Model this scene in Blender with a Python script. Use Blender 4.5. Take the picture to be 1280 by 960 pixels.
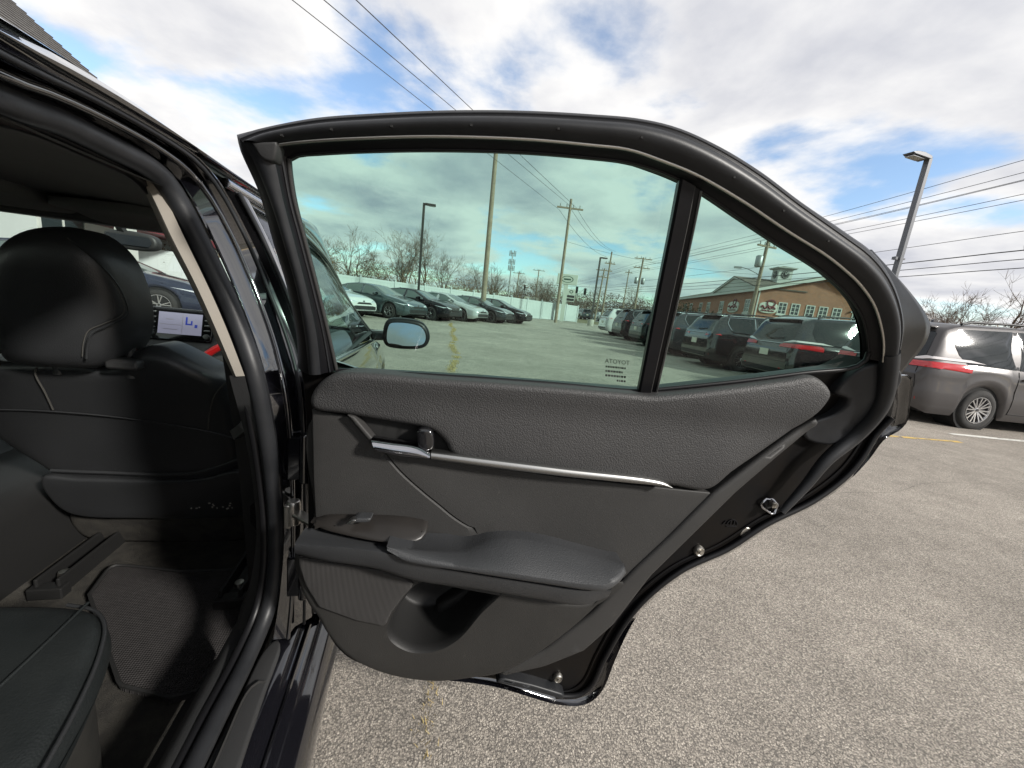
import bpy, bmesh, math, random
from math import sin, cos, pi, radians, sqrt, atan, atan2, exp
from mathutils import Vector, Matrix
from mathutils.bvhtree import BVHTree
from mathutils.geometry import delaunay_2d_cdt

sc = bpy.context.scene
for o in list(bpy.data.objects):
    bpy.data.objects.remove(o)

# ------------------------------------------------------------------ camera
CAM_H = 1.15
cam_d = bpy.data.cameras.new('camera')
cam_d.sensor_width = 36.0
cam_d.lens = 485.0 / 1280.0 * 36.0
cam_d.clip_start = 0.02
cam_d.clip_end = 3000.0
cam = bpy.data.objects.new('camera', cam_d)
sc.collection.objects.link(cam)
PITCH = atan(94.4 / 485.0)
cam.matrix_world = (Matrix.Translation((0, 0, CAM_H)) @ Matrix.Rotation(pi / 2 - PITCH, 4, 'X')
                    @ Matrix.Rotation(radians(6.6), 4, 'Z'))
sc.camera = cam

# ------------------------------------------------------------------ light
SUN_H = Vector((0.86, -0.51)).normalized()
SUN_EL = radians(28)
sun_dir = Vector((SUN_H.x * cos(SUN_EL), SUN_H.y * cos(SUN_EL), sin(SUN_EL)))
sun_d = bpy.data.lights.new('sun', 'SUN')
sun_d.energy = 2.6
sun_d.angle = radians(6.0)
sun_d.color = (1.0, 0.955, 0.89)
sun = bpy.data.objects.new('sun', sun_d)
sc.collection.objects.link(sun)
sun.rotation_euler = sun_dir.to_track_quat('Z', 'Y').to_euler()

world = bpy.data.worlds.new('World')
sc.world = world
world.use_nodes = True
def build_world():
    nt = world.node_tree
    N, L = nt.nodes, nt.links
    N.clear()
    out = N.new('ShaderNodeOutputWorld')
    bg = N.new('ShaderNodeBackground')
    STR = 0.1
    bg.inputs['Strength'].default_value = STR
    sky = N.new('ShaderNodeTexSky')
    sky.sky_type = 'NISHITA'
    sky.sun_disc = False
    sky.sun_elevation = SUN_EL
    sky.sun_rotation = atan2(SUN_H.x, SUN_H.y)
    sky.dust_density = 0.6
    sky.ozone_density = 1.6
    tc = N.new('ShaderNodeTexCoord')
    sep = N.new('ShaderNodeSeparateXYZ')
    L.new(tc.outputs['Generated'], sep.inputs[0])
    def mth(op, a, b=None, clamp=False):
        m = N.new('ShaderNodeMath'); m.operation = op; m.use_clamp = clamp
        for i, v in enumerate((a, b)):
            if v is None: continue
            if isinstance(v, (int, float)): m.inputs[i].default_value = v
            else: L.new(v, m.inputs[i])
        return m.outputs[0]
    zc = mth('MAXIMUM', sep.outputs[2], 0.0)
    den = mth('ADD', zc, 0.16)
    px = mth('DIVIDE', sep.outputs[0], den)
    py = mth('DIVIDE', sep.outputs[1], den)
    def field(ox, oy, scale, detail, rough, dist=0.35):
        cmb = N.new('ShaderNodeCombineXYZ')
        L.new(mth('ADD', px, ox), cmb.inputs[0]); L.new(mth('ADD', py, oy), cmb.inputs[1])
        n = N.new('ShaderNodeTexNoise')
        n.inputs['Scale'].default_value = scale
        n.inputs['Detail'].default_value = detail
        n.inputs['Roughness'].default_value = rough
        n.inputs['Distortion'].default_value = dist
        L.new(cmb.outputs[0], n.inputs['Vector'])
        return n.outputs['Fac']
    OX, OY = CLOUD_OFF
    base = field(OX, OY, 1.3, 9.0, 0.54, 0.12)
    lit = field(OX + SUN_H.x * 0.14, OY + SUN_H.y * 0.14, 1.3, 9.0, 0.54, 0.12)
    big = field(OX + 7.3, OY - 3.1, 0.42, 2.0, 0.5, 0.0)
    dens = mth('ADD', base, mth('MULTIPLY', mth('SUBTRACT', big, 0.5), 0.30))
    ramp = N.new('ShaderNodeMapRange'); ramp.interpolation_type = 'SMOOTHSTEP'
    ramp.inputs['From Min'].default_value = 0.33; ramp.inputs['From Max'].default_value = 0.485
    L.new(dens, ramp.inputs['Value'])
    cover = ramp.outputs[0]
    # light side of each cloud towards the sun, grey bellies where it is thick
    rel = mth('MULTIPLY', mth('SUBTRACT', base, lit), 3.2)
    thick = N.new('ShaderNodeMapRange')
    thick.inputs['From Min'].default_value = 0.45; thick.inputs['From Max'].default_value = 0.66
    L.new(dens, thick.inputs['Value'])
    shade = mth('ADD', mth('SUBTRACT', 0.88, mth('MULTIPLY', thick.outputs[0], 0.75)), rel, True)
    col = N.new('ShaderNodeValToRGB')
    e = col.color_ramp.elements
    e[0].position = 0.0; e[0].color = (CLOUD_DARK[0], CLOUD_DARK[1], CLOUD_DARK[2], 1)
    e[1].position = 0.9; e[1].color = (CLOUD_LIT[0], CLOUD_LIT[1], CLOUD_LIT[2], 1)
    L.new(shade, col.inputs[0])
    sc_n = N.new('ShaderNodeVectorMath'); sc_n.operation = 'SCALE'
    sc_n.inputs['Scale'].default_value = 1.0 / STR
    L.new(col.outputs[0], sc_n.inputs[0])
    mix = N.new('ShaderNodeMix'); mix.data_type = 'RGBA'
    L.new(cover, mix.inputs['Factor'])
    skyg = N.new('ShaderNodeVectorMath'); skyg.operation = 'SCALE'
    skyg.inputs['Scale'].default_value = SKY_GAIN
    L.new(sky.outputs[0], skyg.inputs[0])
    L.new(skyg.outputs[0], mix.inputs['A']); L.new(sc_n.outputs[0], mix.inputs['B'])
    L.new(mix.outputs['Result'], bg.inputs['Color'])
    L.new(bg.outputs[0], out.inputs['Surface'])
CLOUD_OFF = (-4.2, 2.7)
CLOUD_DARK = (0.22, 0.23, 0.27)
CLOUD_LIT = (0.45, 0.445, 0.44)
SKY_GAIN = 1.0
build_world()

sc.view_settings.view_transform = 'Standard'
sc.view_settings.look = 'None'
sc.view_settings.gamma = 1.0
sc.view_settings.exposure = 1.2
sc.view_settings.use_curve_mapping = False
sc.render.engine = 'CYCLES'
sc.cycles.use_denoising = True
try: sc.cycles.denoiser = 'OPENIMAGEDENOISE'
except Exception: pass
sc.cycles.max_bounces = 7
sc.cycles.diffuse_bounces = 3
sc.cycles.glossy_bounces = 3
sc.cycles.transmission_bounces = 4
sc.cycles.transparent_max_bounces = 16
sc.cycles.caustics_reflective = False
sc.cycles.caustics_refractive = False
sc.cycles.sample_clamp_indirect = 4.0
rnd = random.Random(11)

# ------------------------------------------------------------------ materials
def mat(name, col, rough=0.5, metal=0.0, spec=0.5, coat=0.0, bump=None, var=None, kind='noise', wear=None):
    """bump = (scale, strength mm); var = (scale, other colour, amount); wear = (scale, colour, threshold)"""
    m = bpy.data.materials.new(name)
    m.use_nodes = True
    nt = m.node_tree; N, L = nt.nodes, nt.links
    b = N['Principled BSDF']
    b.inputs['Base Color'].default_value = (col[0], col[1], col[2], 1)
    b.inputs['Roughness'].default_value = rough
    b.inputs['Metallic'].default_value = metal
    b.inputs['Specular IOR Level'].default_value = spec
    b.inputs['Coat Weight'].default_value = coat
    b.inputs['Coat Roughness'].default_value = 0.03
    tc = N.new('ShaderNodeTexCoord')
    src = None
    def noise(scale, detail=4, rough_=0.6):
        n = N.new('ShaderNodeTexNoise')
        n.inputs['Scale'].default_value = scale; n.inputs['Detail'].default_value = detail
        n.inputs['Roughness'].default_value = rough_
        L.new(tc.outputs['Object'], n.inputs['Vector']); return n.outputs['Fac']
    def rng(v, a, c):
        r = N.new('ShaderNodeMapRange'); r.inputs['From Min'].default_value = a; r.inputs['From Max'].default_value = c
        r.interpolation_type = 'SMOOTHSTEP'
        L.new(v, r.inputs['Value']); return r.outputs[0]
    def mixc(f, a, c):
        x = N.new('ShaderNodeMix'); x.data_type = 'RGBA'
        L.new(f, x.inputs['Factor'])
        if isinstance(a, tuple): x.inputs['A'].default_value = (*a, 1)
        else: L.new(a, x.inputs['A'])
        x.inputs['B'].default_value = (*c, 1); return x.outputs['Result']
    cur = tuple(col)
    if var:
        s = N.new('ShaderNodeMath'); s.operation = 'MULTIPLY'; s.inputs[1].default_value = var[2]
        L.new(rng(noise(var[0]), 0.3, 0.7), s.inputs[0])
        cur = mixc(s.outputs[0], cur, tuple(var[1]))
        rr = N.new('ShaderNodeMapRange'); rr.inputs['To Min'].default_value = rough; rr.inputs['To Max'].default_value = min(1, rough + 0.12)
        L.new(noise(var[0] * 2.3), rr.inputs['Value']); L.new(rr.outputs[0], b.inputs['Roughness'])
    if wear:
        cur = mixc(rng(noise(wear[0], 6, 0.7), wear[2], wear[2] + 0.06), cur, tuple(wear[1]))
    if not isinstance(cur, tuple): L.new(cur, b.inputs['Base Color'])
    if bump:
        bp = N.new('ShaderNodeBump'); bp.inputs['Distance'].default_value = bump[1] / 1000.0; bp.inputs['Strength'].default_value = 1.0
        if kind == 'leather':
            v = N.new('ShaderNodeTexVoronoi'); v.feature = 'F1'; v.inputs['Scale'].default_value = bump[0]
            L.new(tc.outputs['Object'], v.inputs['Vector']); L.new(v.outputs['Distance'], bp.inputs['Height'])
            bp.invert = True
        elif kind in ('weave', 'carpet'):
            w1 = N.new('ShaderNodeTexWave'); w1.inputs['Scale'].default_value = bump[0]; w1.bands_direction = 'X'
            w1.inputs['Distortion'].default_value = 0.0 if kind == 'weave' else 1.2
            L.new(tc.outputs['Object'], w1.inputs['Vector'])
            w2 = N.new('ShaderNodeTexWave'); w2.inputs['Scale'].default_value = bump[0] * 1.0; w2.bands_direction = 'Z' if kind == 'weave' else 'Y'
            L.new(tc.outputs['Object'], w2.inputs['Vector'])
            mm = N.new('ShaderNodeMath'); mm.operation = 'MULTIPLY'
            L.new(w1.outputs['Fac'], mm.inputs[0]); L.new(w2.outputs['Fac'], mm.inputs[1])
            L.new(mm.outputs[0], bp.inputs['Height'])
            if kind == 'weave':
                dk = N.new('ShaderNodeMix'); dk.data_type = 'RGBA'; L.new(w1.outputs['Fac'], dk.inputs['Factor'])
                dk.inputs['A'].default_value = (col[0] * .35, col[1] * .35, col[2] * .35, 1); dk.inputs['B'].default_value = (col[0] * 1.7, col[1] * 1.7, col[2] * 1.7, 1)
                L.new(dk.outputs['Result'], b.inputs['Base Color'])
        else:
            L.new(noise(bump[0], 5), bp.inputs['Height'])
        L.new(bp.outputs[0], b.inputs['Normal'])
    return m

def glass(name, tint, refl=0.04, rough=0.0, dirt=0.0):
    m = bpy.data.materials.new(name); m.use_nodes = True
    nt = m.node_tree; N, L = nt.nodes, nt.links
    N.clear()
    out = N.new('ShaderNodeOutputMaterial')
    tr = N.new('ShaderNodeBsdfTransparent'); tr.inputs[0].default_value = (*tint, 1)
    gl = N.new('ShaderNodeBsdfGlossy'); gl.inputs['Roughness'].default_value = rough
    gl.inputs['Color'].default_value = (0.95, 0.97, 1, 1)
    ge = N.new('ShaderNodeNewGeometry')
    dt = N.new('ShaderNodeVectorMath'); dt.operation = 'DOT_PRODUCT'
    L.new(ge.outputs['Incoming'], dt.inputs[0]); L.new(ge.outputs['Normal'], dt.inputs[1])
    def mth(op, a, b):
        m_ = N.new('ShaderNodeMath'); m_.operation = op
        for i, v in enumerate((a, b)):
            if v is None: continue
            if isinstance(v, float): m_.inputs[i].default_value = v
            else: L.new(v, m_.inputs[i])
        return m_.outputs[0]
    inv = mth('SUBTRACT', 1.0, mth('ABSOLUTE', dt.outputs['Value'], None))
    fac = mth('ADD', refl, mth('MULTIPLY', mth('POWER', inv, 5.0), 1.0 - refl))
    mx = N.new('ShaderNodeMixShader')
    L.new(fac, mx.inputs[0]); L.new(tr.outputs[0], mx.inputs[1]); L.new(gl.outputs[0], mx.inputs[2])
    if dirt:
        # a thin film of dust and dried drops
        tc = N.new('ShaderNodeTexCoord')
        def nz(sc_, lo, hi):
            n = N.new('ShaderNodeTexNoise'); n.inputs['Scale'].default_value = sc_; n.inputs['Detail'].default_value = 6; n.inputs['Roughness'].default_value = 0.7
            L.new(tc.outputs['Object'], n.inputs['Vector'])
            r = N.new('ShaderNodeMapRange'); r.inputs['From Min'].default_value = lo; r.inputs['From Max'].default_value = hi
            L.new(n.outputs['Fac'], r.inputs['Value']); return r.outputs[0]
        d = N.new('ShaderNodeBsdfDiffuse'); d.inputs[0].default_value = (0.5, 0.48, 0.44, 1)
        k = mth('MULTIPLY', mth('MULTIPLY', nz(9.0, .45, .75), nz(160.0, .42, .62)), dirt)
        mx2 = N.new('ShaderNodeMixShader'); L.new(k, mx2.inputs[0]); L.new(mx.outputs[0], mx2.inputs[1]); L.new(d.outputs[0], mx2.inputs[2])
        L.new(mx2.outputs[0], out.inputs[0])
        return m
    L.new(mx.outputs[0], out.inputs[0])
    return m

def emit(name, col, s):
    m = mat(name, col, 0.4)
    b = m.node_tree.nodes['Principled BSDF']
    b.inputs['Emission Color'].default_value = (*col, 1); b.inputs['Emission Strength'].default_value = s
    return m

def asphalt_mat():
    m = bpy.data.materials.new('asphalt'); m.use_nodes = True
    nt = m.node_tree; N, L = nt.nodes, nt.links
    b = N['Principled BSDF']; b.inputs['Roughness'].default_value = 0.9; b.inputs['Specular IOR Level'].default_value = 0.25
    tc = N.new('ShaderNodeTexCoord')
    def vor(scale):
        v = N.new('ShaderNodeTexVoronoi'); v.inputs['Scale'].default_value = scale
        L.new(tc.outputs['Object'], v.inputs['Vector']); return v
    def noise(s, d=5, r=0.6):
        n = N.new('ShaderNodeTexNoise'); n.inputs['Scale'].default_value = s; n.inputs['Detail'].default_value = d; n.inputs['Roughness'].default_value = r
        L.new(tc.outputs['Object'], n.inputs['Vector']); return n.outputs['Fac']
    v1 = vor(180.0); v2 = vor(420.0)
    bw = N.new('ShaderNodeSeparateColor'); L.new(v1.outputs['Color'], bw.inputs[0])
    bw2 = N.new('ShaderNodeSeparateColor'); L.new(v2.outputs['Color'], bw2.inputs[0])
    r1 = N.new('ShaderNodeValToRGB'); e = r1.color_ramp.elements
    e[0].position = 0.0; e[0].color = (0.13, 0.117, 0.102, 1); e[1].position = 1.0; e[1].color = (0.56, 0.50, 0.425, 1)
    for p, c in ((0.35, (0.22, 0.197, 0.168)), (0.7, (0.32, 0.284, 0.238)), (0.9, (0.42, 0.378, 0.325))):
        q = r1.color_ramp.elements.new(p); q.color = (*c, 1)
    L.new(bw.outputs[0], r1.inputs[0])
    r2 = N.new('ShaderNodeValToRGB'); e = r2.color_ramp.elements
    e[0].color = (0.13, 0.118, 0.104, 1); e[1].color = (0.42, 0.38, 0.328, 1)
    L.new(bw2.outputs[1], r2.inputs[0])
    mx = N.new('ShaderNodeMix'); mx.data_type = 'RGBA'; mx.inputs['Factor'].default_value = 0.45
    L.new(r1.outputs[0], mx.inputs['A']); L.new(r2.outputs[0], mx.inputs['B'])
    # dark binder between the stones
    edge = N.new('ShaderNodeMapRange'); edge.inputs['From Min'].default_value = 0.40; edge.inputs['From Max'].default_value = 0.75
    L.new(v1.outputs['Distance'], edge.inputs['Value'])
    mx2 = N.new('ShaderNodeMix'); mx2.data_type = 'RGBA'; mx2.inputs['B'].default_value = (0.12, 0.11, 0.097, 1)
    L.new(edge.outputs[0], mx2.inputs['Factor']); L.new(mx.outputs['Result'], mx2.inputs['A'])
    # wear, stains and long patches
    pn = N.new('ShaderNodeMapRange'); pn.inputs['From Min'].default_value = 0.3; pn.inputs['From Max'].default_value = 0.7
    pn.inputs['To Min'].default_value = 1.15; pn.inputs['To Max'].default_value = 1.7
    L.new(noise(0.55, 6), pn.inputs['Value'])
    pn2 = N.new('ShaderNodeMapRange'); pn2.inputs['From Min'].default_value = 0.3; pn2.inputs['From Max'].default_value = 0.7
    pn2.inputs['To Min'].default_value = 0.85; pn2.inputs['To Max'].default_value = 1.1
    L.new(noise(5.0, 5), pn2.inputs['Value'])
    mu = N.new('ShaderNodeMath'); mu.operation = 'MULTIPLY'; L.new(pn.outputs[0], mu.inputs[0]); L.new(pn2.outputs[0], mu.inputs[1])
    scn = N.new('ShaderNodeVectorMath'); scn.operation = 'SCALE'
    L.new(mx2.outputs['Result'], scn.inputs[0]); L.new(mu.outputs[0], scn.inputs['Scale'])
    L.new(scn.outputs[0], b.inputs['Base Color'])
    bp = N.new('ShaderNodeBump'); bp.inputs['Distance'].default_value = 0.0035; bp.inputs['Strength'].default_value = 0.9; bp.invert = True
    ad = N.new('ShaderNodeMath'); ad.operation = 'ADD'
    L.new(v1.outputs['Distance'], ad.inputs[0]); L.new(v2.outputs['Distance'], ad.inputs[1])
    L.new(ad.outputs[0], bp.inputs['Height']); L.new(bp.outputs[0], b.inputs['Normal'])
    return m

def brick_mat():
    m = bpy.data.materials.new('brickwork'); m.use_nodes = True
    nt = m.node_tree; N, L = nt.nodes, nt.links
    b = N['Principled BSDF']; b.inputs['Roughness'].default_value = 0.9
    tc = N.new('ShaderNodeTexCoord')
    sp = N.new('ShaderNodeSeparateXYZ'); L.new(tc.outputs['Object'], sp.inputs[0])
    a = N.new('ShaderNodeMath'); a.operation = 'ADD'; L.new(sp.outputs[0], a.inputs[0]); L.new(sp.outputs[1], a.inputs[1])
    cm = N.new('ShaderNodeCombineXYZ'); L.new(a.outputs[0], cm.inputs[0]); L.new(sp.outputs[2], cm.inputs[1])
    br = N.new('ShaderNodeTexBrick'); br.inputs['Scale'].default_value = 1.0
    br.inputs['Brick Width'].default_value = 0.22; br.inputs['Row Height'].default_value = 0.075; br.inputs['Mortar Size'].default_value = 0.01
    br.inputs['Color1'].default_value = (0.37, 0.125, 0.058, 1); br.inputs['Color2'].default_value = (0.26, 0.088, 0.045, 1)
    br.inputs['Mortar'].default_value = (0.30, 0.24, 0.19, 1)
    L.new(cm.outputs[0], br.inputs['Vector'])
    n = N.new('ShaderNodeTexNoise'); n.inputs['Scale'].default_value = 0.8; n.inputs['Detail'].default_value = 5
    L.new(tc.outputs['Object'], n.inputs['Vector'])
    mr = N.new('ShaderNodeMapRange'); mr.inputs['To Min'].default_value = 0.75; mr.inputs['To Max'].default_value = 1.25
    L.new(n.outputs['Fac'], mr.inputs['Value'])
    s = N.new('ShaderNodeVectorMath'); s.operation = 'SCALE'
    L.new(br.outputs['Color'], s.inputs[0]); L.new(mr.outputs[0], s.inputs['Scale']); L.new(s.outputs[0], b.inputs['Base Color'])
    return m

M = dict(
    paint_black=mat('black paint', (0.006, 0.006, 0.008), 0.12, 0, 0.5, 1.0),
    car_black=mat('parked black paint', (0.005, 0.005, 0.007), 0.16, 0, 0.3, 0.3),
    hero_paint=mat('wet look black paint', (0.005, 0.005, 0.007), 0.12, 0, 0.5, 1.0),
    pocket=mat('shaded pocket plastic', (0.012, 0.012, 0.012), 0.5, 0, 0.3, bump=(500, 0.4)),  # darker than the trim: shade inside the pocket put into the colour
    gloss_black=mat('gloss black', (0.008, 0.008, 0.009), 0.08, 0, 0.5, 0.6),
    shell=mat('door shell paint', (0.0055, 0.0055, 0.006), 0.25, 0, 0.12, 0.0, var=(9, (0.014, 0.010, 0.006), 0.3)),
    rubber=mat('rubber', (0.012, 0.0128, 0.0145), 0.38, 0, 0.32, bump=(260, 0.12), var=(14, (0.024, 0.025, 0.0275), 0.6)),
    rubber_dark=mat('dark rubber', (0.007, 0.007, 0.008), 0.4, 0, 0.25, bump=(200, 0.1)),
    frame=mat('satin black frame', (0.005, 0.005, 0.006), 0.32, 0, 0.22, var=(12, (0.009, 0.009, 0.011), 0.4)),
    vinyl=mat('grained vinyl', (0.032, 0.0318, 0.0325), 0.48, 0, 0.35, bump=(430, 0.7), var=(7, (0.044, 0.043, 0.043), 0.5), kind='leather'),
    plastic=mat('trim plastic', (0.0265, 0.0260, 0.0255), 0.50, 0, 0.3, bump=(620, 0.55), var=(6, (0.035, 0.034, 0.033), 0.5), wear=(17, (0.040, 0.0385, 0.036), 0.66)),
    plastic_low=mat('lower trim plastic', (0.0185, 0.0180, 0.0172), 0.50, 0, 0.3, bump=(600, 0.6), var=(5, (0.027, 0.0258, 0.024), 0.6), wear=(15, (0.038, 0.036, 0.032), 0.64)),
    armrest=mat('armrest vinyl', (0.026, 0.0275, 0.030), 0.48, 0, 0.45, bump=(520, 0.4), var=(8, (0.040, 0.041, 0.043), 0.5), kind='leather'),
    switch=mat('brown gloss plastic', (0.016, 0.0145, 0.0135), 0.32, 0, 0.35, var=(10, (0.027, 0.024, 0.0215), 0.5)),
    grille=mat('speaker cloth', (0.028, 0.0265, 0.026), 0.6, bump=(150, 1.0), kind='weave'),
    chrome=mat('chrome', (0.42, 0.42, 0.44), 0.12, 1.0),
    satin=mat('satin silver', (0.30, 0.30, 0.295), 0.36, 1.0),
    steel=mat('zinc steel', (0.50, 0.48, 0.44), 0.35, 1.0, bump=(120, 0.4)),
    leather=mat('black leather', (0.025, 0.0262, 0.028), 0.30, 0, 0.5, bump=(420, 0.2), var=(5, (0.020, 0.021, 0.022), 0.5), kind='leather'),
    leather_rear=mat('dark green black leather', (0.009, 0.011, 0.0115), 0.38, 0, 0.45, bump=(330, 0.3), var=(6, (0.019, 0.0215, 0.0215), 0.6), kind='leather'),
    seat_side=mat('seat side vinyl', (0.018, 0.0185, 0.017), 0.5, bump=(300, 0.4), var=(9, (0.036, 0.034, 0.030), 0.7)),
    thread=mat('grey thread', (0.055, 0.053, 0.048), 0.7),
    carpet=mat('floor carpet', (0.034, 0.0325, 0.030), 0.95, 0, 0.1, bump=(420, 3.0), var=(30, (0.062, 0.058, 0.050), 0.6)),
    mat_carpet=mat('mat carpet', (0.034, 0.0322, 0.0322), 0.95, 0, 0.1, bump=(60, 1.6), var=(60, (0.046, 0.043, 0.043), 0.6), kind='carpet'),
    headliner=mat('headliner cloth', (0.14, 0.145, 0.145), 0.9, 0, 0.2, bump=(700, 0.5), var=(20, (0.16, 0.165, 0.165), 0.4)),
    dark_plastic=mat('dark dash plastic', (0.030, 0.0303, 0.031), 0.5, bump=(500, 0.4)),
    beige=mat('beige pillar cloth', (0.215, 0.198, 0.172), 0.85, bump=(800, 0.3), var=(25, (0.21, 0.19, 0.16), 0.4)),
    belt=mat('black webbing', (0.010, 0.010, 0.010), 0.7, bump=(300, 0.5)),
    red=mat('red trim', (0.45, 0.012, 0.014), 0.3, 0, 0.5, 0.5),
    tinted=glass('tinted door glass', (0.50, 0.735, 0.64), 0.03, 0.0, 0.04),
    wind_glass=glass('clear glass', (0.80, 0.90, 0.86), 0.04),
    car_glass=mat('parked car glass', (0.012, 0.016, 0.018), 0.05, 0, 0.45, 0.0),
    sedan_glass=mat('parked sedan glass', (0.085, 0.110, 0.105), 0.04, 0, 0.6, 0.3),  # opaque; pale tone stands in for sky light seen through the cabin
    mirror=mat('mirror', (0.32, 0.335, 0.345), 0.01, 1.0),
    tyre=mat('tyre', (0.016, 0.016, 0.016), 0.8, bump=(90, 1.0), var=(12, (0.035, 0.033, 0.03), 0.5)),
    alloy=mat('alloy', (0.55, 0.55, 0.56), 0.25, 0.9),
    alloy_dark=mat('dark alloy', (0.10, 0.10, 0.11), 0.3, 0.8),
    well=mat('wheel well', (0.006, 0.006, 0.006), 0.9),
    head_lamp=mat('headlight lens', (0.55, 0.57, 0.60), 0.08, 0.3, 0.8, 0.5),
    tail_red=mat('tail light lens', (0.42, 0.006, 0.010), 0.10, 0, 0.6, 0.6),
    tail_clear=mat('clear tail lens', (0.70, 0.66, 0.66), 0.10, 0, 0.6, 0.6),
    amber=mat('amber lens', (0.75, 0.20, 0.03), 0.15, 0, 0.6, 0.5),
    plate=mat('licence plate', (0.62, 0.60, 0.50), 0.5),
    white_paint=mat('white car paint', (0.58, 0.59, 0.58), 0.2, 0, 0.5, 1.0),
    silver_paint=mat('silver car paint', (0.55, 0.57, 0.57), 0.28, 0.55, 0.5, 1.0),
    teal_paint=mat('blue grey car paint', (0.060, 0.085, 0.092), 0.22, 0.45, 0.5, 1.0),
    grey_paint=mat('warm grey car paint', (0.066, 0.062, 0.0625), 0.36, 0.35, 0.4, 0.25),
    charcoal_paint=mat('charcoal car paint', (0.022, 0.025, 0.030), 0.2, 0.3, 0.5, 1.0),
    navy_paint=mat('navy car paint', (0.008, 0.014, 0.035), 0.18, 0.2, 0.5, 1.0),
    asphalt=asphalt_mat(),
    road=mat('road asphalt', (0.14, 0.135, 0.125), 0.9, 0, 0.3, bump=(40, 4), var=(1.5, (0.19, 0.18, 0.165), 0.6)),
    yellow_line=mat('worn yellow paint', (0.55, 0.38, 0.10), 0.8, wear=(9, (0.16, 0.145, 0.125), 0.52), bump=(120, 1.5)),
    white_line=mat('worn white paint', (0.66, 0.65, 0.60), 0.8, wear=(8, (0.17, 0.16, 0.145), 0.56), bump=(120, 1.5)),
    concrete=mat('concrete', (0.40, 0.38, 0.33), 0.9, bump=(30, 3), var=(3, (0.30, 0.28, 0.25), 0.6)),
    grass=mat('dry verge', (0.16, 0.13, 0.07), 0.95, bump=(20, 20), var=(2, (0.10, 0.10, 0.05), 0.7)),
    weed=mat('dry weed', (0.40, 0.30, 0.125), 0.9, var=(40, (0.28, 0.24, 0.11), 0.7)),
    vinyl_white=mat('white vinyl fence', (0.46, 0.49, 0.49), 0.45, var=(0.7, (0.38, 0.41, 0.41), 0.6)),
    bark=mat('grey bark', (0.10, 0.080, 0.062), 0.95, bump=(30, 8), var=(6, (0.16, 0.13, 0.10), 0.6)),
    twig=mat('twigs', (0.115, 0.088, 0.068), 0.95, var=(3, (0.17, 0.125, 0.095), 0.7)),
    pole_wood=mat('weathered pole wood', (0.21, 0.165, 0.12), 0.9, bump=(25, 6), var=(3, (0.30, 0.25, 0.19), 0.7)),
    lamp_metal=mat('bronze lamp metal', (0.055, 0.050, 0.046), 0.4, 0.6),
    lamp_grey=mat('grey lamp metal', (0.13, 0.135, 0.145), 0.4, 0.3),
    galv=mat('galvanised metal', (0.32, 0.33, 0.33), 0.5, 0.7),
    wire=mat('wire', (0.03, 0.03, 0.032), 0.6),
    brick=brick_mat(),
    shingle=mat('roof shingles', (0.085, 0.070, 0.058), 0.95, bump=(6, 15), var=(1.6, (0.13, 0.11, 0.09), 0.7)),
    shingle_grey=mat('grey shingle', (0.15, 0.145, 0.14), 0.95, bump=(60, 5), var=(5, (0.095, 0.09, 0.088), 0.9)),
    white_trim=mat('white trim', (0.52, 0.53, 0.50), 0.6, var=(1.5, (0.44, 0.45, 0.42), 0.5)),
    stucco=mat('white stucco', (0.50, 0.53, 0.52), 0.85, bump=(60, 4), var=(1.2, (0.43, 0.46, 0.45), 0.6)),
    stone=mat('grey stone', (0.34, 0.35, 0.34), 0.9, bump=(30, 6), var=(5, (0.24, 0.25, 0.25), 0.7)),
    pane=mat('window pane', (0.020, 0.030, 0.034), 0.05, 0, 0.7),
    maroon=mat('maroon sign', (0.14, 0.022, 0.030), 0.5),
    sign_white=mat('sign white', (0.50, 0.52, 0.46), 0.5),
    sign_green=mat('sign dark green', (0.03, 0.07, 0.05), 0.5),
    sign_black=mat('sign black', (0.02, 0.02, 0.02), 0.5),
    leaf_green=mat('evergreen leaves', (0.055, 0.062, 0.022), 0.8, var=(4, (0.085, 0.075, 0.030), 0.8)),
    brush=mat('brown brush', (0.20, 0.115, 0.055), 0.95, var=(2.5, (0.10, 0.075, 0.045), 0.8)),
    screen=emit('screen glow', (0.16, 0.16, 0.21), 0.45),
    screen_blue=emit('screen blue', (0.03, 0.05, 0.30), 0.2),
    red_led=emit('red lamp', (1.0, 0.02, 0.03), 1.5),
    leaf=mat('dry leaf', (0.50, 0.30, 0.12), 0.8),
    dust=mat('pale scuff', (0.28, 0.26, 0.23), 0.9),
    etch=mat('etched mark', (0.004, 0.004, 0.004), 0.9),
)

M['hero_paint'].node_tree.nodes['Principled BSDF'].inputs['Coat IOR'].default_value = 2.0

# ------------------------------------------------------------------ helpers
COL = sc.collection
def link(o, parent=None):
    COL.objects.link(o)
    if parent is not None: o.parent = parent
    return o
def tag(o, label=None, cat=None, group=None, kind=None):
    for k, v in (('label', label), ('category', cat), ('group', group), ('kind', kind)):
        if v: o[k] = v
    return o
def empty(name, loc=(0, 0, 0), rz=0.0, label=None, cat=None, group=None):
    o = bpy.data.objects.new(name, None)
    o.empty_display_size = 0.2
    o.location = loc; o.rotation_euler = (0, 0, rz)
    link(o); return tag(o, label, cat, group)

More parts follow.
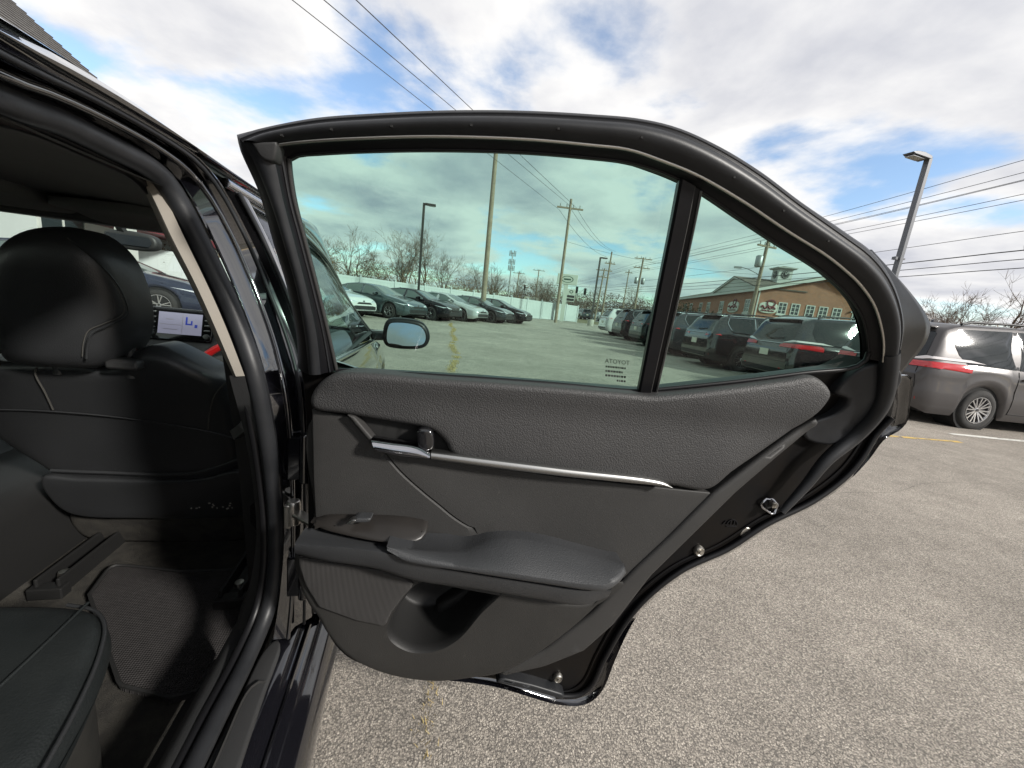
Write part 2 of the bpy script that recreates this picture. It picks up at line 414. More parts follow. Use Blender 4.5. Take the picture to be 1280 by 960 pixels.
class MB:
    """collects shapes, then build() links them as one mesh object"""
    def __init__(s): s.v = []; s.f = []
    def add(s, vs, fs):
        k = len(s.v); s.v += [tuple(p) for p in vs]; s.f += [tuple(i + k for i in f) for f in fs]; return s
    def box(s, c, d, R=None):
        cx, cy, cz = c; hx, hy, hz = d[0] / 2, d[1] / 2, d[2] / 2
        vs = [Vector((x, y, z)) for x in (-hx, hx) for y in (-hy, hy) for z in (-hz, hz)]
        if R is not None: vs = [R @ p for p in vs]
        vs = [(p.x + cx, p.y + cy, p.z + cz) for p in vs]
        return s.add(vs, [(0, 1, 3, 2), (4, 6, 7, 5), (0, 4, 5, 1), (2, 3, 7, 6), (0, 2, 6, 4), (1, 5, 7, 3)])
    def bar(s, a, b, w, h=None, up=(0, 0, 1)):
        a, b = Vector(a), Vector(b); t = (b - a).normalized(); u = Vector(up)
        if abs(t.dot(u)) > 0.95: u = Vector((1, 0, 0))
        n = t.cross(u).normalized(); m = n.cross(t); h = h or w
        vs = []
        for p in (a, b):
            for i, j in ((-1, -1), (1, -1), (1, 1), (-1, 1)): vs.append(p + n * (i * w / 2) + m * (j * h / 2))
        return s.add(vs, [(3, 2, 1, 0), (4, 5, 6, 7), (0, 1, 5, 4), (1, 2, 6, 5), (2, 3, 7, 6), (3, 0, 4, 7)])
    def tube(s, pts, r, n=8, closed=False, cap=True):
        P = [Vector(p) for p in pts]; m = len(P)
        if m < 2: return s
        rs = r if isinstance(r, (list, tuple)) else [r] * m
        vs = []; prev = None
        for i in range(m):
            if closed: t = P[(i + 1) % m] - P[i - 1]
            else: t = P[min(i + 1, m - 1)] - P[max(i - 1, 0)]
            if t.length < 1e-9: t = Vector((0, 0, 1))
            t.normalize()
            if prev is None:
                u = Vector((0, 0, 1)) if abs(t.z) < 0.9 else Vector((1, 0, 0))
                a = t.cross(u).normalized()
            else:
                a = prev - t * prev.dot(t)
                a = a.normalized() if a.length > 1e-6 else t.cross(Vector((0.3, 0.5, 0.8))).normalized()
            prev = a; b = t.cross(a)
            for k in range(n):
                g = 2 * pi * k / n
                vs.append(P[i] + (a * cos(g) + b * sin(g)) * rs[i])
        fs = []
        for i in range(m if closed else m - 1):
            j = (i + 1) % m
            for k in range(n):
                l = (k + 1) % n
                fs.append((i * n + k, i * n + l, j * n + l, j * n + k))
        if cap and not closed:
            fs.append(tuple(range(n - 1, -1, -1))); fs.append(tuple((m - 1) * n + k for k in range(n)))
        return s.add(vs, fs)
    def loft(s, curves, closed_u=False, closed_v=False):
        m, n = len(curves), len(curves[0])
        vs = [p for c in curves for p in c]; fs = []
        for i in range(m if closed_v else m - 1):
            for k in range(n if closed_u else n - 1):
                a, b = i, (i + 1) % m; c, d = k, (k + 1) % n
                fs.append((a * n + c, a * n + d, b * n + d, b * n + c))
        return s.add(vs, fs)
    def lathe(s, prof, n=24, axis='Z', c=(0, 0, 0)):
        """prof = [(radius, height)]"""
        vs = []
        for r, h in prof:
            for k in range(n):
                g = 2 * pi * k / n; x, y = r * cos(g), r * sin(g)
                p = (x, y, h) if axis == 'Z' else ((h, x, y) if axis == 'X' else (x, h, y))
                vs.append((p[0] + c[0], p[1] + c[1], p[2] + c[2]))
        fs = []
        for i in range(len(prof) - 1):
            for k in range(n):
                l = (k + 1) % n
                fs.append((i * n + k, i * n + l, (i + 1) * n + l, (i + 1) * n + k))
        return s.add(vs, fs)
    def prism(s, poly, a, b, fn):
        """poly of 2D points, fn(p, t) -> 3D for t = a and b"""
        n = len(poly)
        vs = [fn(p, a) for p in poly] + [fn(p, b) for p in poly]
        fs = [tuple(range(n)), tuple(range(2 * n - 1, n - 1, -1))]
        fs += [((i + 1) % n, i, n + i, n + (i + 1) % n) for i in range(n)]
        return s.add(vs, fs)
    def build(s, name, m, parent=None, smooth=True, sharp=62, loc=None, bevel=0.0, fix=True):
        me = bpy.data.meshes.new(name)
        me.from_pydata([tuple(p) for p in s.v], [], s.f)
        if fix:
            bm = bmesh.new(); bm.from_mesh(me)
            bmesh.ops.remove_doubles(bm, verts=bm.verts, dist=1e-6)
            bmesh.ops.recalc_face_normals(bm, faces=bm.faces)
            bm.to_mesh(me); bm.free()
        if smooth:
            me.polygons.foreach_set('use_smooth', [True] * len(me.polygons))
            me.set_sharp_from_angle(angle=radians(sharp))
        me.materials.append(m if not isinstance(m, str) else M[m])
        o = bpy.data.objects.new(name, me)
        if loc: o.location = loc
        link(o, parent)
        if bevel:
            bv = o.modifiers.new('bevel', 'BEVEL'); bv.width = bevel; bv.segments = 2; bv.limit_method = 'ANGLE'
        return o

def crom(pts, n, closed=False):
    """smooth resample through the points, even spacing"""
    P = [Vector(p) for p in pts]; m = len(P); dense = []
    segs = m if closed else m - 1
    for i in range(segs):
        p1, p2 = P[i], P[(i + 1) % m]
        p0 = P[i - 1] if (closed or i > 0) else p1 * 2 - p2
        p3 = P[(i + 2) % m] if (closed or i + 2 < m) else p2 * 2 - p1
        d1 = max((p1 - p0).length, 1e-6) ** 0.5; d2 = max((p2 - p1).length, 1e-6) ** 0.5; d3 = max((p3 - p2).length, 1e-6) ** 0.5
        m1 = (p2 - p1) + ((p1 - p0) / d1 - (p2 - p0) / (d1 + d2)) * d2
        m2 = (p2 - p1) + ((p3 - p2) / d3 - (p3 - p1) / (d2 + d3)) * d2
        for k in range(10):
            t = k / 10
            dense.append(p1 * (2 * t**3 - 3 * t * t + 1) + m1 * (t**3 - 2 * t * t + t) + p2 * (-2 * t**3 + 3 * t * t) + m2 * (t**3 - t * t))
    dense.append(P[0] if closed else P[-1])
    return even(dense, n, closed)
def even(P, n, closed=False):
    P = [Vector(p) for p in P]
    L = [0.0]
    for a, b in zip(P, P[1:]): L.append(L[-1] + (b - a).length)
    out = []; j = 0; tot = L[-1]
    cnt = n if closed else n - 1
    for i in range(n):
        d = tot * i / cnt
        while j < len(L) - 2 and L[j + 1] < d: j += 1
        s = (d - L[j]) / max(L[j + 1] - L[j], 1e-9)
        out.append(P[j].lerp(P[j + 1], min(max(s, 0), 1)))
    return out
def plen(P, closed=True):
    return sum((Vector(P[(i + 1) % len(P)]) - Vector(P[i])).length for i in range(len(P) if closed else len(P) - 1))
def inside(p, poly):
    x, y = p; c = False; j = len(poly) - 1
    for i in range(len(poly)):
        xi, yi = poly[i]; xj, yj = poly[j]
        if (yi > y) != (yj > y) and x < (xj - xi) * (y - yi) / (yj - yi) + xi: c = not c
        j = i
    return c
def edge_dist(p, poly):
    best = 1e9
    for i in range(len(poly)):
        ax, ay = poly[i - 1]; bx, by = poly[i]
        dx, dy = bx - ax, by - ay; L = dx * dx + dy * dy
        t = 0 if L == 0 else max(0, min(1, ((p[0] - ax) * dx + (p[1] - ay) * dy) / L))
        best = min(best, (p[0] - ax - t * dx) ** 2 + (p[1] - ay - t * dy) ** 2)
    return sqrt(best)
def fill(poly, step, holes=(), lines=()):
    """2D polygon -> points, triangles with interior grid points"""
    xs = [p[0] for p in poly]; ys = [p[1] for p in poly]
    loops = [list(poly)] + [list(h) for h in holes]
    pts, edges = [], []
    for lp in loops:
        k = len(pts); n = len(lp); pts += [Vector(p) for p in lp]
        edges += [(k + i, k + (i + 1) % n) for i in range(n)]
    for ln in lines:
        k = len(pts); pts += [Vector(p) for p in ln]; edges += [(k + i, k + i + 1) for i in range(len(ln) - 1)]
    nx = int((max(xs) - min(xs)) / step) + 1; ny = int((max(ys) - min(ys)) / step) + 1
    for i in range(nx + 1):
        for j in range(ny + 1):
            q = (min(xs) + i * step + (0.5 * step if j % 2 else 0), min(ys) + j * step)
            if inside(q, poly) and edge_dist(q, poly) > 0.45 * step and not any(inside(q, h) or edge_dist(q, h) < .45 * step for h in holes): pts.append(Vector(q))
    r = delaunay_2d_cdt(pts, edges, [], 0, 1e-7)
    V = [tuple(p) for p in r[0]]; F = []
    for f in r[2]:
        c = (sum(V[i][0] for i in f) / len(f), sum(V[i][1] for i in f) / len(f))
        if inside(c, poly) and not any(inside(c, h) for h in holes): F.append(tuple(f))
    return V, F
def inset(poly, d):
    n = len(poly); out = []
    A = sum(poly[i - 1][0] * poly[i][1] - poly[i][0] * poly[i - 1][1] for i in range(n))
    sg = 1 if A > 0 else -1
    for i in range(n):
        p0, p1, p2 = poly[i - 1], poly[i], poly[(i + 1) % n]
        e1 = Vector((p1[0] - p0[0], p1[1] - p0[1])); e2 = Vector((p2[0] - p1[0], p2[1] - p1[1]))
        if e1.length < 1e-9: e1 = e2
        if e2.length < 1e-9: e2 = e1
        e1.normalize(); e2.normalize()
        n1 = Vector((-e1.y, e1.x)) * sg; n2 = Vector((-e2.y, e2.x)) * sg
        b = n1 + n2
        b = b / max(b.length_squared / 2, 0.35) if b.length > 1e-6 else n1
        out.append((p1[0] + b.x * d, p1[1] + b.y * d))
    return out
def pad(outline, h, r, put, skirt=0.02, step=0.025, relief=None, smooth_line=True, seg=0.012, holes=(), mb=None, lines=()):
    """a panel with rounded edges. outline: 2D; put(a, b, height) -> 3D"""
    if smooth_line: pl = [(p.x, p.y) for p in crom([Vector((a, b, 0)) for a, b in outline], max(12, int(plen([(a, b, 0) for a, b in outline]) / seg)), True)]
    else: pl = [(p.x, p.y) for p in even([Vector((a, b, 0)) for a, b in outline] + [Vector((outline[0][0], outline[0][1], 0))], max(12, int(plen([(a, b, 0) for a, b in outline]) / seg)), True)]
    rel = relief or (lambda a, b: 0.0)
    rings = [(pl, h - skirt)]
    K = 4
    for k in range(K + 1):
        g = pi / 2 * k / K
        rings.append((inset(pl, r * (1 - cos(g))), h - r + r * sin(g)))
    mb = mb or MB()
    n = len(pl)
    mb.loft([[put(a, b, hh + (rel(a, b) if i else 0)) for a, b in ring] for i, (ring, hh) in enumerate(rings)], closed_u=True)
    P, F = fill(rings[-1][0], step, holes, lines)
    mb.add([put(a, b, h + rel(a, b)) for a, b in P], F)
    return mb
def text_mesh(name, txt, size, m, parent, matrix, depth=0.0, mirror=False):
    cu = bpy.data.curves.new(name, 'FONT'); cu.body = txt; cu.size = size; cu.align_x = 'CENTER'; cu.align_y = 'CENTER'; cu.extrude = depth
    cu.resolution_u = 2
    t = bpy.data.objects.new(name, cu)
    COL.objects.link(t)
    dg = bpy.context.evaluated_depsgraph_get()
    me = bpy.data.meshes.new_from_object(t.evaluated_get(dg))
    bpy.data.objects.remove(t)
    me.name = name; me.materials.clear(); me.materials.append(M[m])
    if mirror: me.transform(Matrix.Diagonal((-1, 1, 1, 1)))
    o = bpy.data.objects.new(name, me); link(o, parent); o.matrix_local = matrix
    return o
def copy_tree(o, parent=None):
    c = o.copy(); COL.objects.link(c); c.parent = parent
    for ch in list(o.children): copy_tree(ch, c)
    return c
def set_mat(o, m):
    o.material_slots[0].link = 'OBJECT'; o.material_slots[0].material = M[m]
T = {
'O0': [(-0.008, -0.1769, 1.319), (0.0203, -0.1803, 1.3288), (0.0844, -0.187, 1.348), (0.1556, -0.1922, 1.3627), (0.2457, -0.1978, 1.3787), (0.3378, -0.2023, 1.3915), (0.4238, -0.2053, 1.4003), (0.4824, -0.2069, 1.4046), (0.5369, -0.2064, 1.4033), (0.6011, -0.2027, 1.3928), (0.6743, -0.1962, 1.374), (0.7562, -0.1868, 1.3472), (0.8526, -0.1767, 1.3185), (0.9106, -0.1702, 1.2997), (0.9659, -0.1599, 1.2704), (1.0174, -0.1462, 1.2312), (1.0528, -0.1329, 1.1934), (1.0798, -0.1182, 1.1514), (1.0928, -0.1087, 1.1242)],
'O1': [(0.0082, -0.1945, 1.3065), (0.0305, -0.1983, 1.3173), (0.091, -0.2047, 1.3357), (0.1601, -0.2097, 1.35), (0.2475, -0.2151, 1.3654), (0.3369, -0.2195, 1.3778), (0.4205, -0.2224, 1.3862), (0.4774, -0.2239, 1.3904), (0.5282, -0.2233, 1.3888), (0.5884, -0.2196, 1.3781), (0.6583, -0.2131, 1.3595), (0.7376, -0.2038, 1.3331), (0.8255, -0.1941, 1.3052), (0.8878, -0.1867, 1.2842), (0.9412, -0.1774, 1.2576), (0.9884, -0.1652, 1.2227), (1.0209, -0.1537, 1.1899), (1.0457, -0.14, 1.1507), (1.0604, -0.1298, 1.1216)],
'O2': [(0.0375, -0.1943, 1.3059), (0.0518, -0.196, 1.3106), (0.092, -0.1992, 1.3197), (0.1434, -0.2025, 1.3293), (0.2306, -0.2074, 1.3433), (0.3407, -0.2119, 1.356), (0.4271, -0.2139, 1.362), (0.4745, -0.2147, 1.364), (0.5213, -0.2129, 1.3589), (0.5759, -0.2098, 1.3502), (0.6517, -0.203, 1.3306), (0.7386, -0.1936, 1.3038), (0.8172, -0.1857, 1.2812), (0.8619, -0.18, 1.2649), (0.8991, -0.1744, 1.249), (0.9461, -0.1649, 1.2218), (0.9852, -0.1533, 1.1888), (1.0108, -0.1439, 1.1618), (1.0327, -0.1332, 1.1312)],
'O3': [(0.0516, -0.1748, 1.3017), (0.0604, -0.1767, 1.307), (0.0896, -0.1788, 1.3131), (0.1385, -0.1819, 1.3219), (0.2295, -0.1868, 1.3357), (0.3445, -0.1914, 1.3491), (0.4348, -0.1937, 1.3555), (0.4844, -0.1944, 1.3575), (0.5326, -0.1931, 1.3537), (0.594, -0.1883, 1.3401), (0.6739, -0.1792, 1.3142), (0.746, -0.1712, 1.2913), (0.8367, -0.1618, 1.2644), (0.8723, -0.1569, 1.2504), (0.907, -0.1515, 1.2349), (0.9561, -0.1411, 1.2053), (0.9915, -0.1296, 1.1725), (1.0091, -0.1225, 1.1521), (1.0231, -0.1155, 1.1321)],
'L0': [(-0.008, -0.1769, 1.319), (-0.0073, -0.1717, 1.3042), (0.0063, -0.1568, 1.2616), (0.0149, -0.1351, 1.1996), (0.0234, -0.1167, 1.1469), (0.0272, -0.0905, 1.0722), (0.023, -0.0699, 1.0132)],
'L1': [(0.0082, -0.1945, 1.3065), (0.0158, -0.1888, 1.2902), (0.0281, -0.1746, 1.2496), (0.0382, -0.1554, 1.1946), (0.0456, -0.1373, 1.143), (0.0488, -0.1126, 1.0725), (0.0469, -0.0902, 1.0083)],
'L2': [(0.0375, -0.1943, 1.3059), (0.0412, -0.1886, 1.2896), (0.0447, -0.1754, 1.2518), (0.0527, -0.156, 1.1964), (0.0598, -0.1379, 1.1447), (0.0663, -0.1133, 1.0744), (0.0655, -0.0908, 1.0102)],
'L3': [(0.0516, -0.1748, 1.3017), (0.0505, -0.1699, 1.2876), (0.0516, -0.1591, 1.2567), (0.0588, -0.1426, 1.2096), (0.0667, -0.1243, 1.1574), (0.0767, -0.0997, 1.0869), (0.0852, -0.0748, 1.0159)],
'glass': [(0.0422, -0.1605, 1.3064), (0.0512, -0.1636, 1.3152), (0.1148, -0.1678, 1.3274), (0.2277, -0.1742, 1.3456), (0.3451, -0.179, 1.3593), (0.4372, -0.1813, 1.366), (0.4934, -0.1822, 1.3684), (0.5418, -0.1807, 1.364), (0.5768, -0.1774, 1.3547), (0.5985, -0.1391, 1.2453), (0.6294, -0.0573, 1.0114), (0.4424, -0.0575, 1.0121), (0.2542, -0.0562, 1.0083), (0.0724, -0.0537, 1.0012), (0.0605, -0.0916, 1.1096), (0.0458, -0.1339, 1.2305)],
'quarter': [(0.5989, -0.1754, 1.349), (0.6808, -0.1668, 1.3244), (0.7542, -0.1587, 1.3012), (0.8464, -0.1492, 1.2742), (0.8981, -0.1418, 1.253), (0.9382, -0.1357, 1.2355), (0.9824, -0.126, 1.2078), (1.019, -0.1142, 1.1741), (1.0535, -0.0997, 1.1328), (1.0574, -0.0913, 1.1087), (0.945, -0.0815, 1.0808), (0.823, -0.0715, 1.052), (0.6548, -0.0593, 1.0172), (0.6368, -0.0947, 1.1184), (0.6165, -0.1399, 1.2475)],
'B0': [(0.5596, -0.1966, 1.3466), (0.567, -0.1814, 1.3034), (0.5757, -0.1614, 1.2462), (0.5855, -0.1389, 1.182), (0.5976, -0.1126, 1.1067), (0.6108, -0.083, 1.0222)],
'B1': [(0.595, -0.1933, 1.3374), (0.6036, -0.1777, 1.2928), (0.6134, -0.157, 1.2336), (0.6234, -0.1346, 1.1696), (0.6328, -0.1124, 1.1061), (0.6448, -0.0847, 1.0271)],
'belt': [(0.0852, -0.0748, 1.0159), (0.2544, -0.0771, 1.0224), (0.4363, -0.0785, 1.0265), (0.6133, -0.0789, 1.0275), (0.6469, -0.0811, 1.0339), (0.803, -0.0927, 1.067), (0.9211, -0.1027, 1.0955), (1.0016, -0.1086, 1.1125), (1.0196, -0.1132, 1.1254), (1.0151, -0.1201, 1.1452)],
'skin': [(0.9581, -0.1256, 1.3152), (1.0192, -0.116, 1.2879), (1.0779, -0.1065, 1.2608), (1.1369, -0.0957, 1.2299), (1.1712, -0.0869, 1.2046), (1.187, -0.0751, 1.171), (1.184, -0.0614, 1.1318), (1.1821, -0.0514, 1.1033)],
'shell': [(0.0192, -0.0601, 1.014), (0.0264, -0.05, 0.9248), (0.0317, -0.05, 0.8044), (0.0328, -0.05, 0.7083), (0.0278, -0.05, 0.6412), (0.0587, -0.05, 0.5184), (0.1216, -0.05, 0.4343), (0.2195, -0.05, 0.3781), (0.4108, -0.05, 0.3625), (0.5723, -0.05, 0.3163), (0.6224, -0.05, 0.3173), (0.6488, -0.05, 0.3407), (0.6687, -0.05, 0.4136), (0.7023, -0.05, 0.5092), (0.7391, -0.05, 0.5702), (0.807, -0.05, 0.6389), (0.9004, -0.05, 0.6923), (0.9752, -0.05, 0.753), (1.0748, -0.05, 0.8147), (1.1355, -0.05, 0.8744), (1.1604, -0.05, 0.9203), (1.1767, -0.05, 0.9721), (1.1891, -0.0593, 1.0115), (1.163, -0.075, 1.0565), (1.1058, -0.0986, 1.1238), (1.0381, -0.1029, 1.1363), (1.0135, -0.093, 1.1079), (0.8163, -0.0769, 1.0619), (0.6403, -0.0634, 1.0232), (0.324, -0.0618, 1.0187), (0.0803, -0.0587, 1.0098)],
'skinlow': [(0.423, 0.02, 0.285), (0.6022, 0.02, 0.2246), (0.6616, 0.02, 0.2254), (0.6925, 0.02, 0.2537), (0.716, 0.02, 0.3365), (0.7529, 0.02, 0.442), (0.7918, 0.02, 0.5071), (0.8651, 0.02, 0.5807), (0.9683, 0.02, 0.6397), (1.0508, 0.02, 0.7067), (1.1607, 0.02, 0.7748), (1.2278, 0.02, 0.8407), (1.256, 0.02, 0.8954), (1.2724, 0.02, 0.9505), (1.3045, 0.02, 0.9845), (1.2743, 0.0003, 1.0413), (1.2178, -0.0225, 1.1064)],
'pad': [(0.0555, -0.105, 0.9554), (0.0541, -0.105, 0.9765), (0.0702, -0.1107, 1.0014), (0.0944, -0.1164, 1.0176), (0.257, -0.1186, 1.0239), (0.4279, -0.1198, 1.0274), (0.5929, -0.12, 1.028), (0.6252, -0.12, 1.0279), (0.7654, -0.1296, 1.0553), (0.8753, -0.1387, 1.0814), (0.9208, -0.1424, 1.092), (0.9518, -0.138, 1.0794), (0.9688, -0.1319, 1.0618), (0.9659, -0.1248, 1.0417), (0.9512, -0.1148, 1.013), (0.8689, -0.105, 0.9337), (0.8235, -0.105, 0.8934), (0.7837, -0.105, 0.8499), (0.7007, -0.105, 0.8535), (0.4807, -0.105, 0.8724), (0.2881, -0.105, 0.8902), (0.2727, -0.105, 0.9124), (0.2512, -0.105, 0.9308), (0.2257, -0.105, 0.9367), (0.1149, -0.105, 0.9481)],
'mid': [(0.0501, -0.09, 0.9481), (0.1109, -0.09, 0.9419), (0.1613, -0.09, 0.8858), (0.2526, -0.09, 0.8757), (0.4868, -0.09, 0.8549), (0.7108, -0.09, 0.8449), (0.7958, -0.09, 0.8411), (0.7273, -0.09, 0.748), (0.6699, -0.09, 0.6675), (0.6368, -0.09, 0.6156), (0.3845, -0.09, 0.6977), (0.1783, -0.09, 0.7265), (0.0594, -0.09, 0.7421), (0.0543, -0.09, 0.8248)],
'crease': [(0.165, -0.102, 0.8879), (0.2015, -0.102, 0.8466), (0.2417, -0.102, 0.8113), (0.2727, -0.102, 0.7867), (0.2983, -0.102, 0.766), (0.3271, -0.102, 0.7481), (0.3652, -0.102, 0.7318)],
'border': [(0.9661, -0.1007, 1.0099), (0.9804, -0.0968, 0.9986), (0.9119, -0.092, 0.9231), (0.8447, -0.092, 0.8465), (0.7735, -0.092, 0.751), (0.702, -0.092, 0.6553), (0.6435, -0.092, 0.5423), (0.5903, -0.092, 0.4785), (0.5108, -0.092, 0.4401), (0.4301, -0.092, 0.4197), (0.4145, -0.092, 0.4278), (0.5049, -0.092, 0.4848), (0.5884, -0.092, 0.5665), (0.6647, -0.092, 0.6725), (0.726, -0.092, 0.7492), (0.7942, -0.092, 0.842), (0.8807, -0.092, 0.9293)],
'lower': [(0.03, -0.095, 0.6865), (0.0344, -0.095, 0.6257), (0.0497, -0.095, 0.5847), (0.0681, -0.095, 0.5561), (0.0811, -0.095, 0.5287), (0.1165, -0.095, 0.4792), (0.1829, -0.095, 0.4347), (0.2479, -0.095, 0.411), (0.306, -0.095, 0.4041), (0.3719, -0.095, 0.4144), (0.4211, -0.095, 0.4252), (0.5044, -0.095, 0.4841), (0.5873, -0.095, 0.5673), (0.6485, -0.095, 0.6528), (0.6096, -0.095, 0.6156), (0.5794, -0.095, 0.5969), (0.3608, -0.095, 0.6289), (0.2109, -0.095, 0.6594), (0.0986, -0.095, 0.6791)],
'switch': [(0.0556, -0.135, 0.7507), (0.0625, -0.11, 0.753), (0.0784, -0.1, 0.7597), (0.1554, -0.1, 0.7647), (0.2211, -0.1, 0.763), (0.2567, -0.115, 0.7535), (0.2498, -0.145, 0.7409), (0.1938, -0.145, 0.739), (0.1125, -0.145, 0.7449)],
'armfront': [(0.0468, -0.14, 0.7188), (0.0499, -0.145, 0.7398), (0.0582, -0.148, 0.7549), (0.1133, -0.148, 0.7484), (0.1942, -0.148, 0.741), (0.2842, -0.148, 0.7275), (0.4075, -0.148, 0.7046), (0.5273, -0.148, 0.6784), (0.5928, -0.148, 0.6664), (0.5955, -0.14, 0.6496), (0.5686, -0.12, 0.6148), (0.4639, -0.12, 0.6255), (0.3586, -0.12, 0.6424), (0.2698, -0.12, 0.6539), (0.2361, -0.12, 0.6532), (0.2102, -0.12, 0.6703), (0.1634, -0.12, 0.6819), (0.0864, -0.12, 0.6937)],
'armpad': [(0.1947, -0.152, 0.7467), (0.2408, -0.145, 0.7376), (0.2834, -0.14, 0.7325), (0.3262, -0.125, 0.7266), (0.35, -0.115, 0.7318), (0.3642, -0.11, 0.737), (0.3885, -0.11, 0.742), (0.4513, -0.11, 0.7386), (0.5588, -0.115, 0.7175), (0.6192, -0.12, 0.7043), (0.6253, -0.13, 0.7), (0.6144, -0.145, 0.6995), (0.5815, -0.175, 0.6901), (0.5646, -0.175, 0.6866), (0.3972, -0.175, 0.7082), (0.26, -0.17, 0.7248), (0.2195, -0.165, 0.7303), (0.2, -0.158, 0.7408)],
'E1': [(0.1946, -0.158, 0.7479), (0.2412, -0.15, 0.7403), (0.2834, -0.142, 0.7339), (0.3218, -0.128, 0.7286), (0.347, -0.118, 0.7329), (0.3669, -0.112, 0.7384), (0.3929, -0.11, 0.7421), (0.4513, -0.11, 0.7386), (0.5601, -0.112, 0.7155), (0.6082, -0.115, 0.7055), (0.6218, -0.125, 0.7047)],
'E2': [(0.1966, -0.162, 0.7478), (0.2245, -0.168, 0.7399), (0.2594, -0.172, 0.7358), (0.2958, -0.174, 0.7317), (0.3485, -0.176, 0.7258), (0.4023, -0.178, 0.7197), (0.4719, -0.178, 0.7099), (0.5293, -0.178, 0.7026), (0.5663, -0.176, 0.7001), (0.592, -0.165, 0.7031), (0.6188, -0.14, 0.7041)],
'E3': [(0.1977, -0.16, 0.7436), (0.2221, -0.166, 0.7311), (0.2599, -0.169, 0.7241), (0.2965, -0.17, 0.7199), (0.3499, -0.171, 0.713), (0.4048, -0.171, 0.7044), (0.4756, -0.171, 0.6943), (0.534, -0.171, 0.6859), (0.5732, -0.169, 0.6826), (0.6002, -0.158, 0.6896), (0.6265, -0.132, 0.6931)],
'G0': [(0.0468, -0.125, 0.738), (0.1065, -0.125, 0.7343), (0.1906, -0.125, 0.7267), (0.2674, -0.125, 0.7121), (0.3532, -0.125, 0.6955), (0.4424, -0.125, 0.6815), (0.5358, -0.125, 0.6652), (0.6082, -0.125, 0.6546)],
'G1': [(0.0533, -0.155, 0.7452), (0.1165, -0.158, 0.7452), (0.1966, -0.159, 0.737), (0.27, -0.16, 0.7162), (0.3513, -0.161, 0.7023), (0.4358, -0.161, 0.6894), (0.5239, -0.161, 0.6759), (0.5922, -0.155, 0.6722)],
'G2': [(0.0488, -0.142, 0.7217), (0.1004, -0.144, 0.7115), (0.1773, -0.144, 0.6994), (0.2309, -0.144, 0.6816), (0.2718, -0.144, 0.6731), (0.3558, -0.144, 0.6621), (0.4571, -0.144, 0.6458), (0.5491, -0.14, 0.6302), (0.6009, -0.13, 0.6396)],
'G3': [(0.028, -0.09, 0.6845), (0.0835, -0.09, 0.6718), (0.1673, -0.09, 0.6587), (0.2258, -0.09, 0.6392), (0.2704, -0.09, 0.63), (0.362, -0.09, 0.6179), (0.4724, -0.09, 0.6002), (0.5708, -0.09, 0.5869), (0.6215, -0.09, 0.6061)],
'grille': [(0.0376, -0.104, 0.6869), (0.0813, -0.104, 0.6788), (0.1743, -0.104, 0.6637), (0.2187, -0.104, 0.6483), (0.2395, -0.104, 0.6338), (0.221, -0.104, 0.6083), (0.2, -0.104, 0.5722), (0.1927, -0.104, 0.5445), (0.1409, -0.104, 0.5564), (0.0735, -0.104, 0.5845), (0.05, -0.104, 0.6284), (0.0391, -0.104, 0.665)],
'pocket': [(0.2425, -0.104, 0.6322), (0.2738, -0.104, 0.6395), (0.4037, -0.104, 0.6215), (0.3679, -0.104, 0.5683), (0.3301, -0.104, 0.5126), (0.291, -0.104, 0.4873), (0.2445, -0.104, 0.484), (0.2079, -0.104, 0.504), (0.1951, -0.104, 0.5253), (0.1968, -0.104, 0.5498), (0.2174, -0.104, 0.5963)],
'recess': [(0.1219, -0.098, 0.9438), (0.1695, -0.098, 0.9406), (0.2251, -0.098, 0.9336), (0.2508, -0.098, 0.9284), (0.2727, -0.098, 0.9083), (0.2866, -0.098, 0.8887), (0.2481, -0.098, 0.8905), (0.2273, -0.098, 0.8993), (0.1529, -0.098, 0.907), (0.138, -0.098, 0.9242)],
'pull': [(0.1532, -0.112, 0.9135), (0.1866, -0.112, 0.9103), (0.2285, -0.112, 0.9062), (0.2502, -0.112, 0.8977), (0.2511, -0.112, 0.8848), (0.2074, -0.112, 0.8862), (0.1669, -0.112, 0.892)],
'lever': [(0.2252, -0.12, 0.9326), (0.23, -0.12, 0.9371), (0.2468, -0.12, 0.937), (0.2526, -0.12, 0.9291), (0.2543, -0.12, 0.9054), (0.2469, -0.12, 0.8992), (0.2322, -0.12, 0.9039), (0.2278, -0.12, 0.912)],
'strip': [(0.2518, -0.115, 0.8976), (0.2894, -0.115, 0.8951), (0.4768, -0.115, 0.8828), (0.6763, -0.115, 0.8684), (0.6956, -0.115, 0.8591), (0.662, -0.115, 0.8612), (0.4787, -0.115, 0.8692), (0.2904, -0.115, 0.8828), (0.2526, -0.115, 0.8862)],
'diag': [(0.1125, -0.11, 0.9494), (0.1225, -0.11, 0.9488), (0.1541, -0.11, 0.9128), (0.1666, -0.11, 0.8912), (0.1614, -0.11, 0.8923)],
'sw': [(0.1238, -0.135, 0.7695), (0.1299, -0.135, 0.777), (0.1616, -0.135, 0.7777), (0.1569, -0.135, 0.7694)],
'sealrun': [(1.036, -0.1375, 1.1494), (1.0532, -0.1291, 1.1252), (1.0952, -0.1014, 1.0462), (1.0874, -0.08, 0.9795), (1.0372, -0.08, 0.9212), (1.0063, -0.08, 0.8633), (0.9681, -0.08, 0.8022)],
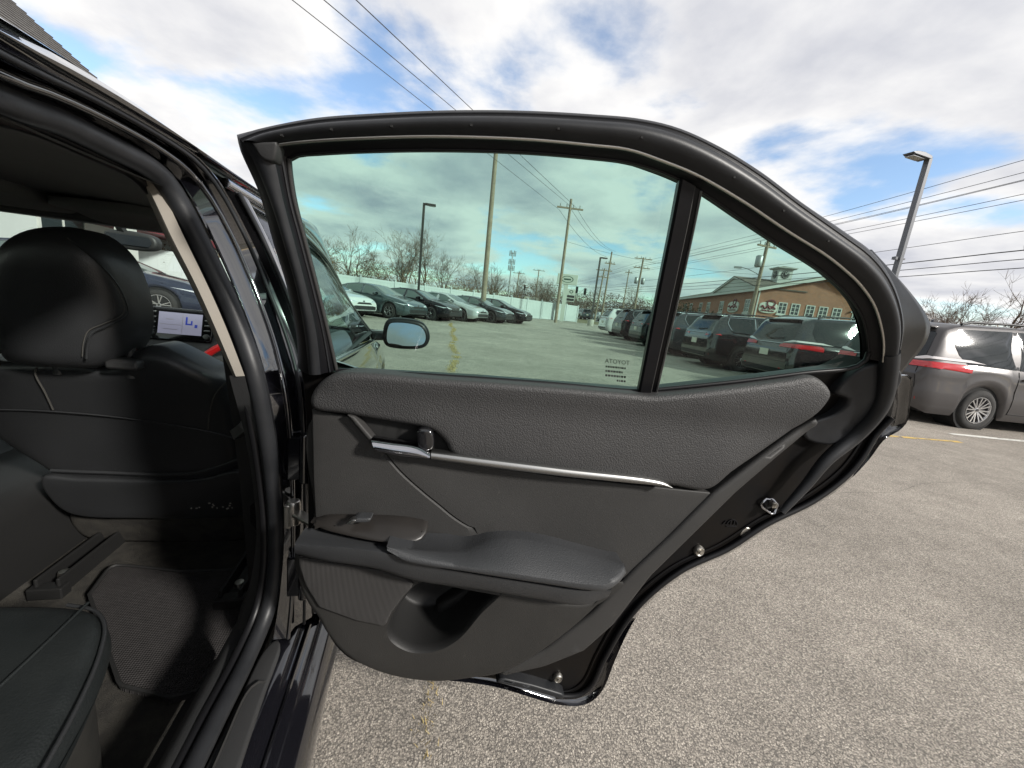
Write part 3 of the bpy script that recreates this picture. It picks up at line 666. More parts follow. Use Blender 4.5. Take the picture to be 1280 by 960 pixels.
'backing': [(0.0499, -0.075, 0.934), (0.3268, -0.0752, 0.9856), (0.7859, -0.075, 0.9277), (0.9596, -0.077, 0.9907), (0.8305, -0.075, 0.8106), (0.7118, -0.075, 0.6479), (0.6511, -0.075, 0.5361), (0.5967, -0.075, 0.4709), (0.5154, -0.075, 0.4316), (0.4157, -0.075, 0.4129), (0.3188, -0.075, 0.3907), (0.2222, -0.075, 0.4022), (0.1276, -0.075, 0.4602), (0.0745, -0.075, 0.5237), (0.0449, -0.075, 0.5929), (0.0317, -0.075, 0.6594), (0.0526, -0.075, 0.7405)],
'marks': [(0.9598, -0.052, 0.8044), (0.9246, -0.052, 0.735), (0.8246, -0.052, 0.6893), (0.559, -0.052, 0.3684), (0.8882, -0.052, 0.7524), (0.2657, -0.052, 0.5406), (0.5681, -0.0779, 1.0589), (0.4146, -0.052, 0.8753), (0.2102, -0.052, 0.4647)],
'seal': [(0.6932, -0.2903, 1.2775), (0.6902, -0.2303, 1.2853), (0.6903, -0.1568, 1.2849), (0.6914, -0.089, 1.2821), (0.6959, -0.0597, 1.2703), (0.7054, -0.0475, 1.2452), (0.7345, -0.0326, 1.1687), (0.7629, -0.0276, 1.0939), (0.7991, -0.0446, 0.9987), (0.81, -0.0218, 0.8823), (0.81, 0.0137, 0.7501), (0.81, 0.0265, 0.6609), (0.81, 0.0206, 0.5549), (0.81, -0.0431, 0.4986), (0.81, -0.1508, 0.5055), (0.81, -0.2321, 0.5175), (0.81, -0.2956, 0.5268)],
'sealo': [(0.706, -0.3058, 1.2832), (0.7024, -0.2468, 1.2927), (0.7012, -0.1734, 1.2959), (0.7014, -0.0945, 1.2954), (0.7068, -0.0513, 1.281), (0.7184, -0.0334, 1.2504), (0.7485, -0.0238, 1.1714), (0.7773, -0.0258, 1.0954), (0.8135, -0.0482, 1.0004), (0.825, -0.0246, 0.8837), (0.825, 0.0103, 0.7517), (0.825, 0.025, 0.6613), (0.825, 0.02, 0.5542), (0.825, -0.0425, 0.4909), (0.825, -0.1566, 0.5048), (0.825, -0.2412, 0.5218), (0.825, -0.3064, 0.535)],
'seali': [(0.6882, -0.2857, 1.2643), (0.6869, -0.2277, 1.2678), (0.6873, -0.1628, 1.2667), (0.6888, -0.1074, 1.2625), (0.6917, -0.0839, 1.255), (0.699, -0.0708, 1.2359), (0.7254, -0.0462, 1.1663), (0.7531, -0.0427, 1.0933), (0.7885, -0.0573, 1.0002), (0.8, -0.0334, 0.886), (0.8, -0.0021, 0.7583), (0.8, 0.0086, 0.6724), (0.8, -0.0023, 0.5733), (0.8, -0.0605, 0.5247), (0.8, -0.1627, 0.5233), (0.8, -0.2382, 0.5299), (0.8, -0.298, 0.5352)],
'flange': [(0.7192, -0.322, 1.288), (0.7156, -0.2652, 1.2974), (0.7132, -0.1923, 1.3036), (0.7131, -0.1022, 1.304), (0.7163, -0.0449, 1.2955), (0.7243, -0.0091, 1.2744), (0.749, 0.0203, 1.2094), (0.7831, 0.0235, 1.1197), (0.8191, 0.0044, 1.0249), (0.84, -0.0138, 0.9414), (0.84, 0.0161, 0.8376), (0.84, 0.0281, 0.7302), (0.84, 0.0302, 0.6022), (0.84, -0.0013, 0.5325), (0.84, -0.0505, 0.5112)],
'outer': [(0.7355, -0.3409, 1.3028), (0.734, -0.2903, 1.3069), (0.7317, -0.2216, 1.3128), (0.7301, -0.1133, 1.3172), (0.7318, -0.0305, 1.3126), (0.7412, 0.0097, 1.288), (0.7641, 0.0389, 1.2275), (0.7911, 0.0506, 1.1567), (0.8204, 0.0543, 1.0795), (0.8425, 0.0448, 1.0214), (0.862, 0.0244, 0.9642), (0.862, 0.0546, 0.823), (0.862, 0.0755, 0.667), (0.862, 0.0842, 0.5019), (0.862, 0.0615, 0.3952)],
'rooftop': [(0.7273, -0.3282, 1.3192), (0.7243, -0.2826, 1.3272), (0.7223, -0.2256, 1.3325), (0.7213, -0.1603, 1.3349), (0.7216, -0.0803, 1.3342), (0.722, 0.0314, 1.3332), (0.7225, 0.2115, 1.3317), (0.7233, 0.4069, 1.3297), (0.7245, 0.7523, 1.3266)],
'trimwhite_o': [(0.6849, -0.0814, 1.273), (0.6898, -0.062, 1.26), (0.7147, -0.0544, 1.1944), (0.7413, -0.0489, 1.1246), (0.7656, -0.0507, 1.0605), (0.7918, -0.0603, 0.9917)],
'trimwhite_i': [(0.654, -0.0373, 1.2752), (0.6611, -0.0379, 1.2565), (0.6857, -0.0414, 1.1918), (0.7125, -0.0309, 1.1214), (0.7398, -0.0298, 1.0496), (0.7637, -0.0233, 0.9866)],
'sill': [(0.86, 0.3637, 0.045), (0.86, 0.036, 0.0229), (0.86, 0.1477, 0.3432), (0.86, -0.1947, 0.3587), (0.86, -0.1176, 0.5329), (0.86, -0.2279, 0.4862), (0.86, -0.1378, 0.5815), (0.86, -0.3426, 0.6359)],
'headrest': [(0.2579, 0.1966, 1.0134), (0.2961, 0.1752, 1.0991), (0.331, 0.1613, 1.1548), (0.3651, 0.1541, 1.1836), (0.3948, 0.1507, 1.1972), (0.4346, 0.1487, 1.2052), (0.4658, 0.149, 1.2039), (0.4929, 0.1521, 1.1916), (0.5209, 0.16, 1.1602), (0.533, 0.1723, 1.1109), (0.5345, 0.1825, 1.0702), (0.5207, 0.1969, 1.0124), (0.4785, 0.2065, 0.974), (0.4369, 0.2118, 0.9528), (0.4089, 0.2128, 0.9487), (0.3136, 0.2131, 0.9476), (0.2521, 0.2127, 0.9491), (0.2451, 0.2068, 0.9729)],
'headline': [(0.3752, 0.1447, 1.181), (0.4121, 0.1417, 1.1931), (0.4675, 0.144, 1.1838), (0.5078, 0.1531, 1.1474), (0.5295, 0.1655, 1.098), (0.5281, 0.1774, 1.0504), (0.4954, 0.1831, 1.0274), (0.4681, 0.1871, 1.0115), (0.4537, 0.1929, 0.9884), (0.4426, 0.2008, 0.9566)],
'backrest': [(0.1431, 0.2656, 0.9128), (0.2218, 0.2628, 0.9194), (0.3604, 0.258, 0.931), (0.3976, 0.2607, 0.9245), (0.4247, 0.2574, 0.9325), (0.4583, 0.245, 0.962), (0.486, 0.2385, 0.9775), (0.5034, 0.2386, 0.9772), (0.569, 0.2549, 0.9384), (0.6303, 0.2703, 0.9016), (0.6338, 0.2965, 0.8392), (0.6232, 0.3549, 0.7002), (0.6147, 0.4038, 0.5838), (0.615, 0.4669, 0.4335), (0.33, 0.4699, 0.4264), (0.1677, 0.4536, 0.4651), (0.1707, 0.4037, 0.5841), (0.0911, 0.3607, 0.6864), (0.056, 0.3417, 0.7316)],
'seamA': [(0.1436, 0.3106, 0.7938), (0.2582, 0.3081, 0.7999), (0.3896, 0.3128, 0.7887), (0.5539, 0.3279, 0.7525), (0.6145, 0.34, 0.7237)],
'seamB': [(0.6326, 0.2648, 0.9029), (0.6051, 0.2774, 0.8728), (0.5819, 0.297, 0.8262), (0.5603, 0.3257, 0.7578)],
'seamC': [(0.295, 0.2596, 0.9152), (0.2854, 0.2655, 0.9012), (0.2783, 0.2864, 0.8515), (0.2702, 0.306, 0.8048)],
'pocketline': [(0.186, 0.386, 0.6144), (0.2832, 0.3869, 0.6123), (0.4946, 0.3876, 0.6106), (0.6133, 0.3689, 0.655)],
'skirtline': [(0.1583, 0.4667, 0.4578), (0.3252, 0.4789, 0.4289), (0.6103, 0.4801, 0.4258), (0.6057, 0.5168, 0.3387), (0.5491, 0.5322, 0.3019), (0.2911, 0.5285, 0.3107), (0.1599, 0.5187, 0.3341), (0.1368, 0.5016, 0.3748)],
'mat': [(0.3069, 0.2937, 0.315), (0.2848, 0.3915, 0.315), (0.2876, 0.4078, 0.315), (0.3224, 0.4048, 0.315), (0.4634, 0.3687, 0.315), (0.6093, 0.3622, 0.315), (0.6258, 0.2602, 0.315), (0.6959, 0.2413, 0.315), (0.7231, 0.216, 0.315), (0.6824, -0.0098, 0.315), (0.6397, -0.0198, 0.315), (0.5308, 0.022, 0.315)],
'rearseat': [(0.2131, -0.0183, 0.585), (0.4266, -0.0445, 0.585), (0.527, -0.0534, 0.585), (0.5551, -0.0601, 0.585), (0.5846, -0.0792, 0.585), (0.6147, -0.1127, 0.585), (0.6407, -0.1536, 0.585), (0.6534, -0.2016, 0.585), (0.6844, -0.3223, 0.585)],
'rearpipe': [(0.556, -0.0642, 0.59), (0.5577, -0.1411, 0.59), (0.5548, -0.2077, 0.59), (0.5516, -0.26, 0.59)],
'rearside': [(0.4357, 0.1096, 0.45), (0.5002, 0.0555, 0.45), (0.5593, -0.0174, 0.45), (0.6209, -0.1151, 0.45), (0.6752, -0.2302, 0.45)],
}

# ------------------------------------------------------------------ ground
def gz(y): return 0.012 * max(0.0, y - 12.0)
def sheet(name, xs, ys, dz, m, fn=None):
    mb = MB()
    mb.loft([[((fn(x, y)[0] if fn else x), (fn(x, y)[1] if fn else y), gz(fn(x, y)[1] if fn else y) + dz) for x in xs] for y in ys])
    return tag(mb.build(name, m, smooth=False, fix=False), kind='structure')
sheet('ground', [-900, -60, -20, 0, 20, 60, 900], [-400, -20, 0, 6, 12, 20, 40, 80, 160, 400, 1600], 0.0, 'grass')
# the lot ends a little past the fence line and the lamp posts; the street runs past on the far side of the vans
sheet('parking_lot', [-22, -10, -4, 0, 4, 8, 12.4], [-24, -8, -2, 0, 2, 6, 12, 20, 30, 44], 0.004, 'asphalt')
sheet('road', [15.0, 19, 24.2], [-60, 0, 12, 40, 100, 200], 0.008, 'road', lambda x, y: (x - 0.08 * (y - 10), y))
def kerb():
    mb = MB()
    for x0, wdt in ((12.6, 0.25),):
        pts = [(x0 - 0.002 * (y - 10), y) for y in range(-20, 46, 3)]
        c = []
        for (dx, dz) in ((-wdt / 2, 0), (-wdt / 2, 0.13), (wdt / 2, 0.13), (wdt / 2, 0)):
            c.append([(x + dx, y, gz(y) + dz) for x, y in pts])
        mb.loft(c)
    tag(mb.build('kerb', 'concrete', smooth=False), kind='structure')
    mb = MB()
    c = []
    for (dx, dz) in ((-.12, 0), (-.12, 0.13), (.12, 0.13), (.12, 0)):
        c.append([(x, 44.1 + dx, gz(44) + dz) for x in (-8, 0, 5.4)])
    mb.loft(c)
    tag(mb.build('kerb', 'concrete', smooth=False), kind='structure')
kerb()
def line(name, a, b, w, m):
    a, b = Vector((*a, 0)), Vector((*b, 0)); t = (b - a).normalized(); n = Vector((-t.y, t.x, 0)) * w / 2
    K = 14; l, r = [], []
    for i in range(K + 1):
        p = a.lerp(b, i / K); j = rnd.uniform(-.012, .012)
        z = gz(p.y) + 0.008
        l.append((p.x + n.x + j, p.y + n.y + j, z)); r.append((p.x - n.x + j, p.y - n.y - j, z))
    tag(MB().loft([l, r]).build(name, m, smooth=False, fix=False), kind='structure')
line('yellow_line', (4.2, 5.14), (6.45, 5.42), 0.07, 'yellow_line')
line('white_line', (6.9, 5.95), (12.0, 6.35), 0.10, 'white_line')
line('white_line', (6.7, 12.0), (11.5, 12.4), 0.10, 'white_line')
line('white_line', (1.2, 27.6), (2.3, 27.8), 0.12, 'white_line')
# dry weeds standing in the crack across the lot
def weeds():
    mb = MB()
    pts = [(-0.17, 0.80), (-0.19, 1.05), (-0.30, 1.6), (-0.52, 3.0), (-0.92, 6.0), (-1.25, 8.0), (-2.0, 12.2), (-2.6, 15.6), (-3.35, 19.2)]
    path = crom([(x, y, 0) for x, y in pts], 700)
    for i, p in enumerate(path):
        f = 0.5 + 0.5 * sin(i * 0.061) + 0.45 * sin(i * 0.23 + 1)
        if f < 0.12: continue
        for k in range(9 if p.y > 3 else 9):
            wx = 0.012 + 0.035 * min(1, p.y / 8)
            x = p.x + rnd.gauss(0, wx) + 0.05 * sin(p.y * 1.7); y = p.y + rnd.uniform(-.02, .02)
            L = rnd.uniform(0.015, 0.05) * (1 if p.y > 3 else 0.5); a = rnd.uniform(0, 2 * pi); t = rnd.uniform(0.2, 1.2)
            z = gz(y) + .005; w = rnd.uniform(.0025, .005) if p.y > 3 else rnd.uniform(.0006, .0014)
            d = Vector((cos(a), sin(a), 0)); nn = Vector((-d.y, d.x, 0)) * w
            q = Vector((x, y, z)); tip = q + d * L * sin(t) + Vector((0, 0, L * cos(t)))
            mid = q.lerp(tip, .55) + Vector((0, 0, L * .12))
            mb.add([q - nn, q + nn, mid + nn * .7, mid - nn * .7, tip], [(0, 1, 2, 3), (3, 2, 4)])
    tag(mb.build('weeds', 'weed', smooth=False, fix=False), 'dry yellow weeds growing along a crack in the asphalt', 'weeds', kind='stuff')
weeds()
def crack():
    mb = MB(); P = crom([(2.75, 2.95, 0), (3.3, 3.1, 0), (3.9, 3.42, 0), (4.7, 3.62, 0), (6.4, 3.9, 0)], 160)
    l, r = [], []
    for p in P:
        j = rnd.uniform(-.006, .006); w = rnd.uniform(.0006, .0018)
        l.append((p.x + j, p.y - w + j, .0065)); r.append((p.x + j, p.y + w + j, .0065))
    mb.loft([l, r])
    tag(mb.build('crack_line', mat('crack', (0.03, 0.028, 0.025), 0.95), smooth=False, fix=False), kind='structure')
crack()

# ------------------------------------------------------------------ white vinyl fence
def fence():
    a, b = Vector((-22.3, 8.6, 0)), Vector((3.6, 42.8, 0))
    root = empty('vinyl_fence', (a.x, a.y, 0), 0, 'long white vinyl privacy fence behind the row of sedans', 'fence')
    d = (b - a); n = 17; t = d / n
    ang = atan2(d.y, d.x); R = Matrix.Rotation(ang, 3, 'Z')
    for i in range(n + 1):
        p = t * i; z0 = gz(a.y + p.y)
        m = MB().box((p.x, p.y, z0 + 0.95), (.13, .13, 1.9), R)
        c = m.box((p.x, p.y, z0 + 1.92), (.17, .17, .04), R)
        c.add([(p.x + sx, p.y + sy, z0 + 1.94) for sx, sy in ((-.07, -.07), (.07, -.07), (.07, .07), (-.07, .07))] + [(p.x, p.y, z0 + 2.0)],
              [(0, 1, 4), (1, 2, 4), (2, 3, 4), (3, 0, 4)])
        m.build('fence_post', 'vinyl_white', root, smooth=False)
        if i < n:
            q = t * (i + .5); z1 = gz(a.y + q.y); L = t.length - .13
            pm = MB()
            for hz, hh in ((1.74, .14), (.12, .14)): pm.box((q.x, q.y, z1 + hz), (L, .06, hh), R)
            nb = 9
            for k in range(nb):
                off = R @ Vector(((k + .5) / nb * L - L / 2, 0, 0))
                pm.box((q.x + off.x, q.y + off.y, z1 + .93), (L / nb - .012, .035, 1.5), R)
            pm.box((q.x, q.y, z1 + .93), (L, .02, 1.5), R)
            pm.build('fence_panel', 'vinyl_white', root, smooth=False)
    e, f = Vector((3.6, 42.8, 0)), Vector((6.4, 44.6, 0))
    root2 = empty('vinyl_fence', (e.x, e.y, 0), 0, 'short white fence panel ending beside the pole sign', 'fence')
    d = f - e; R = Matrix.Rotation(atan2(d.y, d.x), 3, 'Z')
    for i in range(2):
        q = d * (i + .5) / 2
        pm = MB().box((q.x, q.y, gz(43) + .93), (d.length / 2 - .13, .035, 1.5), R)
        for hz in (1.74, .12): pm.box((q.x, q.y, gz(43) + hz), (d.length / 2 - .13, .06, .14), R)
        pm.build('fence_panel', 'vinyl_white', root2, smooth=False)
        p = d * (i + 1) / 2
        MB().box((p.x, p.y, gz(43) + .95), (.13, .13, 1.9), R).build('fence_post', 'vinyl_white', root2, smooth=False)
fence()

# ------------------------------------------------------------------ trees
def bare_tree(loc, h, spread, seed, label, trunk_r=0.14, levels=5, group='bare trees', stems=1, density=1.0):
    rg = random.Random(seed)
    root = empty('bare_tree', (loc[0], loc[1], gz(loc[1])), rg.uniform(0, 6), label, 'tree', group)
    tr, cr = MB(), MB()
    def grow(p, d, L, r, lev):
        n = 4 if lev > 2 else 3
        pts = [p]; rs = [r]; q = p.copy(); dd = d.copy()
        for i in range(n):
            dd = (dd + Vector((rg.gauss(0, .13), rg.gauss(0, .13), rg.gauss(.05, .08)))).normalized()
            q = q + dd * (L / n); pts.append(q.copy()); rs.append(r * (1 - .45 * (i + 1) / n))
        (tr if lev >= levels - 1 else cr).tube(pts, rs, 6 if lev >= levels - 1 else 3, cap=False)
        if lev <= 0: return
        kids = rg.choice((2, 3, 3)) if lev > 1 else rg.choice((3, 4, 5))
        kids = max(2, int(kids * density + .5))
        for k in range(kids):
            i = rg.randint(1, n) if lev < levels else rg.randint(max(1, n - 2), n)
            b = pts[i]
            ax = Vector((rg.gauss(0, 1), rg.gauss(0, 1), rg.gauss(0, .4)))
            ax = (ax - dd * ax.dot(dd)).normalized()
            ang = rg.uniform(.35, .85) * spread
            nd = (dd * cos(ang) + ax * sin(ang)).normalized()
            grow(b, nd, L * rg.uniform(.55, .82), max(rs[i] * rg.uniform(.5, .72), .0065), lev - 1)
        grow(pts[-1], dd, L * .75, rs[-1] * .9, lev - 1)
    for s_ in range(stems):
        grow(Vector((rg.gauss(0, .3) if stems > 1 else 0, rg.gauss(0, .3) if stems > 1 else 0, -.05)),
             Vector((rg.gauss(0, .12), rg.gauss(0, .12), 1)).normalized(), h * .30, trunk_r, levels)
    tr.build('trunk', 'bark', root, fix=False); cr.build('crown', 'twig', root, fix=False)
    return root
def brush(name, label, xs, m, seed, h=1.6, w=1.6, n=5200, leafs=.11, cat='brush'):
    """a loose mass of dead leaves and twigs"""
    rg = random.Random(seed); mb = MB()
    P = crom([(x, y, 0) for x, y in xs], 60)
    for i in range(n):
        p = P[rg.randint(0, len(P) - 1)].copy()
        hh = h * (0.55 + .45 * sin(p.x * 1.3 + seed) * sin(p.y * .9 + 1))
        q = Vector((p.x + rg.gauss(0, w * .6), p.y + rg.gauss(0, w * .6), gz(p.y) + hh * (rg.random() ** .7)))
        a = Vector((rg.gauss(0, 1), rg.gauss(0, 1), rg.gauss(0, 1))).normalized() * leafs * rg.uniform(.5, 1.3)
        b = a.cross(Vector((rg.gauss(0, 1), rg.gauss(0, 1), rg.gauss(0, 1)))).normalized() * leafs * rg.uniform(.3, .7)
        mb.add([q - a, q + b, q + a, q - b], [(0, 1, 2, 3)])
    return tag(mb.build(name, m, smooth=False, fix=False), label, cat, kind='stuff')
tl = [((-16.5, 21.0), 6.4, 1.2, 'tall bare tree close behind the window frame, its twigs over the fence'),
      ((-14.0, 25.5), 5.2, 1.1, 'low bare tree behind the fence, beside the tall one at the window frame'),
      ((-13.2, 29.5), 6.0, 1.15, 'bare tree behind the fence over the blue grey sedan'),
      ((-9.6, 28.8), 4.6, 1.1, 'small bare tree behind the fence over the first black sedan'),
      ((-9.0, 33.0), 7.4, 1.1, 'tallest bare tree beside the slim dark lamp post'),
      ((-6.6, 33.5), 5.6, 1.1, 'bare tree just past the slim dark lamp post'),
      ((-5.4, 37.5), 5.2, 1.2, 'round bare tree behind the fence over the silver sedan'),
      ((-2.6, 39.5), 5.6, 1.1, 'bare tree left of the thick utility pole'),
      ((-0.6, 44.0), 5.6, 1.0, 'bare tree right of the thick utility pole'),
      ((1.6, 48.0), 5.4, 1.1, 'bare tree under the slim radio mast'),
      ((4.4, 66.0), 7.2, 1.2, 'bare tree behind the pole sign'),
      ((9.5, 92.0), 9.0, 1.3, 'far bare tree right of the small lamp post'),
      ((16.5, 95.0), 10.0, 1.3, 'far bare tree over the white van roof'),
      ((26.0, 92.0), 11.0, 1.2, 'leaning bare tree beside the transformer pole')]
tl += [((-18.5, 24.0), 7.2, 1.2, 'bare tree at the corner of the window, furthest towards the pillar'),
       ((-11.6, 27.4), 5.6, 1.2, 'bare tree between the blue grey sedan and the slim lamp post'),
       ((-10.8, 35.0), 6.6, 1.1, 'bare tree set back behind the tallest one'),
       ((-7.6, 39.0), 6.2, 1.2, 'bare tree set back beyond the slim lamp post'),
       ((-4.2, 43.0), 6.0, 1.2, 'bare tree set back behind the thick utility pole'),
       ((2.6, 60.0), 6.4, 1.2, 'bare tree behind the fence corner'),
       ((12.5, 80.0), 7.6, 1.3, 'far bare tree between the lamp post and the leaning pole'),
       ((21.5, 84.0), 8.0, 1.3, 'far bare tree left of the transformer pole')]
for i, (p, h, s, lb) in enumerate(tl):
    bare_tree(p, h, s, 40 + i, lb, 0.07 + .008 * h, 5, 'bare trees beyond the lot', stems=2 if i % 3 == 1 else 1, density=1.0)
for i, (p, h, s, lb) in enumerate([((21.6, 20.0), 5.2, 1.1, 'bare tree behind the roof rack of the grey minivan'),
                                  ((22.6, 19.2), 7.0, 1.0, 'tall bare tree at the edge of the picture beyond the grey minivan'),
                                  ((22.6, 22.4), 4.6, 1.2, 'reddish bare tree beside the open door beyond the grey minivan'),
                                  ((24.4, 21.6), 5.0, 1.2, 'low bare tree between two others beyond the grey minivan')]):
    bare_tree(p, h, s, 71 + i, lb, .12, 5, 'bare trees beyond the minivan', stems=1)
brush('brush_mass', 'brown dead brush along the top of the white fence', [(-19, 16.5), (-14.5, 22.8), (-9, 30.5), (-4, 37), (-.5, 41.5)], 'brush', 3, 3.3, 1.1, 26000, .055)
brush('brush_mass', 'brown scrub under the trees beyond the grey minivan', [(24, 16), (24.5, 20), (24.5, 24), (26, 30)], 'brush', 5, 3.2, 1.6, 15000, .07)
brush('far_wood', 'far brown wood along the street', [(-6, 150), (10, 140), (30, 140), (52, 150)], 'twig', 8, 9.5, 5.0, 26000, .26, 'wood')

# ------------------------------------------------------------------ poles, lamps, wires
def lamp_post(loc, h, az, label, m, head=(.75, .30, .11), r=.075, curved=False, clip=None):
    root = empty('lamp_post', (loc[0], loc[1], gz(loc[1])), az, label, 'lamp post', 'lot lamp posts')
    MB().lathe([(.0, .62), (.28, .62), (.30, .58), (.30, 0)], 16).build('base', 'concrete', root)
    MB().box((0, 0, h / 2 + .3), (r * 2, r * 2, h - .6)).build('pole', m, root, smooth=False, bevel=.012)
    hd = MB()
    if curved:
        pr = [(.0, .0), (.10, .05), (.42, .085), (.74, .06), (.92, .0), (.80, -.035), (.40, -.045), (.10, -.05)]
        hd.prism(pr, -.17, .17, lambda p, t: (p[0] + r, t * (1 - .35 * max(0, p[0] - .5)), h - .03 + p[1]))
    else:
        hd.box((r + head[0] / 2, 0, h - .04), head)
        hd.box((r + .05, 0, h - .06), (.12, .09, .08))
    hd.build('lamp_head', m, root, bevel=.01)
    MB().box((r + head[0] * .62, 0, h - .105), (head[0] * .55, head[1] * .7, .012)).build('lens', 'head_lamp', root, smooth=False)
    if clip:
        MB().box((0, 0, clip), (.5, .05, .05)).box((.22, 0, clip - .03), (.10, .12, .09)).build('bracket', m, root, smooth=False)
    return root
lamp_post((-5.75, 22.0), 5.95, radians(12), 'slim dark lamp post over the parked sedans', 'lamp_metal', (.55, .26, .09), .065)
lamp_post((6.85, 38.0), 6.4, radians(10), 'far lamp post with yellow footing beside the pole sign', 'lamp_metal', (.6, .28, .1), .07)
lamp_post((12.55, 14.0), 7.35, radians(197), 'grey lamp post rising above the grey minivan', 'lamp_grey', (.92, .34, .12), .078, True, 4.25)

def crossarm(mb, z, L, a, ins, n=4):
    d = Vector((cos(a), sin(a), 0))
    mb.bar(d * (-L / 2) + Vector((0, 0, z)), d * (L / 2) + Vector((0, 0, z)), .11, .13)
    for i in range(n):
        p = d * (L * ((i + .5) / n - .5)) + Vector((0, 0, z))
        ins.append((p.x, p.y, p.z))
    return mb
def utility_pole(loc, h, label, arms=(), transformers=(), r=.15, lean=(0, 0), lamp=None, guard=None):
    root = empty('utility_pole', (loc[0], loc[1], gz(loc[1])), 0, label, 'utility pole', 'utility poles')
    MB().tube([(lean[0] * t * h, lean[1] * t * h, t * h) for t in (0, .25, .5, .75, 1)], [r, r * .93, r * .86, r * .78, r * .7], 12).build('pole', 'pole_wood', root)
    for z, L, a in arms:
        ins = []
        o = crossarm(MB(), 0, L, a, ins, 4).build('crossarm', 'pole_wood', root, smooth=False, loc=(lean[0] * z, lean[1] * z, z))
        
        for p in ins: MB().lathe([(.0, .34), (.045, .32), (.06, .24), (.035, .2), (.06, .14), (.03, .07)], 8, 'Z', p).build('insulator', 'galv', root, loc=(lean[0] * z, lean[1] * z, z))
    for z, dx, dy in transformers:
        MB().lathe([(0, .95), (.18, .93), (.27, .86), (.27, .08), (.22, 0), (0, 0)], 14).build('transformer', 'galv', root, loc=(lean[0] * z + dx, lean[1] * z + dy, z))
    if lamp:
        z, L, a = lamp
        pts = [(cos(a) * L * t, sin(a) * L * t, z + .5 * sin(t * pi / 2)) for t in (0, .3, .6, .85, 1)]
        MB().tube(pts, .03, 6).box((cos(a) * (L + .2), sin(a) * (L + .2), z + .48), (.55, .25, .14), Matrix.Rotation(a, 3, 'Z')).build('street_lamp_arm', 'galv', root)
    return root
utility_pole((-2.35, 24.6), 10.1, 'thick bare utility pole rising behind the silver sedan', r=.17, lean=(-.012, 0))
utility_pole((3.30, 36.0), 10.6, 'tall utility pole with one crossarm left of the pole sign', arms=((9.85, 2.3, radians(4)),), r=.15, lean=(-.005, 0))
utility_pole((12.3, 60.0), 10.3, 'far utility pole whose tip carries the three wires', arms=((8.6, 1.6, radians(6)),), r=.15, lean=(.006, 0))
utility_pole((11.6, 61.5), 8.0, 'shorter leaning utility pole crossing behind a taller one', arms=((7.7, 2.4, radians(0)), (6.7, 1.8, radians(0))), r=.14, lean=(.045, 0))
utility_pole((17.0, 60.0), 10.0, 'far utility pole with two crossarms and a pair of transformers', arms=((9.8, 2.6, 0.05), (8.5, 2.4, .05)), transformers=((6.2, -.5, -.1), (6.2, .55, .1)), r=.17, lean=(.01, 0))
utility_pole((22.4, 88.0), 11.2, 'thin distant utility pole between two nearer ones', arms=((10.6, 1.6, 0),), r=.15, lean=(.004, 0))
utility_pole((19.45, 34.0), 9.5, 'leaning utility pole with street lamp arm in front of the brick building', arms=((9.1, 1.5, radians(20)), (8.2, 2.0, radians(18))), transformers=((6.5, -.42, -.1),), r=.17, lean=(.015, 0), lamp=(5.9, 1.5, radians(165)))
utility_pole((3.4, 100.0), 10.2, 'tiny distant utility pole behind the fence end', arms=((9.9, 3.0, 0),), r=.16)
utility_pole((-1.4, 96.0), 8.8, 'tiny distant utility pole beside the radio mast', arms=((8.4, 3.0, 0),), r=.16)
def mast():
    root = empty('radio_mast', (-4.2, 120, gz(120)), 0, 'slim distant radio mast with antenna clusters', 'mast')
    MB().tube([(0, 0, 0), (0, 0, 16)], [.28, .14], 10).build('pole', 'galv', root)
    for z in (15.6, 13.2, 11.4):
        mb = MB()
        for k in range(6):
            a = k * pi / 3; mb.box((cos(a) * .85, sin(a) * .85, z), (.24, .24, 1.5)); mb.bar((0, 0, z), (cos(a) * .85, sin(a) * .85, z), .08)
        mb.build('antenna_cluster', 'galv', root, smooth=False)
mast()
def wire(label, pts, r=.011, sag=.0, group='overhead wires'):
    mb = MB()
    for a, b in zip(pts, pts[1:]):
        a, b = Vector(a), Vector(b)
        P = []
        for i in range(13):
            t = i / 12; p = a.lerp(b, t); p.z -= sag * 4 * t * (1 - t); P.append(p)
        mb.tube(P, r, 5, cap=False)
    return tag(mb.build('overhead_wire', 'wire', fix=False), label, 'wire', group)
# three wires that pass overhead and drop to the single-crossarm pole, then on to the far pole
for k, (a, b, lb) in enumerate([((-5.85, 10.0, 7.29), (2.33, 36.0, 9.93), 'overhead wire to the near end of the single crossarm, lowest of three'),
                                ((-5.14, 10.0, 7.36), (3.02, 36.0, 10.46), 'overhead wire to the crossarm pole, middle one of three'),
                                ((-4.42, 10.0, 7.43), (3.80, 36.0, 10.22), 'overhead wire to the crossarm pole, topmost of three')]):
    far = Vector((12.3 + (k - 1) * .6, 60, 10.4 - (0.9 if k == 0 else 0) + gz(60)))
    wire(lb, [(a[0] - 10.5, -24.0, 9.6), a, b], .010 + .001 * k, 0)
    wire('far span of wire beyond the crossarm pole, ' + ('lowest', 'middle', 'topmost')[k] + ' of three', [b, far], .014, .7)
rows = [(9.40, 9.6, 'topmost wire over the grey minivan'), (9.0, 9.3, 'second wire from the top over the grey minivan'), (8.8, 9.15, 'third wire from the top over the grey minivan'),
        (8.55, 8.95, 'fourth wire from the top over the grey minivan'), (8.1, 8.5, 'fifth wire from the top over the grey minivan'), (7.95, 8.35, 'sixth wire, paired close under another over the grey minivan'),
        (6.5, 6.8, 'thin single wire crossing the grey lamp post'), (5.8, 6.0, 'thick cable above the trees'), (5.5, 5.7, 'cable just under the thick one'), (5.03, 5.3, 'lowest cable above the trees')]
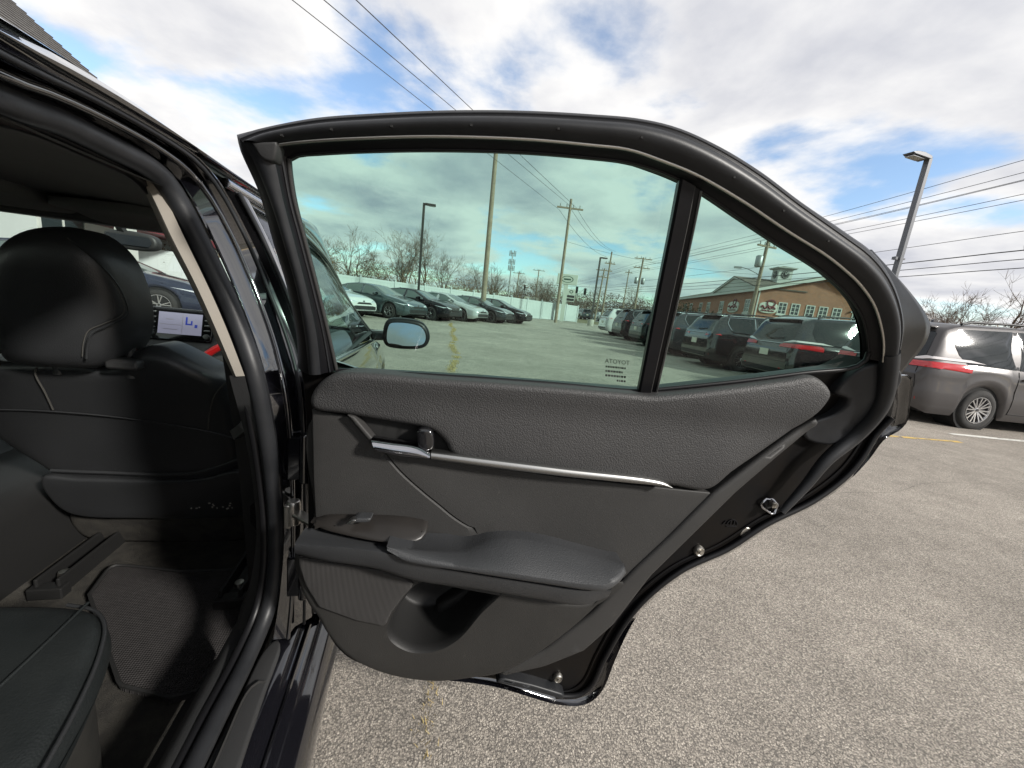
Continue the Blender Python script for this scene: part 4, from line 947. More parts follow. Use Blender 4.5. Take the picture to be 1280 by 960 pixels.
for k, (z0, z1, lb) in enumerate(rows):
    dx = .3 * (k % 3 - 1)
    wire(lb, [(20.7 + dx, -2.0, z0), (20.0 + dx, 18.0, z0), (19.55 + dx * .6, 34.0, z1), (17.0 + dx, 60.0, z1 + .3), (14.0, 110, z1 + .8)], .013 if k < 7 else (.024 if k == 7 else .018), .06)
wire('wire from the pole lamp up across to the far street', [(19.45, 34, 6.2), (3.3, 36, 7.4)], .010, .5)

# ------------------------------------------------------------------ pole sign, signals
def pole_sign():
    root = empty('pole_sign', (4.45, 42.0, gz(42)), radians(-4), 'white pole sign with dark oval emblem at the lot entrance', 'sign')
    MB().box((0, 0, 2.0), (.42, .25, 4.0)).build('post', 'sign_white', root, smooth=False)
    MB().box((.05, -.02, 4.35), (2.1, .32, 1.05)).build('cabinet', 'sign_white', root, smooth=False, bevel=.03)
    e = MB(); n = 28
    for ra, rb, y in ((.62, .34, -.185),):
        e.loft([[(.05 + ra * s * cos(2 * pi * k / n), y, 4.35 + rb * s * sin(2 * pi * k / n)) for k in range(n)] for s in (1.0, .84)], closed_u=True)
    e.build('oval_emblem', 'sign_green', root, smooth=False)
    MB().box((.05, -.188, 4.35), (.72, .01, .16)).build('name_bar', 'sign_green', root, smooth=False)
    MB().box((.62, -.02, 3.15), (.85, .2, .5)).build('cabinet', 'sign_white', root, smooth=False)
    MB().box((.62, -.02, 2.5), (.85, .2, .72)).build('reader_board', 'sign_white', root, smooth=False)
    for k in range(2): MB().box((.62, -.13, 2.66 - k * .33), (.76, .012, .24)).build('message_line', 'sign_black', root, smooth=False)
    e2 = MB().loft([[(.62 + .2 * s * cos(2 * pi * k / n), -.13, 3.15 + .17 * s * sin(2 * pi * k / n)) for k in range(n)] for s in (1.0, .6)], closed_u=True)
    e2.build('round_emblem', 'sign_green', root, smooth=False)
pole_sign()
def signal(x, y, z, label):
    root = empty('traffic_signal', (x, y, z), 0, label, 'traffic signal', 'traffic signals')
    MB().box((0, 0, 0), (.36, .22, 1.0)).build('housing', 'sign_black', root, smooth=False)
    for k in range(3): MB().lathe([(0, -.14), (.1, -.14), (.11, -.28)], 10, 'Y', (0, 0, .32 - .32 * k)).build('visor', 'sign_black', root)
signal(8.3, 62, 5.0, 'hanging traffic signal right of the pole sign'); signal(9.6, 62, 4.9, 'hanging traffic signal beside another over the street'); signal(.3, 80, 5.4, 'distant traffic signal above the fence end')
wire('signal span wire across the street', [(-2, 80, 6.4), (9, 62, 5.6), (17, 60, 6.6)], .02, .2)
def utility_box():
    root = empty('utility_cabinet', (1.4, 60, gz(60)), 0, 'pale cabinet seen over the end of the white fence', 'cabinet')
    MB().box((0, 0, 1.25), (2.2, 1, 2.5)).build('cabinet_body', 'concrete', root, smooth=False, bevel=.04)
    MB().box((0, -.52, 2.1), (1.6, .03, .3)).build('vent', 'galv', root, smooth=False)
utility_box()

# ------------------------------------------------------------------ brick building across the street
def window_part(root, c, ax, nrm, w, h, arch=False, cols=2, rws=3):
    """a white framed window with its panes, at c on a wall whose outward normal is nrm"""
    ax, nrm, c = Vector(ax), Vector(nrm), Vector(c)
    def q(a, b, d): return c + ax * a + nrm * d + Vector((0, 0, b))
    fm = MB()
    def bar(a0, b0, a1, b1, d0, d1):
        vs = [q(a, b, d) for d in (d0, d1) for a, b in ((a0, b0), (a1, b0), (a1, b1), (a0, b1))]
        fm.add(vs, [(3, 2, 1, 0), (4, 5, 6, 7), (0, 1, 5, 4), (1, 2, 6, 5), (2, 3, 7, 6), (3, 0, 4, 7)])
    t = .09
    bar(-w / 2, -h / 2, -w / 2 + t, h / 2, -.06, .05); bar(w / 2 - t, -h / 2, w / 2, h / 2, -.06, .05)
    bar(-w / 2 + t, h / 2 - t, w / 2 - t, h / 2, -.06, .05); bar(-w / 2 + t, -h / 2, w / 2 - t, -h / 2 + t, -.06, .05)
    for i in range(1, cols): x = -w / 2 + w * i / cols; bar(x - .035, -h / 2 + t, x + .035, h / 2 - t, -.05, .03)
    for j in range(1, rws):
        y = -h / 2 + h * j / rws
        for i in range(cols):
            x0 = -w / 2 + w * i / cols + .04; x1 = -w / 2 + w * (i + 1) / cols - .04
            bar(x0, y - .025, x1, y + .025, -.05, .025)
    bar(-w / 2 - .1, -h / 2 - .14, w / 2 + .1, -h / 2 - .002, -.05, .12)
    if arch:
        n = 9; P = [(w / 2 * cos(pi * k / n), h / 2 + .02 + .34 * w * sin(pi * k / n)) for k in range(n + 1)]
        vs = [q(a, b, d) for d in (-.02, .06) for a, b in P]; m = n + 1
        fm.add(vs, [tuple(range(m)), tuple(range(2 * m - 1, m - 1, -1))] + [(i, (i + 1) % m, m + (i + 1) % m, m + i) for i in range(m)])
    f = fm.build('window', 'white_trim', root, smooth=False)
    pm = MB()
    for i in range(cols):
        for j in range(rws):
            x0 = -w / 2 + w * i / cols + .03; x1 = -w / 2 + w * (i + 1) / cols - .03; y0 = -h / 2 + h * j / rws + .02; y1 = -h / 2 + h * (j + 1) / rws - .02
            pp = MB().add([q(x0, y0, .012), q(x1, y0, .012), q(x1, y1, .012), q(x0, y1, .012)], [(0, 1, 2, 3)])
            pp.build('pane', 'pane', f, smooth=False, fix=False)
    return f
def brick_building():
    root = empty('brick_building', (26.3, 45.0, 0), -radians(5.74), 'long brown brick building with white clock cupola across the street', 'building')
    E_, PK, WX, LY = 6.45, 8.25, 12.6, 38.0
    RX = WX / 2
    # walls: gable end faces the lot, long side runs along the street
    MB().prism([(0, 0), (WX, 0), (WX, E_), (RX, PK - .12), (0, E_)], 0, LY, lambda p, t: (p[0], t, p[1])).build('wall', 'brick', root, smooth=False)
    for s in (-1, 1):
        x1 = RX + s * (RX + .45); zz = E_ - .45 * (PK - E_) / RX
        MB().add([(RX, -.45, PK), (RX, LY + .4, PK), (x1, LY + .4, zz), (x1, -.45, zz), (RX, -.45, PK + .14), (RX, LY + .4, PK + .14), (x1, LY + .4, zz + .14), (x1, -.45, zz + .14)],
                 [(0, 1, 2, 3), (7, 6, 5, 4), (0, 3, 7, 4), (1, 5, 6, 2), (3, 2, 6, 7), (0, 4, 5, 1)]).build('roof', 'shingle', root, smooth=False)
        MB().bar((RX + s * .02, -.47, PK - .1), (x1, -.47, zz - .1), .10, .30).build('rake_board', 'white_trim', root, smooth=False)
    MB().box((-.47, LY / 2, E_ - .2), (.14, LY + .8, .3)).build('gutter', 'white_trim', root, smooth=False)
    MB().box((-.08, -.08, E_ / 2 - .1), (.12, .12, E_ - .4)).build('downpipe', 'white_trim', root, smooth=False)
    # pediment over the long side
    y0, y1, yc = .4, 13.0, 6.6
    MB().prism([(y0, E_ - .05), (y1, E_ - .05), (yc, E_ + 1.55)], -.30, 3.2, lambda p, t: (t, p[0], p[1])).build('pediment', 'white_trim', root, smooth=False)
    for a in (y0 - .5, y1 + .5):
        MB().bar((-.36, a, E_ - .05), (-.36, yc, E_ + 1.72), .25, .28, (1, 0, 0)).build('rake_board', 'white_trim', root, smooth=False)
        mb = MB().add([(-.5, a, E_ + .10), (-.5, yc, E_ + 1.86), (4.8, yc, E_ + 1.86), (4.8, a, E_ + .10), (-.5, a, E_ - .02), (-.5, yc, E_ + 1.74), (4.8, yc, E_ + 1.74), (4.8, a, E_ - .02)],
                       [(0, 1, 2, 3), (7, 6, 5, 4), (0, 4, 5, 1), (1, 5, 6, 2), (2, 6, 7, 3), (3, 7, 4, 0)])
        mb.build('roof', 'shingle', root, smooth=False)
    # windows of the gable end
    for x in (2.65, 4.0, 5.55, 6.9, 8.3, 10.35): window_part(root, (x, 0, 4.5), (1, 0, 0), (0, -1, 0), .92, 1.3, False)
    # windows of the long side
    for y, ar in ((2.35, False), (9.9, False), (14.7, False), (18.0, False), (22.6, False), (25.6, False), (31, False), (35, False)):
        window_part(root, (0, y, 4.55), (0, -1, 0), (-1, 0, 0), 1.3, 1.5, ar)
    for y in (2.35, 9.9): MB().box((-.05, y, 3.5), (.1, 1.5, .42)).build('apron_panel', 'white_trim', root, smooth=False)
    # the white board signs with a maroon script
    def board(fn, w, h):
        pl = [(w / 2 * cos(t) * (1 if abs(cos(t)) < .8 else 1.02), h / 2 * (1 if sin(t) > 0 else -1) * abs(sin(t)) ** .45) for t in [2 * pi * k / 28 for k in range(28)]]
        b = pad(pl, .12, .02, fn, .12, .4).build('sign_board', 'sign_white', root)
        mb = MB()
        P = [fn(-w * .40 + w * .8 * t, .12 * h * sin(t * 17) * (1 - .4 * t) + .02, .14) for t in [k / 40 for k in range(41)]]
        mb.tube(P, .10, 5)
        P = [fn(-w * .36 + w * .7 * t, -.27 * h + .03 * sin(t * 25), .14) for t in [k / 20 for k in range(21)]]
        mb.tube(P, .06, 5)
        P = [fn(w * .12 + .42 * cos(t), h * .42 + .36 * sin(t), .13) for t in [k / 12 * 2 * pi for k in range(13)]]
        mb.tube(P, .08, 5)
        mb.build('script', 'maroon', b)
    board(lambda a, b, h: Vector((1.15 + a, -h, 4.4 + b)), 1.9, 1.2)
    board(lambda a, b, h: Vector((-h, 6.0 - a, 4.45 + b)), 3.0, 1.4)
    for x in (9.7,): MB().lathe([(0, -.2), (.1, -.2), (.13, 0)], 10, 'Y', (x, 0, 4.9)).build('wall_lamp', 'galv', root)
    # clock cupola
    cx, cy, s = 4.4, 5.2, .78
    cup = MB().box((cx, cy, 8.35), (2 * s, 2 * s, 2.1)).build('cupola', 'white_trim', root, smooth=False)
    MB().box((cx, cy, 9.44), (2 * s + .5, 2 * s + .5, .10)).box((cx, cy, 9.53), (2 * s + .7, 2 * s + .7, .09)).build('cornice', 'white_trim', cup, smooth=False)
    MB().add([(cx - 1.0, cy - 1.0, 9.58), (cx + 1.0, cy - 1.0, 9.58), (cx + 1.0, cy + 1.0, 9.58), (cx - 1.0, cy + 1.0, 9.58), (cx, cy, 9.85)], [(0, 1, 4), (1, 2, 4), (2, 3, 4), (3, 0, 4)]).build('cap_roof', 'shingle', cup, smooth=False)
    for axn in ('X', 'Y'):
        sg = -1
        pos = (cx - s - .0, cy, 8.75) if axn == 'X' else (cx, cy - s, 8.75)
        MB().lathe([(0, sg * .06), (.44, sg * .06), (.46, sg * .05), (.46, 0)], 24, axn, pos).build('clock_face', 'sign_black', cup)
        hd = MB()
        for k in range(12):
            a = 2 * pi * k / 12
            p = (pos[0] - .075, pos[1] + .36 * cos(a), pos[2] + .36 * sin(a)) if axn == 'X' else (pos[0] + .36 * cos(a), pos[1] - .075, pos[2] + .36 * sin(a))
            hd.box(p, (.03, .07, .07) if axn == 'X' else (.07, .03, .07))
        for L, a in ((.22, 2.0), (.32, .9)):
            e = Vector((0, L * cos(a), L * sin(a))) if axn == 'X' else Vector((L * cos(a), 0, L * sin(a)))
            o = Vector((pos[0] - .08, pos[1], pos[2])) if axn == 'X' else Vector((pos[0], pos[1] - .08, pos[2]))
            hd.bar(o, o + e, .05)
        hd.build('clock_hands', 'white_trim', cup, smooth=False)
brick_building()
def bush(name, loc, h, w, seed, label, m='leaf_green', n=900, leaf=.16):
    rg = random.Random(seed)
    root = empty(name, (loc[0], loc[1], gz(loc[1])), 0, label, 'bush', 'evergreen bushes by the brick building')
    mb = MB()
    cl = [(Vector((rg.gauss(0, w * .35), rg.gauss(0, w * .35), rg.uniform(.25, .85) * h)), rg.uniform(.25, .5) * w) for _ in range(9)]
    for i in range(n):
        c, r = cl[i % 9]
        d = Vector((rg.gauss(0, 1), rg.gauss(0, 1), rg.gauss(0, 1))).normalized() * r * rg.random() ** .4
        q = c + d; q.z = max(.05, q.z)
        a = Vector((rg.gauss(0, 1), rg.gauss(0, 1), rg.gauss(0, 1))).normalized() * leaf
        b = a.cross(Vector((rg.gauss(0, 1), rg.gauss(0, 1), rg.gauss(0, 1)))).normalized() * leaf * .5
        mb.add([q - a, q + b, q + a, q - b], [(0, 1, 2, 3)])
    mb.build('crown', m, root, smooth=False, fix=False)
    st = MB()
    for k in range(4): st.tube([(0, 0, 0), (rg.gauss(0, .1), rg.gauss(0, .1), h * .4), (rg.gauss(0, .3), rg.gauss(0, .3), h * .75)], [.05, .035, .015], 5)
    st.build('trunk', 'bark', root, fix=False)
bush('evergreen_bush', (26.0, 66.0), 4.6, 3.6, 1, 'dark evergreen bush beside the door divider, before the brick building')
bush('evergreen_bush', (25.6, 57.0), 3.8, 3.0, 2, 'lower evergreen bush over the black suv roof, before the brick building')

# ------------------------------------------------------------------ vehicles
def lerp_tab(tab, x):
    if x >= tab[0][0]: return tab[0][1]
    for (a, va), (b, vb) in zip(tab, tab[1:]):
        if x >= b:
            t = (a - x) / (a - b); return va + (vb - va) * t
    return tab[-1][1]
def smooth_tab(tab, x, w=.09):
    return sum(lerp_tab(tab, x + d * w) * k for d, k in ((-1, .15), (-.5, .22), (0, .26), (.5, .22), (1, .15)))
SPEC = dict(
    sedan=dict(L=4.85, wmax=.92, top=[(2.43, .60), (2.40, .66), (2.2, .80), (1.9, .90), (1.2, 1.02), (.35, 1.40), (.0, 1.44), (-.5, 1.45), (-1.05, 1.38), (-1.8, 1.12), (-2.2, 1.09), (-2.38, 1.03), (-2.43, .80)],
               belt=[(2.43, .58), (2.2, .72), (1.2, .93), (0, .97), (-1.6, 1.02), (-2.43, .98)], roofw=.60, zroof=1.43, axles=(1.45, -1.38), R=.335, arch=.385, bot=.20,
               wins=[(.98, -.02), (-.12, -.98), (-1.03, -1.38)], ws=((1.12, .42), .60), rg=None),
    suv=dict(L=4.95, wmax=.96, top=[(2.48, .78), (2.45, .92), (2.25, 1.02), (1.3, 1.14), (.62, 1.62), (.2, 1.70), (-.8, 1.73), (-1.9, 1.68), (-2.15, 1.60), (-2.36, 1.20), (-2.42, 1.06), (-2.48, .80)],
             belt=[(2.48, .74), (2.2, .95), (1.3, 1.08), (0, 1.10), (-1.6, 1.14), (-2.48, 1.10)], roofw=.66, zroof=1.68, axles=(1.5, -1.35), R=.37, arch=.425, bot=.25,
             wins=[(1.0, .05), (-.06, -.98), (-1.06, -1.98)], ws=((1.22, .68), .64), rg=(.62, 1.14, 1.56)),
    minivan=dict(L=5.12, wmax=.99, top=[(2.56, .72), (2.5, .88), (2.3, 1.0), (1.75, 1.12), (.75, 1.70), (.3, 1.78), (-.8, 1.81), (-2.0, 1.75), (-2.26, 1.66), (-2.42, 1.22), (-2.50, 1.05), (-2.56, .78)],
                 belt=[(2.56, .68), (2.3, .9), (1.6, 1.02), (0, 1.04), (-1.6, 1.06), (-2.56, 1.06)], roofw=.70, zroof=1.75, axles=(1.55, -1.45), R=.345, arch=.395, bot=.20,
                 wins=[(1.35, .25), (.18, -.92), (-1.0, -2.12)], ws=((1.62, .82), .68), rg=(.66, 1.12, 1.58)),
)
def body_mesh(S):
    L, wm = S['L'], S['wmax']; hl = L / 2
    ys = []
    n = 104
    for i in range(n + 1):
        t = i / n; ys.append(hl * cos(pi * t) * .30 + hl * (1 - 2 * t) * .70)
    for a in S['axles']:
        for k in range(-6, 7): ys.append(a + S['arch'] * sin(k / 6 * pi / 2))
    ys = sorted(set(round(y, 4) for y in ys), reverse=True)
    rows = []
    for y in ys:
        zt = smooth_tab(S['top'], y, .07); zs = min(smooth_tab(S['belt'], y, .1), zt - .035)
        e = abs(y) / hl
        w = wm * (1 - .07 * max(0, (e - .45) / .55) ** 2 - .10 * max(0, (e - .86) / .14) ** 3)
        zb = S['bot'] + .10 * max(0, (e - .9) / .1)
        for a in S['axles']:
            d = abs(y - a)
            if d <= S['arch']: zb = max(zb, S['R'] + sqrt(max(0, S['arch'] ** 2 - d * d)) - .0)
        zroof = S['zroof']
        g = max(0, min(1, (zt - .05 - zs) / (zroof - zs)))
        wt = .945 * w * (1 - g) + S['roofw'] * g * (w / wm) ** .5
        zr = zs + (zt - zs) * (.62 + .30 * g)
        H = zs - zb
        low = [(w * .93, zb), (w * .975, zb + .10 * H), (w * .998, zb + .28 * H), (w, zb + .45 * H), (w * .985, zb + .60 * H), (w * .988, zb + .74 * H), (w * .982, zb + .88 * H), (w * .95, zs)]
        up = []
        for k in range(1, 7):
            t = k / 6; up.append((w * .95 + (wt - w * .95) * t + .018 * sin(pi * t) * g, zs + (zr - zs) * t))
        cap = []
        for k in range(1, 7):
            t = k / 6; cap.append((wt * cos(t * pi / 2) ** .9 if k < 6 else 0.0, zr + (zt - zr) * sin(t * pi / 2) ** .8))
        half = low + up + cap
        rows.append([(x, y, z) for x, z in half] + [(-x, y, z) for x, z in reversed(half[:-1])])
    return ys, rows
class Proj:
    def __init__(s, rows):
        mb = MB().loft(rows); n = len(rows[0])
        mb.f.append(tuple(range(n))); mb.f.append(tuple(range((len(rows) - 1) * n, len(rows) * n)))
        s.mb = mb; s.t = BVHTree.FromPolygons([Vector(v) for v in mb.v], mb.f)
    def hit(s, o, d, off):
        r = s.t.ray_cast(Vector(o), Vector(d), 12)
        if r[0] is None: return None
        nn = r[1] if r[1].dot(Vector(d)) < 0 else -r[1]
        return r[0] - Vector(d) * 0 + nn * off
    def patch(s, poly, frame, off=.004, step=.08, th=.012):
        """poly 2D -> patch lying off mm outside the body. frame(a, b) -> (origin, direction)"""
        P, F = fill(poly, step); vs = []; ok = {}
        for i, (a, b) in enumerate(P):
            o, d = frame(a, b); h = s.hit(o, d, off)
            if h is not None: ok[i] = len(vs); vs.append(h)
        fs = [tuple(ok[i] for i in f) for f in F if all(i in ok for i in f)]
        return MB().add(vs, fs)
def side(sg): return lambda a, b: ((sg * 3, a, b), (-sg, 0, 0))
def front(sg=1): return lambda a, b: ((a, sg * 5, b), (0, -sg, 0))
def topd(): return lambda a, b: ((a, b, 4), (0, 0, -1))
def wheel_proto(R, spokes, dark=False, style=0, w=.22):
    t = MB().lathe([(R * .62, -w / 2 + .01), (R * .80, -w / 2), (R * .93, -w / 2 + .012), (R, -w / 2 + .04), (R, w / 2 - .04), (R * .93, w / 2 - .012), (R * .80, w / 2), (R * .70, w / 2 - .006), (R * .62, w / 2 - .02)], 36, 'X')
    tyre = t.build('wheel', 'tyre', None, sharp=50)
    r = MB().lathe([(R * .62, w / 2 - .02), (R * .655, w / 2 - .012), (R * .66, w / 2 - .004), (R * .63, w / 2 - .004), (R * .60, w / 2 - .03), (R * .59, -w / 2 + .03)], 36, 'X')
    r.lathe([(0, w / 2 - .022), (R * .10, w / 2 - .02), (R * .14, w / 2 - .035), (R * .14, w / 2 - .08)], 20, 'X')
    for k in range(spokes):
        a = 2 * pi * k / spokes
        for da in ((-.09, .09) if style else (0,)):
            a1 = a + da * .6; a2 = a + da * 1.9
            p0 = Vector((w / 2 - .040, cos(a1) * R * .11, sin(a1) * R * .11)); p1 = Vector((w / 2 - .022, cos(a2) * R * .62, sin(a2) * R * .62))
            r.bar(p0, p1, R * (.062 if style else .13), .03, (1, 0, 0))
    rim = r.build('rim', 'alloy_dark' if dark else 'alloy', tyre, smooth=False)
    MB().lathe([(0, w / 2 - .075), (R * .60, w / 2 - .075)], 24, 'X').build('brake_disc', 'well', tyre, smooth=False)
    MB().lathe([(0, w / 2 - .015), (R * .07, w / 2 - .016), (R * .075, w / 2 - .022)], 14, 'X').build('hub_cap', 'sign_black' if not dark else 'alloy', tyre)
    return tyre
PROTO = []
def vehicle_proto(kind, opt):
    S = SPEC[kind]; ys, rows = body_mesh(S); pj = Proj(rows); hl = S['L'] / 2; wm = S['wmax']
    GLS = 'sedan_glass' if kind == 'sedan' else 'car_glass'
    root = bpy.data.objects.new(opt['name'], None); COL.objects.link(root)
    body = pj.mb.build('body', 'paint_black', root, sharp=38)
    # dark floor and wheel wells
    MB().box((0, 0, S['bot'] + .10), (wm * 1.72, S['L'] * .94, .16)).build('underbody', 'well', root, smooth=False)
    for a in S['axles']:
        for sg in (-1, 1): MB().lathe([(S['arch'] * 1.02, 0), (S['arch'] * 1.02, .34), (0, .34)], 22, 'X', (sg * (wm * .93) - (.34 if sg > 0 else 0), a, S['R'])).build('wheel_well', 'well', root)
    zb = lambda y: smooth_tab(S['belt'], y, .1)
    def zr(y):
        zt = smooth_tab(S['top'], y, .07); zs = min(zb(y), zt - .035)
        g = max(0, min(1, (zt - .05 - zs) / (S['zroof'] - zs))); return zs + (zt - zs) * (.62 + .30 * g)
    for sg in (-1, 1):
        for wi, (a, b) in enumerate(S['wins']):
            K = 9; yy = [a + (b - a) * k / K for k in range(K + 1)]
            bot = [(y, zb(y) + .025) for y in yy]; tp = [(y, max(zr(y) - .035, zb(y) + .03)) for y in reversed(yy)]
            poly = bot + tp
            if kind != 'sedan' and wi == 2:   # raked rear corner of the last window
                poly = [(y, z) for y, z in bot[:-2]] + [(b + .10, zb(b) + .16), (b + .03, zb(b) + .30)] + tp[1:]
            keep = [poly[0]]
            for p in poly[1:]:
                if (Vector(p) - Vector(keep[-1])).length > .012: keep.append(p)
            g = pj.patch(keep, side(sg), .005, .10).build('window', GLS, root)
            if opt.get('chrome') and (wi == 2 or opt['chrome'] == 'all'):
                ln = [pj.hit(*side(sg)(p[0], p[1]), .008) for p in keep]; ln = [p for p in ln if p]
                MB().tube(ln, .010 if kind == 'sedan' else .017, 5, closed=True).build('window_trim', 'chrome', g)
        # pillars between windows: black tape; door seams
        for a, b in zip(S['wins'], S['wins'][1:]):
            y0, y1 = b[0] + .012, a[1] - .012
            if y1 - y0 < .02: continue
            poly = [(y1, zb(y1) + .03), (y1, zr(y1) - .04), (y0, zr(y0) - .04), (y0, zb(y0) + .03)]
            pj.patch(poly, side(sg), .004, .1).build('pillar_cover', opt.get('pillar', 'gloss_black'), root)
        seams = MB()
        dys = [S['wins'][0][0] + .10, S['wins'][0][1] - .04, S['wins'][1][1] - .02]
        for i, y in enumerate(dys):
            z0 = S['bot'] + .12
            ln = [pj.hit(*side(sg)(y + (.05 if i == 0 else 0), z0 + (zb(y) - z0) * k / 10), .0015) for k in range(11)]
            ln = [p for p in ln if p]
            if len(ln) > 2: seams.tube(ln, .006, 4)
        ln = [pj.hit(*side(sg)(dys[0] + (dys[2] - dys[0]) * k / 16, S['bot'] + .13), .0015) for k in range(17)]
        seams.tube([p for p in ln if p], .006, 4)
        seams.build('door_seam', 'well', root)
        for y in (S['wins'][0][1] + .10, S['wins'][1][1] + .14):
            p = pj.hit(*side(sg)(y, zb(y) - .12), .02)
            if p: MB().box(p, (.035, .19, .032)).build('door_handle', opt.get('handle', 'paint_black'), root, bevel=.008)
        # mirror
        ym = S['wins'][0][0] - .16; p = pj.hit(*side(sg)(ym, zb(ym) + .02), .0)
        if p:
            mm = MB().lathe([(0, -.10), (.07, -.09), (.098, -.03), (.10, .04), (.085, .06)], 14, 'Y', (p.x + sg * .15, p.y, p.z + .06))
            mm.v = [((v[0] - p.x - sg * .15) * 1.25 + p.x + sg * .15, v[1], (v[2] - p.z - .06) * .8 + p.z + .06) for v in mm.v]
            mm.bar((p.x - sg * .02, p.y, p.z), (p.x + sg * .10, p.y, p.z + .04), .05)
            mm.build('side_mirror', opt.get('mirror', 'paint_black'), root)
        # lights
        if kind == 'sedan':
            hp = [(sg * .40, .64), (sg * .62, .60), (sg * .86, .66), (sg * .90, .745), (sg * .72, .735)]
        elif kind == 'suv': hp = [(sg * .46, .84), (sg * .88, .86), (sg * .92, .96), (sg * .60, .94)]
        else: hp = [(sg * .48, .78), (sg * .88, .82), (sg * .92, .96), (sg * .62, .92)]
        pj.patch(hp, front(1), .006, .05).build('headlight', 'head_lamp', root)
        if kind == 'sedan':
            tp_ = [(sg * .34, .88), (sg * .88, .86), (sg * .90, .97), (sg * .40, .98)]
            pj.patch(tp_, front(-1), .008, .05).build('tail_light', 'tail_red', root)
        elif kind == 'suv':
            pj.patch([(sg * .50, .985), (sg * .93, .97), (sg * .95, 1.06), (sg * .52, 1.06)], front(-1), .01, .05).build('tail_light', 'tail_red', root)
            pj.patch([(-2.46, 1.0), (-2.12, 1.03), (-2.18, 1.08), (-2.46, 1.08)], side(sg), .01, .05).build('tail_light', 'tail_red', root)
        else:
            mb = pj.patch([(sg * .42, .97), (sg * .96, .95), (sg * .96, 1.085), (sg * .44, 1.06)], front(-1), .014, .02)
            q = pj.patch([(-2.55, .95), (-2.32, .96), (-2.22, 1.01), (-2.32, 1.07), (-2.55, 1.085)], side(sg), .014, .02)
            mb.add(q.v, q.f); tl_ = mb.build('tail_light', 'tail_red', root)
            mb = pj.patch([(sg * .46, 1.075), (sg * .96, 1.095), (sg * .96, 1.175), (sg * .74, 1.155)], front(-1), .015, .02)
            mb.build('clear_lens', 'tail_clear', tl_)
        # reflector low in the bumper
        pj.patch([(sg * .62, .42), (sg * .84, .42), (sg * .84, .46), (sg * .62, .46)], front(-1), .008, .06).build('reflector', 'tail_red', root)
    # windscreen and rear glass
    (y0, y1), hw = S['ws']
    pj.patch([(-hw * .98 - .10, y0), (0, y0 + .10), (hw * .98 + .10, y0), (hw * .88, y1), (0, y1 + .03), (-hw * .88, y1)], topd(), .005, .09).build('windscreen', GLS, root)
    if S['rg']:
        hw, za, zb_ = S['rg']
        rgp = [(-hw - .08, za), (hw + .08, za), (hw, zb_ - .04), (hw - .05, zb_), (-hw + .05, zb_), (-hw, zb_ - .04)]
        pj.patch(rgp, front(-1), .006, .09).build('rear_window', 'car_glass', root)
        q = pj.hit(*front(-1)(0, za + .03), .015); q2 = pj.hit(*front(-1)(.42, za + .07), .015)
        if q and q2: MB().bar(q, q2, .02).lathe([(0, .03), (.03, .02), (.03, 0)], 10, 'Z', tuple(q)).build('rear_wiper', 'sign_black', root)
        # spoiler
        MB().box((0, -hl + .36, zb_ + .075), (hw * 1.75, .26, .03)).build('spoiler', opt.get('spoiler', 'paint_black'), root, bevel=.01)
        for z, m_ in ((.985, 'chrome') if kind == 'suv' else (.965, 'chrome'),):
            ln = [pj.hit(*front(-1)(-.50 + k / 12, z + .085), .008) for k in range(13)]
            MB().tube([p for p in ln if p], .014, 5).build('chrome_strip', m_, root)
    else:
        pj.patch([(-.58, -1.72), (.58, -1.72), (.50, -1.12), (-.50, -1.12)], topd(), .005, .09).build('rear_window', 'car_glass', root)
    zpl = .80 if kind != 'sedan' else .72
    p = pj.hit(*front(-1)(0, zpl), .012)
    if p: MB().box(p, (.31, .012, .16)).build('licence_plate', 'plate', root, smooth=False)
    # tailgate seam and low black bumper
    sm = MB()
    for sg in (-1, 1):
        ln = [pj.hit(*front(-1)(sg * (.80 - .02 * k), .62 + .09 * k), .002) for k in range(6)]
        sm.tube([q for q in ln if q], .006, 4)
    ln = [pj.hit(*front(-1)(-.8 + 1.6 * k / 14, .62), .002) for k in range(15)]
    sm.tube([q for q in ln if q], .006, 4)
    sm.build('tailgate_seam', 'well', root)
    pj.patch([(-.74, S['bot'] + .12), (.74, S['bot'] + .12), (.78, S['bot'] + .24), (-.78, S['bot'] + .24)], front(-1), .01, .1).build('rear_valance', 'rubber_dark', root)
    # nose
    if kind == 'sedan':
        pj.patch([(-.46, .56), (.46, .56), (.36, .63), (-.36, .63)], front(1), .008, .06).build('grille', 'sign_black', root)
        lg = pj.patch([(-.72, .28), (.72, .28), (.80, .52), (.50, .50), (-.50, .50), (-.80, .52)], front(1), .008, .06).build('lower_grille', 'sign_black', root)
        br = MB()
        for z in (.32, .36, .40, .44, .48):
            ln = [pj.hit(*front(1)(-.70 + 1.4 * k / 14, z), .014) for k in range(15)]
            br.tube([q for q in ln if q], .006, 4)
        br.build('grille_slats', 'alloy_dark', lg)
    else:
        pj.patch([(-.52, .60), (.52, .60), (.56, .92), (-.56, .92)], front(1), .008, .06).build('grille', 'sign_black', root)
    p = pj.hit(*front(1)(0, .42), .02)
    if p and kind == 'sedan': MB().lathe([(0, .02), (.05, .015), (.055, 0)], 14, 'Y', tuple(pj.hit(*front(1)(0, .66), .0) or p)).build('badge', 'chrome', root)
    if opt.get('rails'):
        for sg in (-1, 1):
            ln = []
            for k in range(15):
                y = .35 - 2.25 * k / 14
                h = pj.hit((sg * (S['roofw'] - .03), y, 4), (0, 0, -1), .0)
                if h: ln.append(h + Vector((0, 0, .055 * (1 if 0 < k < 14 else .2) + .01)))
            MB().tube(ln, .022, 6).build('roof_rail', opt['rails'], root)
    h = pj.hit((0, -1.55 if kind != 'sedan' else -.85, 4), (0, 0, -1), 0)
